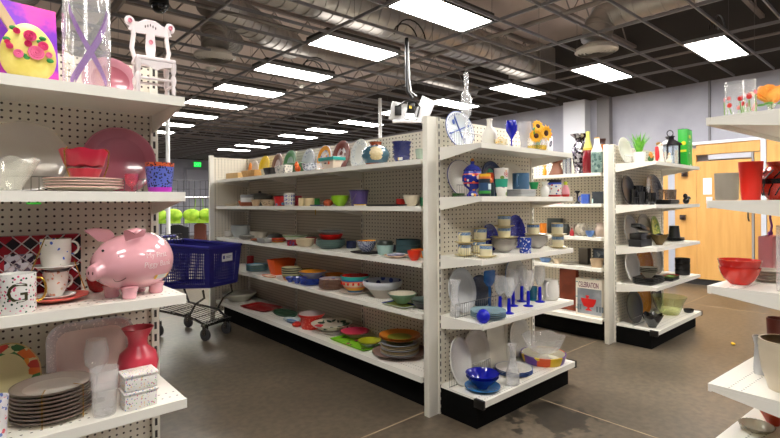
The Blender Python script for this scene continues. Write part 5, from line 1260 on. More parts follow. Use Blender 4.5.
p = P(k, k2, 359, .17); V(p, 19.5, 16, 'steep', C(86, 70, 124, .4), 'purple bucket with wire handle on the second shelf', 'bucket', 'bucket', extra=lambda o, W, H: (MB().tube([(-W*.3, -W*.4, H*.75), (-W*.15, -W*.5, H*.35), (0, -W*.53, H*.2), (W*.15, -W*.5, H*.35), (W*.3, -W*.4, H*.75)], .0025, 6).build('wire_handle', WIRE, o), MB().lathe([(W*.49, H), (W*.53, H), (W*.53, H-.012), (W*.49, H-.012)], 24).build('rim', C(50, 42, 78, .4), o)))
p = P(k, k2, 361, .04); tray(p, 18, .06, [C(226, 216, 200, .35), YEL], 'small white dish with yellow tip in front of the purple bucket', h=.014, shape='oval', cat='dish', name='dish')
p = P(k, k2, 387, .16); tray(p, 44, .2, [C(44, 44, 50, .3), C(36, 36, 42, .3)], 'flat dark slate tray lying on the second shelf', h=.012, cat='tray', name='tray')
p = P(k, k2, 400.5, .31); V(p, 9, 7, 'cyl', [C(206, 50, 44, .3), C(226, 200, 190, .3)], 'red cup behind the cream bowl', 'cup', 'cup', handle=(2.6, {}))
p = P(k, k2, 412, .14); V(p, 17, 10.5, 'bowl', C(216, 204, 178, .35), 'plain cream bowl near the post on the second shelf', 'bowl', 'bowl')
p = P(k, k2, 424, .22); V(p, 11, 8.5, 'mug', C(50, 116, 76, .3), 'green cup half hidden by the white post', 'cup', 'cup')
p = P(k, k2, 316, .0); tag(MB().box(-.006, .006, -.006, -.004, -.075, -.03).build('hanging_tag', C(190, 150, 60, .5), None, (p.x-.001, p.y, p.z), p.rz), 'narrow gold tag hanging below the second shelf edge', 'tag')
# third shelf z 1.0
k2 = 2
p = P(k, k2, 225, .14); V(p, 9, 5, 'cyl', [C(220, 214, 206, .35)], 'white cup at the far end of the third shelf, on a saucer', 'cup', 'cup', dz=.012); plate(p, 12, [C(200, 190, 180, .35)], 'grey-white saucer at the far end of the third shelf', h=.015, name='saucer', cat='saucer')
p = P(k, k2, 239.5, .2)
for i in range(4): V(up(p, .022*i), 20, 6.5, 'cone', C(172, 176, 176, .35), 'grey bowl in the far stack on the third shelf, %s of four' % ['bottom', 'third', 'second', 'top'][i], 'bowl', 'bowl', group='far stack of grey bowls')
p = P(k, k2, 246.5, .09); pstack(p, 16, 3, [[C(196, 190, 182, .35), C(150, 146, 140, .35)]], 'small grey plate in front of the grey bowls', h=.02, step=.012, group='small grey plates third shelf')
p = P(k, k2, 258.5, .26); V(p, 19, 7, 'cone', C(210, 202, 186, .35), 'cream bowl behind the small grey plates', 'bowl', 'bowl')
p = P(k, k2, 256.5, .055); pstack(p, 14, 2, [[C(206, 196, 176, .35), C(170, 80, 40, .4)]], 'beige plate with rust edge on the third shelf', h=.016, step=.01, group='rust-edged plates')
p = P(k, k2, 275.5, .27); V(p, 20, 7, [(1, 0), (.98, .2), (.7, .8), (.3, 1)], C(56, 54, 50, .4), 'dark domed dish cover lying on the third shelf', 'dish cover', 'dome_cover', solid=True)
p = P(k, k2, 266.5, .06); boxy(p, 17, 4.5, .09, C(156, 156, 152, .35), 'small grey rectangular dish at the front of the third shelf', 'dish', 'dish', wall=.005, taper=.9)
p = P(k, k2, 275, .13); pstack(p, 17, 3, [[C(226, 176, 50, .35), C(206, 60, 40, .35)], [C(206, 200, 180, .35), C(190, 40, 40, .35)]], 'plate with yellow or red edge on the third shelf', h=.018, step=.011, group='yellow and red plates')
p = P(k, k2, 295, .25); V(p, 26, 7.5, 'wide', [C(196, 200, 182, .3), C(120, 150, 90, .3)], 'white serving bowl with green rim on the third shelf', 'bowl', 'bowl', bands=[(.85, 0), (1.1, 1)])
p = P(k, k2, 311, .33); V(p, 12, 6, 'dish', C(140, 24, 30, .3), 'dark red dish at the back of the third shelf', 'dish', 'dish')
p = P(k, k2, 292.5, .07); V(p, 11.5, 5.5, 'cyl', PAT((130, 24, 36), [(30, 34, 90), (210, 60, 60), (60, 60, 120)], 60, .45, .3, 'blotch'), 'small red and blue patterned bowl on the third shelf', 'bowl', 'bowl')
p = P(k, k2, 305, .11)
for i in range(3): V(up(p, .014*i), 19, 4.5, 'dish', C(206, 190, 160, .35), 'beige shallow bowl on the third shelf, %s of three' % ['bottom', 'middle', 'top'][i], 'bowl', 'bowl', group='beige shallow bowls')
p = P(k, k2, 330.5, .17)
for i in range(4): V(up(p, .013*i), 30, 4.5, 'dish', [C(70, 96, 94, .3), C(110, 136, 130, .3)], 'dark teal coupe plate tied with ribbon, %s of four' % ['bottom', 'third', 'second', 'top'][i], 'plate', 'coupe_plate', bands=[(.85, 0), (1.1, 1)], group='tied dark teal plates')
zt = .013*3+4.5*p.sh+.001
V(up(p, zt), 25, 5, 'steep', C(206, 26, 22, .3), 'bright red shallow bowl on the teal plates', 'bowl', 'bowl')
V(up(p, zt+.02), 27, 6.5, 'wide', [C(150, 156, 154, .3)], 'grey bowl with small lip resting in the red bowl', 'bowl', 'bowl')
p = P(k, k2, 351, .3); V(p, 10, 7, 'cyl', NAVY, 'small navy mug in the shade of the third shelf', 'mug', 'mug')
p = P(k, k2, 367, .13); tray(p, 30, .17, [BK2, BK], 'black square tray under the navy checked bowl', h=.012)
V(up(p, .013), 20, 11, 'bowl', [CHK((34, 44, 110), (196, 200, 210), 1/.011, .3, True), C(226, 160, 40, .3)], 'navy and white checked bowl with yellow inside', 'bowl', 'bowl', inner=1)
V(up(p, .013+.066), 16, 2.6, 'dish', [C(226, 150, 30, .3)], 'yellow-orange dish resting in the checked bowl', 'dish', 'dish')
p = P(k, k2, 383, .17); V(p, 18, 9.5, 'steep', C(160, 190, 184, .35), 'pale mint casserole with dark lid on the third shelf', 'casserole', 'casserole', solid=True, extra=lambda o, W, H: MB().lathe([(W*.46, H), (W*.46, H+.012), (W*.4, H+.032), (0, H+.036)], 24).build('lid', C(44, 52, 44, .3), o))
p = P(k, k2, 391, .33); V(p, 9, 7, 'mug', C(60, 56, 66, .4), 'small dark cup behind the mint casserole', 'cup', 'cup')
p = P(k, k2, 408, .28)
for i in range(3): V(up(p, (5*p.sh+.001)*i), 25, 5, 'cyl', TEALD, 'dark teal stacking dish near the post, %s of three' % ['bottom', 'middle', 'top'][i], 'dish', 'stacking_dish', group='dark teal stacking dishes')
p = P(k, k2, 395.5, .09)
plate(p, 24, [C(216, 196, 168, .35), C(226, 190, 160, .35)], 'cream plate at the front of the third shelf', h=.02)
tray(up(p, .0), 13, .11, [C(60, 76, 140, .3), C(200, 205, 220, .3)], 'blue and white rectangular dish on the cream plate', h=.018, dz=.009, cat='dish', name='dish')
p = P(k, k2, 414, .065); V(p, 14, 10, 'cup', [C(214, 50, 22, .3, coat=.3)], 'bright orange-red bowl near the post on the third shelf', 'bowl', 'bowl')
p = P(k, k2, 421.5, .24); boxy(p, 18, 8, .1, C(206, 118, 36, .35), 'orange square bowl beside the post', 'bowl', 'square_bowl', wall=.006, taper=.8, dz=0)
p = P(k, k2, 426, .13); V(p, 10, 9, 'bowl', C(130, 180, 190, .35), 'light blue bowl half hidden by the post', 'bowl', 'bowl')
# fourth shelf z .655
k2 = 1
p = P(k, k2, 256.5, .15)
pstack(p, 22, 5, [[C(190, 200, 190, .3), C(90, 140, 170, .3)], [C(200, 204, 190, .3), C(120, 160, 140, .3)]], 'blue-green edged plate at the far end of the fourth shelf', h=.02, step=.014, group='blue-green edged plates')
p = P(k, k2, 250, .33); V(p, 7, 9, 'cyl', C(196, 30, 30, .4), 'red cup behind the far blue-green plates', 'cup', 'cup')
p = P(k, k2, 281, .24); boxy(p, 15, 15, .26, C(222, 84, 22, .4), 'bright orange square planter on the fourth shelf', 'planter', 'planter', taper=.75, wall=.006)
p = P(k, k2, 268.5, .045); tray(p, 26, .085, [C(206, 196, 170, .35), C(214, 84, 34, .35)], 'small cream plate with orange leaf at the front of the fourth shelf', h=.012, shape='oval', cat='plate', name='plate')
p = P(k, k2, 290, .10)
SBC = [C(196, 190, 150, .35), C(120, 130, 50, .35), C(140, 40, 34, .35), C(60, 50, 36, .35), C(206, 150, 110, .35)]
for i in range(3): V(up(p, .022*i), 21, 8, 'steep', SBC, 'striped bowl in brown, green and cream, %s of three' % ['bottom', 'middle', 'top'][i], 'bowl', 'bowl', bands=[(.3, 4), (.5, 2), (.68, 1), (.85, 0), (1.1, 3)], group='striped bowls')
BLB = C(54, 76, 170, .2, coat=.4)
p = P(k, k2, 286.5, .045); V(p, 10.5, 5, 'wide', BLB, 'small cobalt dish with orange spot, leftmost of three', 'dish', 'dish', wob=lambda a, r, z, W, H: (r*(1+.06*math.sin(7*a)*(z/H)), z))
p = P(k, k2, 297, .05); V(p, 12, 6.5, 'wide', BLB, 'small cobalt dish beside the blue plate stack', 'dish', 'dish', wob=lambda a, r, z, W, H: (r*(1+.06*math.sin(7*a)*(z/H)), z))
p = P(k, k2, 312, .12)
pstack(p, 25, 5, [[BLB, C(64, 90, 190, .2)]], 'cobalt blue plate under the white and orange bowl', h=.018, step=.0115, group='cobalt blue plates')
V(up(p, .0115*4+.012), 29, 7, 'wide', [C(206, 200, 190, .3), C(120, 140, 190, .3), C(230, 150, 40, .3)], 'white bowl with blue rim and orange inside on the cobalt plates', 'bowl', 'bowl', bands=[(.85, 0), (1.1, 1)], inner=2)
p = P(k, k2, 305.5, .31); V(p, 16, 8, 'bowl', [C(116, 110, 40, .35), C(110, 60, 110, .35)], 'olive bowl with purple rim at the back of the fourth shelf', 'bowl', 'bowl', bands=[(.7, 0), (1.1, 1)])
p = P(k, k2, 332, .13)
PP = PAT((206, 190, 170), [(230, 140, 40), (110, 110, 170), (190, 70, 40)], 26, .4, .3, 'blotch')
pstack(p, 27, 7, [[PP, C(170, 168, 180, .3), C(150, 110, 90, .3)]], 'orange and blue patterned plate on the fourth shelf', h=.02, step=.0115, group='orange and blue patterned plates')
p = P(k, k2, 334, .325); V(p, 20, 9, 'steep', [PAT((100, 100, 90), [(50, 60, 80), (200, 190, 160)], 30, .4, .3, 'blotch'), C(226, 140, 34, .3)], 'patterned bowl with orange inside at the back of the fourth shelf', 'bowl', 'bowl', bands=[(.75, 0), (1.1, 1)], inner=1)
p = P(k, k2, 354.5, .165); plate(p, 32, [C(206, 196, 180, .35), C(200, 186, 172, .35)], 'cream plate under the big red-lined bowl', h=.022)
def flow(o, W, H):
    for i in range(16):
        a = 2*math.pi*i/16; R = W/2*.93
        MB().sphere((R*math.cos(a), R*math.sin(a), H*.55), .010, (1, 1, 1.2), 8, 6).build('red_flower', C(206, 40, 30, .4), o)
V(up(p, .01), 29, 16, [(.52, 0), (.55, .06), (.78, .3), (.93, .6), (1, 1)], [C(210, 190, 160, .3), C(220, 160, 40, .3), C(34, 100, 150, .3), C(40, 160, 150, .3), C(206, 30, 20, .25), C(226, 120, 90, .35)], 'large painted bowl with red inside and teal rim', 'bowl', 'painted_bowl', bands=[(.08, 2), (.12, 2), (.3, 1), (.36, 5), (.62, 0), (.70, 5), (.8, 2), (1.1, 3)], inner=4, extra=flow)
p = P(k, k2, 382, .2); V(p, 40, 17, [(.42, 0), (.45, .05), (.72, .5), (.96, .72), (1, .88), (.97, 1)], [C(176, 168, 156, .35), C(206, 208, 212, .3), PAT((190, 196, 208), [(40, 50, 120), (60, 80, 150)], 22, .42, .3)], 'big grey-white bowl with blue pattern inside', 'bowl', 'bowl', bands=[(.55, 0), (1.1, 1)], inner=2)
p = P(k, k2, 400, .08)
tray(p, 34, .14, [C(130, 140, 50, .35), C(56, 66, 150, .3), C(190, 190, 200, .3)], 'square plate with blue edge under the mint fluted bowl', h=.016, cat='plate', name='square_plate', r=.1)
p = P(k, k2, 403, .105); V(up(p, .017), 29, 10, 'wide', [C(142, 184, 150, .3), C(206, 196, 176, .35)], 'mint green fluted bowl with cream ribbed inside', 'bowl', 'bowl', inner=1, n=60, wob=lambda a, r, z, W, H: (r*(1+.025*math.sin(24*a)*(z/H)), z))
p = P(k, k2, 419, .14)
for i in range(2): V(up(p, .013*i), 24, 8, 'wide', [C(40, 36, 40, .3), C(96, 110, 104, .3), C(84, 96, 90, .3)], 'dark bowl with grey-green inside beside the post, %s' % ['lower', 'upper'][i], 'bowl', 'bowl', inner=1, bands=[(.85, 0), (1.1, 2)])
# bottom shelf z .245
k2 = 0
p = P(k, k2, 236, .2); V(p, 34, 7.5, [(.6, 0), (.75, .4), (1, .85), (1, 1)], C(196, 194, 178, .3), 'large white oval serving dish at the far end of the bottom shelf', 'dish', 'serving_dish', sy=1.0)
p = P(k, k2, 263, .18); tray(p, 44, .27, [C(136, 20, 24, .3), C(160, 26, 28, .3)], 'dark red rectangular tray on the bottom shelf', h=.022, rz=.15)
p = P(k, k2, 279, .22); tray(p, 38, .2, [C(36, 72, 48, .4), C(46, 84, 56, .4)], 'dark green oval platter on the bottom shelf', h=.026, shape='oval', name='platter', cat='platter')
p = P(k, k2, 293, .135-.02); p = P(k, k2, 291, .11); tray(p, 24, .14, [C(44, 96, 150, .3), C(176, 186, 188, .3)], 'white oval dish with blue inside between the green platter and red pot', h=.03, shape='oval', cat='dish', name='dish', rim=.4)
p = P(k, k2, 298.5, .30); 
p = P(k, k2, 296, .055); V(p, 10, 5, 'ball', PAT((190, 40, 26), [(110, 120, 50), (220, 90, 60)], 40, .35, .4), 'small red and green fruit-like ornament on the bottom shelf', 'ornament', 'ornament', solid=True)
p = P(k, k2, 312, .14); V(p, 27, 14.5, [(.72, 0), (.78, .1), (.8, .7), (1, .92), (1, 1)], [PAT((196, 30, 20), [(226, 110, 90), (220, 90, 60)], 60, .3, .3, 'blotch'), C(196, 176, 172, .3), C(200, 26, 18, .3)], 'red speckled pot with wide rim and pale inside', 'pot', 'pot', inner=1, bands=[(.85, 0), (1.1, 2)])
p = P(k, k2, 334, .165)
V(p, 24, 4, 'dish', C(190, 182, 172, .35), 'pale grey bowl under the flower-painted bowl', 'bowl', 'bowl')
def leaves(o, W, H):
    R = W/2*.78; z_ = H*.66
    for i in range(6):
        a = 4.2+2*math.pi*i/6; cx, cy = -R*.35, -R*.72
        MB().sphere((cx+.024*math.cos(a), cy+.024*math.sin(a), z_), .016, (1, 1, .4), 8, 6).build('red_petal', C(190, 26, 44, .4), o)
    for i in range(14):
        a = -.9+i*.33; rr = R*(.88 if i % 2 else 1.06)
        Mx = Matrix.Translation((rr*math.cos(a), rr*math.sin(a), z_*1.0+.001)) @ Matrix.Rotation(a+.6*(1 if i % 2 else -1), 4, 'Z')
        MB().sphere((0, 0, 0), .034, (1, .25, .3), 8, 6, M=Mx).build('green_leaf', C(40, 62, 40, .4), o)
V(up(p, 4*p.sh+.001), 42, 6.5, [(.5, 0), (.55, .1), (.9, .7), (1, 1)], [C(214, 204, 184, .3)], 'large cream bowl painted with red flower and green leaves', 'bowl', 'painted_bowl', extra=leaves)
p = P(k, k2, 352, .12); tray(p, 56, .2, [PAT((130, 190, 40), [(60, 80, 60), (200, 60, 110), (110, 180, 40)], 20, .35, .4, 'blotch'), C(126, 200, 36, .35)], 'lime green tray with coloured pattern on the bottom shelf', h=.018, r=.08)
q1 = P(k, k2, 352, .2); V(up(q1, .018), 29, 6.5, 'wide', [C(176, 150, 140, .3), C(206, 60, 90, .3), C(200, 50, 84, .3)], 'pink-red bowl lying on the lime tray', 'bowl', 'bowl', inner=1, bands=[(.8, 0), (1.1, 2)])
q1 = P(k, k2, 366, .12); V(up(q1, .018), 24, 6.5, 'wide', [C(140, 146, 150, .3), C(160, 160, 30, .3)], 'olive yellow bowl lying on the lime tray', 'bowl', 'bowl', inner=1, bands=[(.75, 0), (1.1, 1)])
p = P(k, k2, 396, .205)
V(p, 55, 4.5, 'saucer', [C(126, 96, 88, .35), C(140, 110, 100, .35)], 'very large mauve-brown charger plate on the bottom shelf', 'plate', 'charger_plate', inner=1)
q1 = up(p, .012)
pstack(up(q1, -.002), 38, 7, [[C(130, 130, 60, .3), C(150, 156, 164, .3), C(146, 150, 160, .3)], [C(150, 156, 164, .3), C(176, 160, 130, .3)], [C(150, 130, 140, .3), C(130, 110, 60, .3)]], 'mixed grey, mauve and yellow plate in the near stack', h=.018, step=.0125, group='mixed plates on the charger')
q2 = up(q1, .0125*6+.014)
for i in range(2): V(up(q2, .014*i), 41, 5.5, 'wide', [C(150, 120, 110, .3), C(130, 130, 34, .35), C(210, 124, 40, .3)], 'orange-rimmed bowl with olive centre on the near stack, %s' % ['lower', 'upper'][i], 'bowl', 'bowl', inner=2, bands=[(.7, 0), (1.1, 2)])
q3 = up(q2, .014+.0145); plate(q3, 24, [C(120, 126, 34, .35)], 'olive green small plate inside the orange-rimmed bowl', h=.008)
# ================================================================ second run (L2)
k = 'L2'
p = P(k, 4, 557, .14)
V(p, 16, 20, [(1, 0), (1, .06), (.7, .3), (.5, .55), (.55, .62), (.82, .68), (.82, .78), (.5, .84), (.62, .95), (.8, 1)], C(112, 66, 44, .5), 'turned brown wooden candle holder behind the blue and white display', 'candle holder', 'candle_holder', solid=True)
for px, c_ in ((566, 'left'), (571, 'right')): p = P(k, 4, px, .12); V(p, 5.5, 19, 'cyl', C(186, 190, 200, .2, .8), 'slim silver cylinder vase, %s of two' % c_, 'vase', 'vase')
p = P(k, 4, 580.5, .16)
V(p, 20, 40, [(.42, 0), (.5, .03), (.7, .25), (.85, .5), (.86, .62), (.62, .74), (.42, .82), (.52, .9), (1, 1)], PAT((120, 110, 120), [(230, 230, 235), (60, 56, 64), (190, 186, 196), (40, 36, 44), (140, 130, 150)], 42, .5, .12, 'facet', metal=.7), 'mirrored mosaic vase with flared rim', 'vase', 'mosaic_vase')
p = P(k, 4, 591, .12)
V(p, 12, 42, [(.8, 0), (.86, .02), (1, .3), (.8, .6), (.38, .8), (.3, .93), (.38, .96), (.36, 1)], [C(120, 24, 34, .15, coat=.4), C(206, 206, 110, .3), C(196, 160, 40, .3)], 'tall bottle with dark red body and yellow-green neck', 'bottle', 'bottle', bands=[(.55, 0), (.6, 2), (1.1, 1)], solid=True)
p = P(k, 4, 600, .13)
V(p, 12, 35, [(.9, 0), (1, .03), (1, .6), (.62, .75), (.46, .85), (.44, 1)], [PAT((130, 156, 150), [(80, 110, 106), (170, 190, 180)], 30, .45, .3), C(236, 234, 226, .35), C(206, 160, 90, .5)], 'white bottle with grey-green patterned base', 'bottle', 'bottle', bands=[(.58, 0), (.96, 1), (1.1, 2)], solid=True)
p = P(k, 4, 609, .14); V(p, 17, 35, [(.5, 0), (.6, .04), (.9, .4), (1, .6), (.9, .75), (.6, .85), (.55, .9), (.66, 1)], [NOI((176, 104, 40), (130, 66, 24), 12, .2), C(60, 30, 26, .3)], 'amber brown glazed jar partly behind the white post', 'jar', 'jar', bands=[(.84, 0), (1.1, 1)])
p = P(k, 4, 545, .2); V(p, 5, 11, 'flare', C(236, 150, 30, .4), 'slim orange vase at the left of the second run', 'vase', 'vase')
k2 = 3
p = P(k, k2, 577.5, .12); V(p, 6, 13, [(1, 0), (.95, .06), (.3, .2), (.3, .75), (1, .95), (1, 1)], C(30, 28, 32, .35), 'small black spool-shaped candle holder', 'candle holder', 'candle_holder', solid=True)
p = P(k, k2, 585.5, .08); V(p, 9, 9.5, 'cyl', C(70, 100, 190, .3), 'medium blue mug on the second run', 'mug', 'mug', handle=(3.3, {}))
p = P(k, k2, 603, .1); boxy(p, 12, 12, .1, C(44, 50, 58, .35), 'dark slate box beside the second white post', 'box', 'box', extra=lambda o, W, H: MB().box(-W/2-.001, -W/2+.012, -.052, -.04, .005, H*.4).build('pale_corner', C(190, 220, 220, .4), o))
p = P(k, k2, 559, .12); V(p, 7, 8, 'cone', C(220, 160, 170, .4), 'small pink cup on the second run', 'cup', 'cup')
k2 = 2
p = P(k, k2, 543, .08); V(p, 7, 11, 'cyl', C(206, 120, 30, .3), 'orange-amber cup on the third level of the second run', 'cup', 'cup')
p = P(k, k2, 555, .3); boxy(p, 16, 15, .05, C(44, 54, 52, .4), 'dark green-black book-shaped box standing at the back', 'box', 'box')
p = P(k, k2, 566, .1); V(p, 8, 11, 'jar', C(30, 36, 34, .3), 'small black-green jar on the second run', 'jar', 'jar')
p = P(k, k2, 572.5, .07); V(p, 4.5, 8, 'bottle', C(150, 24, 34, .35), 'tiny dark red bottle on the second run', 'bottle', 'bottle', solid=True)
p = P(k, k2, 581.5, .13); V(p, 14, 12.5, 'jar', PAT((176, 166, 146), [(130, 120, 110), (200, 192, 176)], 24, .4, .4, 'blotch'), 'beige two-handled stone-look pot on the second run', 'pot', 'pot', handle=(3.2, dict(z0=.45, z1=.9, out=.15, th=.08)))
p = P(k, k2, 592.5, .06); V(p, 9.5, 6, 'bowl', C(90, 126, 186, .3), 'small light blue bowl on the second run', 'bowl', 'bowl')
p = P(k, k2, 603.5, .11); V(p, 13, 14, [(.7, 0), (.9, .15), (1, .4), (.85, .65), (.6, .75), (.62, 1)], C(186, 166, 150, .4), 'rounded beige clay vase beside the second white post', 'vase', 'vase')
k2 = 1
p = P(k, k2, 545, .12); V(p, 12, 4, 'dish', C(96, 130, 180, .35), 'shallow blue bowl on the fourth level of the second run', 'bowl', 'bowl')
p = P(k, k2, 558, .1); V(p, 10, 4.5, 'dish', C(196, 178, 150, .35), 'shallow beige bowl on the fourth level of the second run', 'bowl', 'bowl')
p = P(k, k2, 569, .12); plate(p, 16, [C(196, 190, 180, .4)], 'pale plate lying on the fourth level of the second run', h=.015)
p = P(k, k2, 584.5, .25); boxy(p, 10, 16, .08, C(90, 84, 76, .3, .6), 'dull metal canister box on the fourth level', 'box', 'metal_box')
p = P(k, k2, 601, .33); boxy(p, 17, 16, .04, C(54, 60, 70, .35), 'dark blue-grey framed picture standing behind the beige pot', 'picture', 'picture_frame', extra=lambda o, W, H: MB().box(-W*.4, W*.4, -.0215, -.019, H*.12, H*.88).build('print', PAT((90, 100, 116), [(40, 50, 70), (150, 156, 160)], 14, .4, .4, 'blotch'), o))
p = P(k, k2, 596.5, .1); V(p, 14, 8.5, 'steep', C(186, 160, 130, .45), 'beige round clay pot on the fourth level', 'pot', 'pot')
k2 = 0
p = P(k, k2, 568.5, .2); boxy(p, 19.5, 41, .07, NOI((122, 52, 30), (150, 66, 38), 6, .45), 'tall rust-brown clay panel standing on the bottom of the second run', 'clay panel', 'clay_panel', bevel=.016)
p = P(k, k2, 594, .12)
def celeb(o, W, H):
    D = .07
    MB().box(-W*.43, W*.5-.002, -D-.0012, -D+.0005, H*.06, H*.74).build('picture', NOI((120, 126, 132), (160, 164, 168), 5, .35), o)
    text_mesh('CELEBRATION', H*.135, C(120, 70, 90, .4), o, xf=lambda v: Vector((v.x*W*.84/(H*.135*7.0), v.y-D-.0008, v.z*1.5+H*.835)), bold=.001)
    MB().lathe([(0, 0), (.04, 0), (.012, .02), (.012, .03), (.05, .04), (.075, .085), (.082, .12), (0, .12)], 20, sy=.05, M=Matrix.Translation((.0, -D-.001, H*.16))).build('red_bowl_picture', C(206, 26, 24, .4), o)
    MB().prism([(-.02, .0), (.02, 0), (.012, -.03), (-.012, -.03)], -D-.003, -D-.001, M=Matrix.Translation((-.012, 0, H*.56))).build('small_red_cup_picture', C(206, 26, 34, .4), o)
    for x in (-.11, -.085, .09, .12, .145): MB().box(x-.009, x+.009, -D-.003, -D-.001, H*.15, H*.3).build('glass_cup_picture', C(96, 106, 112, .4), o)
    for i, (x, z_) in enumerate(((-.44, .9), (-.3, 1), (.1, 1), (.3, 1), (-.465, .5), (-.465, .2))): MB().box(W*x-.012, W*x+.012, -D-.003 if z_ < 1 else -.05, -D if z_ < 1 else -.03, H*z_-.005, H*z_+.003).build('confetti_mark', C(60, 140, 150, .4), o)
boxy(p, 29, 37, .14, C(228, 220, 206, .4), 'white CELEBRATION box with a red punch bowl picture', 'box', 'gift_box', extra=celeb, bevel=.002)
# ================================================================ near right shelves (G3): local front faces the far side
k = 'G3'
def G(lv, px, d): return P('G3', lv, px, d)
SG = GL(dens=.1)
FG = PAT((228, 236, 230), [(226, 60, 50), (226, 120, 120), (120, 150, 70), (220, 190, 60)], 34, .42, .15, 'blotch')
def flglass(px, d, w, h, lab):
    p = G(4, px, d)
    def dec(o, W, H):
        R = W/2+.0012
        for i in range(6):
            a = 2*math.pi*i/6+px; z_ = H*(.5+.18*math.sin(i*2.3))
            MB().sphere((0, 0, 0), .010, (.2, 1, 1), 8, 6, M=Matrix.Translation((R*math.cos(a), R*math.sin(a), z_)) @ Matrix.Rotation(a, 4, 'Z')).build('painted_flower', C(*((214, 40, 36), (226, 110, 120), (220, 60, 50))[i % 3], .4), o)
            MB().bar((R*math.cos(a), R*math.sin(a), z_-.012), (R*math.cos(a+.2), R*math.sin(a+.2), H*.1), .002, 5).build('painted_stem', C(110, 150, 60, .4), o)
    V(p, w, h, 'cyl', SG, lab, 'glass', 'painted_glass', extra=dec, wall=.002, group='flower-painted glasses')
flglass(736, .07, 20, 36, 'flower-painted clear glass, leftmost on the top right shelf')
flglass(748, .12, 14, 36, 'flower-painted clear glass with red poppy, right of the first')
flglass(757, .06, 13, 33, 'flower-painted clear glass behind the flower bottle')
p = G(4, 771, .1)
def bigfl(o, W, H):
    OR = NOI((232, 140, 40), (240, 170, 70), 20, .5)
    MB().bar((0, 0, .01), (.0, 0, H+.02), .004, 6).bar((.004, 0, .01), (.01, .004, H+.03), .003, 6).build('stems', C(70, 110, 50, .5), o)
    for i in range(9):
        a = 2*math.pi*i/9; q = .035 if i % 2 else .022
        Mx = Matrix.Translation((.0+q*math.cos(a), q*math.sin(a), H+.035)) @ Matrix.Rotation(a, 4, 'Z') @ Matrix.Rotation(-.7 if i % 2 else -1.1, 4, 'Y')
        MB().sphere((.016, 0, 0), .05, (1, .8, .2), 12, 8, M=Mx).build('orange_petal', OR, o)
    for i in range(4):
        a = i*1.7; MB().sphere((.04*math.cos(a), .04*math.sin(a), H+.004), .02, (1, 1, .3), 8, 6).build('leaf', C(80, 140, 60, .5), o)
    MB().sphere((-.02, 0, H+.085), .016, (1.6, 1, .5), 8, 6).build('white_blossom', C(226, 232, 216, .5), o)
V(p, 21, 20, [(.6, 0), (.85, .08), (1, .35), (.7, .65), (.36, .8), (.34, .95), (.4, 1)], GL(dens=.2), 'round glass bottle holding a large orange flower', 'flower vase', 'flower_vase', extra=bigfl)
p = G(3, 726, .06); V(p, 25, 27, 'cyl', [C(176, 166, 150, .35)], 'grey-beige crock with scalloped base beside the red tumbler', 'crock', 'crock', n=56, wob=lambda a, r, z, W, H: (r*(1-(.05 if z < H*.32 else 0)*abs(math.sin(4*a))), z))
p = G(3, 751, .08); V(p, 26, 38, [(.72, 0), (.76, .03), (1, 1)], C(222, 36, 20, .35), 'large bright red plastic tumbler', 'tumbler', 'tumbler')
p = G(3, 752, .065+.0); V(p, 20, 8, 'bowl', C(200, 30, 24, .3), 'low red bowl behind the red tumbler', 'bowl', 'bowl')
p = G(3, 779, .15)
def blackb(o, W, H):
    MB().lathe([(W*.505, H*.42), (W*.512, H*.42), (W*.516, H*.55), (W*.505, H*.55)], 32).build('black_band', BLK, o)
    b = MB()
    for i in range(14):
        a = 2*math.pi*i/14
        for z0, z1, k0, k1 in ((.56, .78, .5, .42), (.12, .42, .38, .5)): b.tube([(W*k0*math.cos(a), W*k0*math.sin(a), H*z0), (W*(k0+k1)/2*1.03*math.cos(a+.2), W*(k0+k1)/2*1.03*math.sin(a+.2), H*(z0+z1)/2), (W*k1*math.cos(a+.4), W*k1*math.sin(a+.4), H*z1)], .003, 5)
    b.build('black_lines', BLK, o)
V(p, 44, 38, [(.5, 0), (.6, .05), (.95, .3), (1, .5), (.9, .7), (.62, .84), (.5, .88), (.62, 1)], [C(196, 44, 24, .25, coat=.4)], 'round red-orange vase with black bands cut by the right edge', 'vase', 'painted_vase', extra=blackb)
p = G(2, 739, .075)
V(p, 44, 17, 'bowl', C(214, 38, 22, .15, coat=.5), 'glossy red bowl, lower of two', 'bowl', 'bowl')
V(up(p, .033), 46, 17, 'bowl', C(206, 30, 26, .15, coat=.5), 'glossy red bowl, upper of two', 'bowl', 'bowl')
p = G(2, 768, .13); q0 = p
pstack(p, 40, 4, [[C(206, 196, 180, .3), C(170, 160, 146, .3)]], 'beige-grey plate behind the glossy red bowls', h=.02, step=.011, group='beige-grey plates right shelf')
p = G(2, 770, .045); _bin = (p.x, p.y, p.z+36*p.sh+.0005); boxy(p, 40, 36, .06, GL(232, 170, 178, .6, .2), 'translucent pink plastic bin standing at the back of the right shelf', 'bin', 'plastic_bin', wall=.004, dz=0, rz=0)
p = G(2, 784, .25); V(p, 17, 66, 'cyl', GL(dens=.2), 'tall clear glass cylinder cut by the right edge', 'vase', 'glass_vase', wall=.003)
p = G(2, 777, .35); 
p = G(1, 786, .235)
V(p, 60, 50, [(.66, 0), (.7, .08), (.9, .4), (1, .78), (.98, .82), (1.02, .86), (1, 1)], [C(206, 192, 168, .3, coat=.2), C(150, 130, 104, .3)], 'large beige ceramic crock at the lower right', 'crock', 'crock', inner=1, bands=[(1.1, 0)], wall=.008,
  extra=lambda o, W, H: (MB().sphere((W*.49, .02, H*.72), .008).build('stud', C(196, 184, 160, .3), o), MB().sphere((W*.49, .045, H*.72), .008).build('stud', C(196, 184, 160, .3), o)))
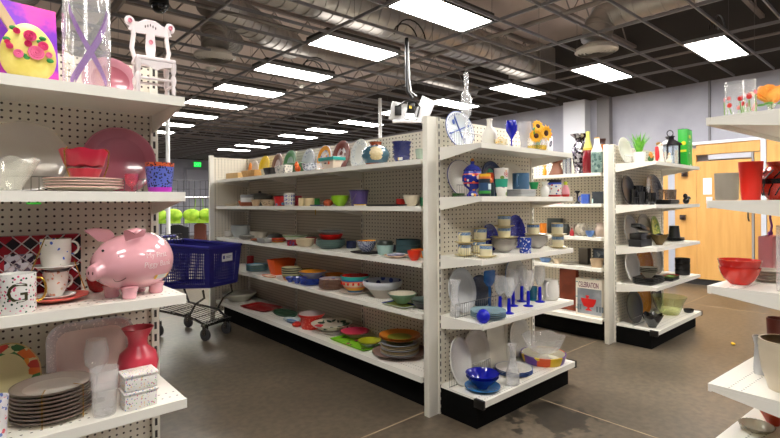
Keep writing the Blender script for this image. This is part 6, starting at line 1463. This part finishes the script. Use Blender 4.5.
p = G(1, 758, .10); V(p, 13, 38, [(.8, 0), (.9, .1), (.8, .5), (.7, .75), (1, .95), (1.05, 1)], C(206, 206, 208, .25, coat=.2), 'white-grey ceramic vase behind the beige crock', 'vase', 'vase')
p = G(1, 778, .07); V(p, 26, 36, [(.8, 0), (.9, .1), (1, 1)], C(96, 40, 28, .35), 'dark red-brown pot at the right edge behind the beige crock', 'pot', 'pot')
p = G(0, 772, .11); V(p, 38, 22, [(.3, 0), (.4, .1), (.8, .6), (1, 1)], C(222, 76, 40, .3, coat=.2), 'orange ruffled bowl on the lowest right shelf', 'bowl', 'bowl', n=50, wob=lambda a, r, z, W, H: (r*(1+.1*math.sin(5*a)*(z/H)), z+.015*math.sin(5*a)*(z/H)), dz=.0)
p = G(0, 755, .08); V(p, 38, 6, 'dish', GL(200, 196, 180, .4), 'clear cut-glass dish with beaded rim at the bottom right corner', 'dish', 'glass_dish', n=60, wob=lambda a, r, z, W, H: (r*(1+.03*math.sin(24*a)*(z/H)), z))
tag(MB().sphere((0, 0, .01), .03, (1.4, .6, .35), 10, 6).build('paper_scrap', C(240, 190, 30, .5), None, (5.59, 1.33, 0), .4), 'small yellow scrap lying on the concrete floor', 'scrap')
# ================================================================ shopping cart
PBL = C(34, 32, 112, .4); CF = C(110, 108, 106, .25, .9)
r = empty('shopping_cart', (2.03, 4.9, 0), math.radians(25), 'blue plastic shopping cart with grey metal frame beside the long shelves', 'shopping cart')
Lc, W0, W1, zt, zb = .86, .46, .54, .96, .56
def perf(b, c00, c10, c11, c01, nu, nv, th=.006, border=2, hole=.72, skip=None):
    """panel with real openings between ribs; corners given counter-clockwise"""
    c00, c10, c11, c01 = map(Vector, (c00, c10, c11, c01))
    nrm = (c10-c00).cross(c01-c00).normalized()*th
    def pt(u, v): return (c00*(1-u)+c10*u)*(1-v)+(c01*(1-u)+c11*u)*v
    for i in range(nu):
        for j in range(nv):
            u0, u1, v0, v1 = i/nu, (i+1)/nu, j/nv, (j+1)/nv
            solid = i < border or j < 1 or i >= nu-border or j >= nv-2 or (skip and skip(i, j))
            Q = [pt(u0, v0), pt(u1, v0), pt(u1, v1), pt(u0, v1)]
            if solid:
                b.b.faces.new([b.b.verts.new(q) for q in Q]); b.b.faces.new([b.b.verts.new(q+nrm) for q in Q[::-1]])
            else:
                um, vm = (u0+u1)/2, (v0+v1)/2; du, dv = (u1-u0)/2*hole, (v1-v0)/2*hole
                I = [pt(um-du, vm-dv), pt(um+du, vm-dv), pt(um+du, vm+dv), pt(um-du, vm+dv)]
                for a in range(4):
                    c = (a+1) % 4
                    b.b.faces.new([b.b.verts.new(q) for q in (Q[a], Q[c], I[c], I[a])])
                    b.b.faces.new([b.b.verts.new(q) for q in (Q[a]+nrm, I[a]+nrm, I[c]+nrm, Q[c]+nrm)])
                    b.b.faces.new([b.b.verts.new(q) for q in (I[a], I[c], I[c]+nrm, I[a]+nrm)])
    return b
tf, tb = W0/2, W1/2
bk = .05
A = [(-tf, 0, zt), (tf, 0, zt), (tb, Lc, zt+.03), (-tb, Lc, zt+.03)]
B = [(-tf+.03, .03, zb), (tf-.03, .03, zb), (tb-.04, Lc-.05, zb-.06), (-tb+.04, Lc-.05, zb-.06)]
b = MB()
perf(b, B[0], B[1], A[1], A[0], 16, 14, skip=lambda i, j: 5 <= i <= 12 and 8 <= j <= 11)
perf(b, B[3], B[0], A[0], A[3], 30, 14); perf(b, B[1], B[2], A[2], A[1], 30, 14); perf(b, B[2], B[3], A[3], A[2], 16, 14)
perf(b, B[3], B[2], B[1], B[0], 16, 24)
b.build('basket', PBL, r, smooth=None)
b = MB(); pts = [Vector(a) for a in A]; b.tube([pts[0], pts[1], pts[2], pts[3]], .016, 8, closed=True); b.build('basket_rim', C(40, 38, 130, .35), r)
b = MB(); b.prism([(-.075, -.04), (.075, -.04), (.075, .04), (-.075, .04)], -.004, .0, M=Matrix.Translation((.02, .002, zt-.115)))
sg = b.build('sign', C(226, 226, 228, .4), r)
MB().box(-.045, -.02, -.0045, -.004+.0, zt-.13, zt-.095).build('logo', C(34, 50, 140, .4), sg)
MB().box(.0, .075, -.0045, -.004, zt-.108, zt-.102).box(.0, .06, -.0045, -.004, zt-.122, zt-.117).build('sign_print', C(90, 96, 140, .4), sg)
sb = MB().box(-.002, .0, -.05, .05, -.03, .03, M=Matrix.Translation((-tf-.045, Lc*.8, zt-.09))).build('side_sign', C(200, 204, 214, .4), r)
b = MB()
for s_ in (-1, 1):
    b.tube([(s_*.2, .12, .53), (s_*.2, .1, .45), (s_*.2, .22, .38), (s_*.2, .3, .26)], .011, 8)
    b.tube([(s_*.16, .14, .17), (s_*.2, .3, .24), (s_*.22, .75, .28), (s_*.24, .88, .5), (s_*.26, .92, .9), (s_*.26, .98, 1.03)], .013, 8)
b.tube([(-.16, .14, .17), (.16, .14, .17)], .013, 8)
b.build('frame', CF, r)
b = MB()
for i in range(9): b.bar((-.17+.0425*i, .14, .185), (-.2+.05*i, .78, .29), .004, 5)
for q in range(5): b.bar((-.18, .16+.15*q, .188+.024*q), (.18, .16+.15*q, .188+.024*q), .004, 5)
b.build('lower_rack', CF, r)
b = MB(); b.box(-.19, .19, .1, .16, .15, .18); b.build('front_bumper', CF, r)
b = MB()
for i in range(12): b.bar((-.24+.0436*i, .84, zt), (-.24+.0436*i, .88, zt+.1), .004, 5)
b.bar((-.25, .88, zt+.1), (.25, .88, zt+.1), .006, 6); b.build('child_seat_rack', CF, r)
MB().bar((-.26, .99, 1.03), (.26, .99, 1.03), .017, 10).build('push_handle', C(50, 46, 130, .4), r)
for x, y in ((-.15, .14), (.15, .14), (-.2, .74), (.2, .74)):
    c_ = MB().box(x-.022, x-.016, y-.02, y+.02, .06, .15).box(x+.016, x+.022, y-.02, y+.02, .06, .15).box(x-.022, x+.022, y-.02, y+.02, .14, .16).build('caster', CF, r)
    MB().lathe([(0, -.014), (.05, -.014), (.062, -.01), (.062, .01), (.05, .014), (0, .014)], 20, M=Matrix.Translation((x, y+.0, .0625)) @ Matrix.Rotation(math.pi/2, 4, 'Y')).build('wheel', C(60, 60, 62, .5), c_)
# ================================================================ clothing rack beyond the cart
cx, cy = 3.0, 9.3
r = empty('clothes_rack', (cx, cy, 0), math.radians(-25), 'low chrome clothes rack beyond the shopping cart', 'clothes rack')
MB().bar((-.92, 0, 1.52), (.92, 0, 1.52), .015, 8).build('rail', CHROME, r)
for x in (-.9, .9): MB().bar((x, 0, 0), (x, 0, 1.52), .014, 8).build('leg', CHROME, r); MB().bar((x, -.25, .02), (x, .25, .02), .014, 8).build('foot', CHROME, r)
MB().box(-.65, .65, -.01, .01, 1.56, 1.565).build('top_bar', CHROME, r)
ux, uy = math.cos(math.radians(-25)), math.sin(math.radians(-25))
LG = NOI((120, 180, 16), (190, 226, 70), 9, .6, .35, .65)
tag(MB().sphere((-.02, 0, .012), .014, (1.4, .6, .8), 8, 6).sphere((.02, 0, .012), .014, (1.4, .6, .8), 8, 6).tube([(0, 0, .012), (.006, -.006, .05), (0, 0, .09), (.012, 0, .13)], .005, 6).build('purple_bow', C(110, 30, 130, .4), None, (_bin[0], _bin[1], _bin[2])), 'small purple ribbon bow on top of the pink plastic bin', 'bow')
for i, (u, kind, lab) in enumerate(((-.72, 'k', 'black garment hanging at the left end of the clothes rack'), (-.3, 'g', 'lime green bra hanging left on the clothes rack'), (.27, 'g', 'lime green bra hanging in the middle of the clothes rack'), (.68, 'g2', 'green and yellow top hanging right on the clothes rack'), (-.02, 'kk', 'black trousers hanging under the lime green bras'), (.38, 'br', 'dark brown garment hanging low at the right of the rack'))):
    x, y = cx+ux*u, cy+uy*u
    off = -.07 if kind[0] == 'g' else .06
    x += uy*-off*-1; y += ux*off
    if kind == 'g':
        o = empty('bra', (x, y, 1.0), math.radians(-25), lab, 'bra')
        for s_ in (-1, 1): MB().sphere((s_*.13, 0, .2), .14, (1.1, .4, .85), 14, 10).build('cup', LG, o)
        MB().box(-.25, .25, -.02, .02, .05, .12).build('band', LG, o); MB().bar((-.08, 0, .24), (-.06, 0, .5), .006).bar((.08, 0, .24), (.06, 0, .5), .006).build('straps', LG, o)
    else:
        m_ = {'k': C(26, 22, 28, .8), 'g2': PAT((120, 200, 30), [(210, 230, 60), (60, 110, 40), (30, 40, 30)], 9, .4, .7, 'blotch'), 'kk': C(22, 20, 24, .8), 'br': C(90, 44, 30, .8)}[kind]
        z0, z1 = {'k': (.75, 1.5), 'g2': (1.1, 1.5), 'kk': (.3, 1.02), 'br': (.6, 1.06)}[kind]
        b = MB(); nn = 16; w_ = .11 if kind != 'kk' else .2
        RR = [[b.b.verts.new((w_*kx*math.cos(2*math.pi*i_/nn)*(1+.1*math.sin(6*math.pi*2*i_/nn)), .035*math.sin(2*math.pi*i_/nn), z)) for i_ in range(nn)] for kx, z in ((1.15, z0), (1, (z0+z1)/2), (1, z1-.05), (.3, z1))]
        b.b.faces.new(RR[0][::-1]); b.b.faces.new(RR[-1])
        for A_, B_ in zip(RR, RR[1:]):
            for i_ in range(nn): f = b.b.faces.new((A_[i_], A_[(i_+1) % nn], B_[(i_+1) % nn], B_[i_])); f.smooth = True
        tag(b.build('garment', m_, None, (x, y, 0), math.radians(-25)), lab, 'garment')
# wire grid display beyond
r = empty('wire_display', (3.9, 11.5, 0), math.radians(-20), 'tall black wire grid display beyond the clothes rack', 'wire display')
b = MB()
for i in range(11): b.bar((-.6+.12*i, 0, .1), (-.6+.12*i, 0, 1.95), .006, 4)
for j_ in range(10): b.bar((-.6, 0, .15+.2*j_), (.6, 0, .15+.2*j_), .006, 4)
b.build('grid_panel', C(60, 58, 60, .5), r)
for x in (-.6, .6): MB().box(x-.02, x+.02, -.25, .25, 0, .06).box(x-.02, x+.02, -.02, .02, .06, 1.98).build('stand', C(60, 58, 60, .5), r)
# ---------------------------------------------------------------- settle: nudge neighbours on a shelf apart and keep them on it
def settle():
    bpy.context.view_layer.update()
    SL = .012
    tops = [o for o in COL.objects if o.parent is None and o.get('kind') is None and o.type in ('MESH', 'EMPTY')]
    kids = {}
    for o in COL.objects:
        if o.parent: kids.setdefault(o.parent, []).append(o)
    def meshes(o):
        r_ = [o] if o.type == 'MESH' else []
        for c in kids.get(o, []): r_ += meshes(c)
        return r_
    for key, f in FR.items():
        for lv, z0 in enumerate(f.z):
            if lv and f.z[lv-1] == z0: continue
            zn = ([q for q in f.z if q > z0+.05]+[z0+.6])[0]
            items = []
            for o in tops:
                if o['category'] in ('shelving unit', 'sticker', 'tag', 'bow'): continue
                x, y, z = o.location
                kk = min(REG, key=lambda q: abs(q[0]-x)+abs(q[1]-y))
                if REG[kk] != key: continue
                u = (x-f.o[0])*f.x[0]+(y-f.o[1])*f.x[1]; v = (x-f.o[0])*f.y[0]+(y-f.o[1])*f.y[1]
                if not (-.5 < u < f.w+.5 and -f.d-.2 < v < .2 and z0-.01 < z < zn-.03): continue
                slabs = {}; mw = o.matrix_world
                for m_ in meshes(o):
                    W_ = m_.matrix_world; pts = []
                    for vt in m_.data.vertices:
                        p_ = W_ @ vt.co; dx, dy = p_.x-f.o[0], p_.y-f.o[1]
                        pts.append((dx*f.x[0]+dy*f.x[1], dx*f.y[0]+dy*f.y[1], p_.z-z0))
                    for e_ in m_.data.edges:
                        A, B = pts[e_.vertices[0]], pts[e_.vertices[1]]
                        if A[2] > B[2]: A, B = B, A
                        for s_ in range(int(A[2]//SL), int(B[2]//SL)+1):
                            for zz in (max(A[2], s_*SL), min(B[2], (s_+1)*SL)):
                                k_ = (zz-A[2])/(B[2]-A[2]) if B[2]-A[2] > 1e-9 else 0
                                uu, vv = A[0]+(B[0]-A[0])*k_, A[1]+(B[1]-A[1])*k_
                                q = slabs.get(s_)
                                if q is None: slabs[s_] = [uu, uu, vv, vv]
                                else:
                                    if uu < q[0]: q[0] = uu
                                    if uu > q[1]: q[1] = uu
                                    if vv < q[2]: q[2] = vv
                                    if vv > q[3]: q[3] = vv
                            if B[2]-A[2] < 1e-9: break
                items.append([o, u, v, slabs, z-z0])
            cl = []
            items.sort(key=lambda t_: (t_[4] > .008, t_[0]['category'] == 'wire fence'))
            for it in items:
                for c in sorted(cl, key=lambda q: math.hypot(q['u']-it[1], q['v']-it[2])):
                    if it[4] > .008 and c['cat'] != 'wire fence' and abs(c['u']-it[1]) < .02+c['e'] and abs(c['v']-it[2]) < .02+c['e2']: break
                    if it[0]['category'] != 'wire fence' and c['cat'] != 'wire fence' and abs(c['u']-it[1]) < .012 and abs(c['v']-it[2]) < .012: break
                else:
                    c = {'u': it[1], 'v': it[2], 'o': [], 's': {}, 'cat': it[0]['category'], 'du': 0, 'dv': 0}; cl.append(c)
                    q_ = list(it[3].values()); c['e'] = max(max(q[1] for q in q_)-it[1], .0)*.8; c['e2'] = max(max(q[3] for q in q_)-it[2], .0)*.8
                c['o'].append(it[0])
                for s_, q in it[3].items():
                    p_ = c['s'].get(s_)
                    c['s'][s_] = q[:] if p_ is None else [min(p_[0], q[0]), max(p_[1], q[1]), min(p_[2], q[2]), max(p_[3], q[3])]
            for c in cl:
                S_ = c['s'].values()
                c['b'] = [min(q[0] for q in S_), max(q[1] for q in S_), min(q[2] for q in S_), max(q[3] for q in S_)]
                c['m'] = (c['b'][1]-c['b'][0])*(c['b'][3]-c['b'][2])+.002
                c['round'] = {s_: abs((q[1]-q[0])-(q[3]-q[2])) < .12*(q[1]-q[0]+.001) for s_, q in c['s'].items()}
            G = .002
            for itn in range(160):
                moved = False
                for i in range(len(cl)):
                    for j in range(i+1, len(cl)):
                        a, b = cl[i], cl[j]
                        if a['cat'] == 'wire fence' and b['cat'] == 'wire fence': continue
                        A, B = a['b'], b['b']
                        if A[0]+a['du'] > B[1]+b['du'] or B[0]+b['du'] > A[1]+a['du'] or A[2]+a['dv'] > B[3]+b['dv'] or B[2]+b['dv'] > A[3]+a['dv']: continue
                        best = None
                        for s_, q in a['s'].items():
                            w_ = b['s'].get(s_)
                            if w_ is None: continue
                            au, av = (q[0]+q[1])/2+a['du'], (q[2]+q[3])/2+a['dv']; bu, bv = (w_[0]+w_[1])/2+b['du'], (w_[2]+w_[3])/2+b['dv']
                            ha, hb = ((q[1]-q[0])/2, (q[3]-q[2])/2), ((w_[1]-w_[0])/2, (w_[3]-w_[2])/2)
                            ou = ha[0]+hb[0]+G-abs(au-bu); ov = ha[1]+hb[1]+G-abs(av-bv)
                            if ou <= 0 or ov <= 0: continue
                            ra, rb = a['round'][s_], b['round'][s_]
                            if ra and rb:
                                d_ = math.hypot(au-bu, av-bv); pen = ha[0]+hb[0]+G-d_
                                if pen <= 0: continue
                                nx, ny = ((au-bu)/d_, (av-bv)/d_) if d_ > 1e-4 else (1, 0)
                                mv = (nx*pen, ny*pen)
                            elif ra or rb:
                                if ra: cu, cv, r_, xu, xv, h_ = au, av, ha[0], bu, bv, hb
                                else: cu, cv, r_, xu, xv, h_ = bu, bv, hb[0], au, av, ha
                                qx = min(max(cu, xu-h_[0]), xu+h_[0]); qy = min(max(cv, xv-h_[1]), xv+h_[1])
                                d_ = math.hypot(cu-qx, cv-qy)
                                if d_ > r_+G: continue
                                if d_ > 1e-4:
                                    pen = r_+G-d_; mv = ((cu-qx)/d_*pen, (cv-qy)/d_*pen)
                                    if not ra: mv = (-mv[0], -mv[1])
                                else: mv = (math.copysign(ou, au-bu), 0) if ou < ov else (0, math.copysign(ov, av-bv))
                                pen = math.hypot(*mv)
                            else:
                                pen = min(ou, ov); mv = (math.copysign(ou, au-bu), 0) if ou < ov else (0, math.copysign(ov, av-bv))
                            if 'wire fence' in (a['cat'], b['cat']): pen = ov; mv = (0, math.copysign(ov, av-bv))
                            if best is None or pen > best[0]: best = (pen, mv)
                        if best:
                            moved = True; ka = b['m']/(a['m']+b['m']); kb = 1-ka; k_ = .55
                            if a['cat'] == 'wire fence': ka, kb = .8, .2
                            if b['cat'] == 'wire fence': ka, kb = .2, .8
                            a['du'] += best[1][0]*ka*k_; a['dv'] += best[1][1]*ka*k_; b['du'] -= best[1][0]*kb*k_; b['dv'] -= best[1][1]*kb*k_
                for c in cl:
                    B = c['b']
                    lo_u, hi_u = 0.004-B[0], f.w-.006-B[1]
                    if lo_u <= hi_u: c['du'] = min(max(c['du'], lo_u), hi_u)
                    hi_v = -.003-B[3]; lo_v = -f.d-.012-B[2]
                    if c['dv'] < lo_v: c['dv'] = lo_v
                    if c['dv'] > hi_v: c['dv'] = hi_v
                if not moved: break
            for c in cl:
                if abs(c['du'])+abs(c['dv']) < 1e-5: continue
                if DEBUG and math.hypot(c['du'], c['dv']) > .03: print('MOVE %s%d u%+.3f v%+.3f %s' % (key, lv, c['du'], c['dv'], c['o'][0]['label'][:60]))
                for o in c['o']:
                    o.location.x += f.x[0]*c['du']+f.y[0]*c['dv']; o.location.y += f.x[1]*c['du']+f.y[1]*c['dv']
            if DEBUG and moved: print('UNSETTLED', key, lv, itn)
DEBUG = False
settle()
bpy.context.view_layer.update()
# ---- camera
cd = bpy.data.cameras.new('camera'); cam = bpy.data.objects.new('camera', cd); COL.objects.link(cam)
cd.sensor_width = 36; cd.lens = 36*F/780; cd.shift_y = -(219-202.8)/780; cd.clip_end = 100; cd.clip_start = .05
fwd = Vector((FW[0], FW[1], 0)).normalized(); right = Vector((RT[0], RT[1], 0)).normalized(); up = Vector((0, 0, 1))
rho = math.radians(.41)   # slight roll
r2 = right*math.cos(rho)-up*math.sin(rho); u2_ = up*math.cos(rho)+right*math.sin(rho)
M = Matrix((r2, u2_, -fwd)).transposed().to_4x4(); M.translation = (0, 0, EYE)
cam.matrix_world = M; S.camera = cam
w = bpy.data.worlds.new('world'); S.world = w; w.use_nodes = True
w.node_tree.nodes['Background'].inputs[0].default_value = (.5, .5, .55, 1); w.node_tree.nodes['Background'].inputs[1].default_value = .3
S.view_settings.view_transform = 'Standard'; S.view_settings.look = 'None'; S.view_settings.gamma = 1
S.view_settings.use_curve_mapping = False
S.view_settings.exposure = 0.48
S.cycles.transparent_max_bounces = 40
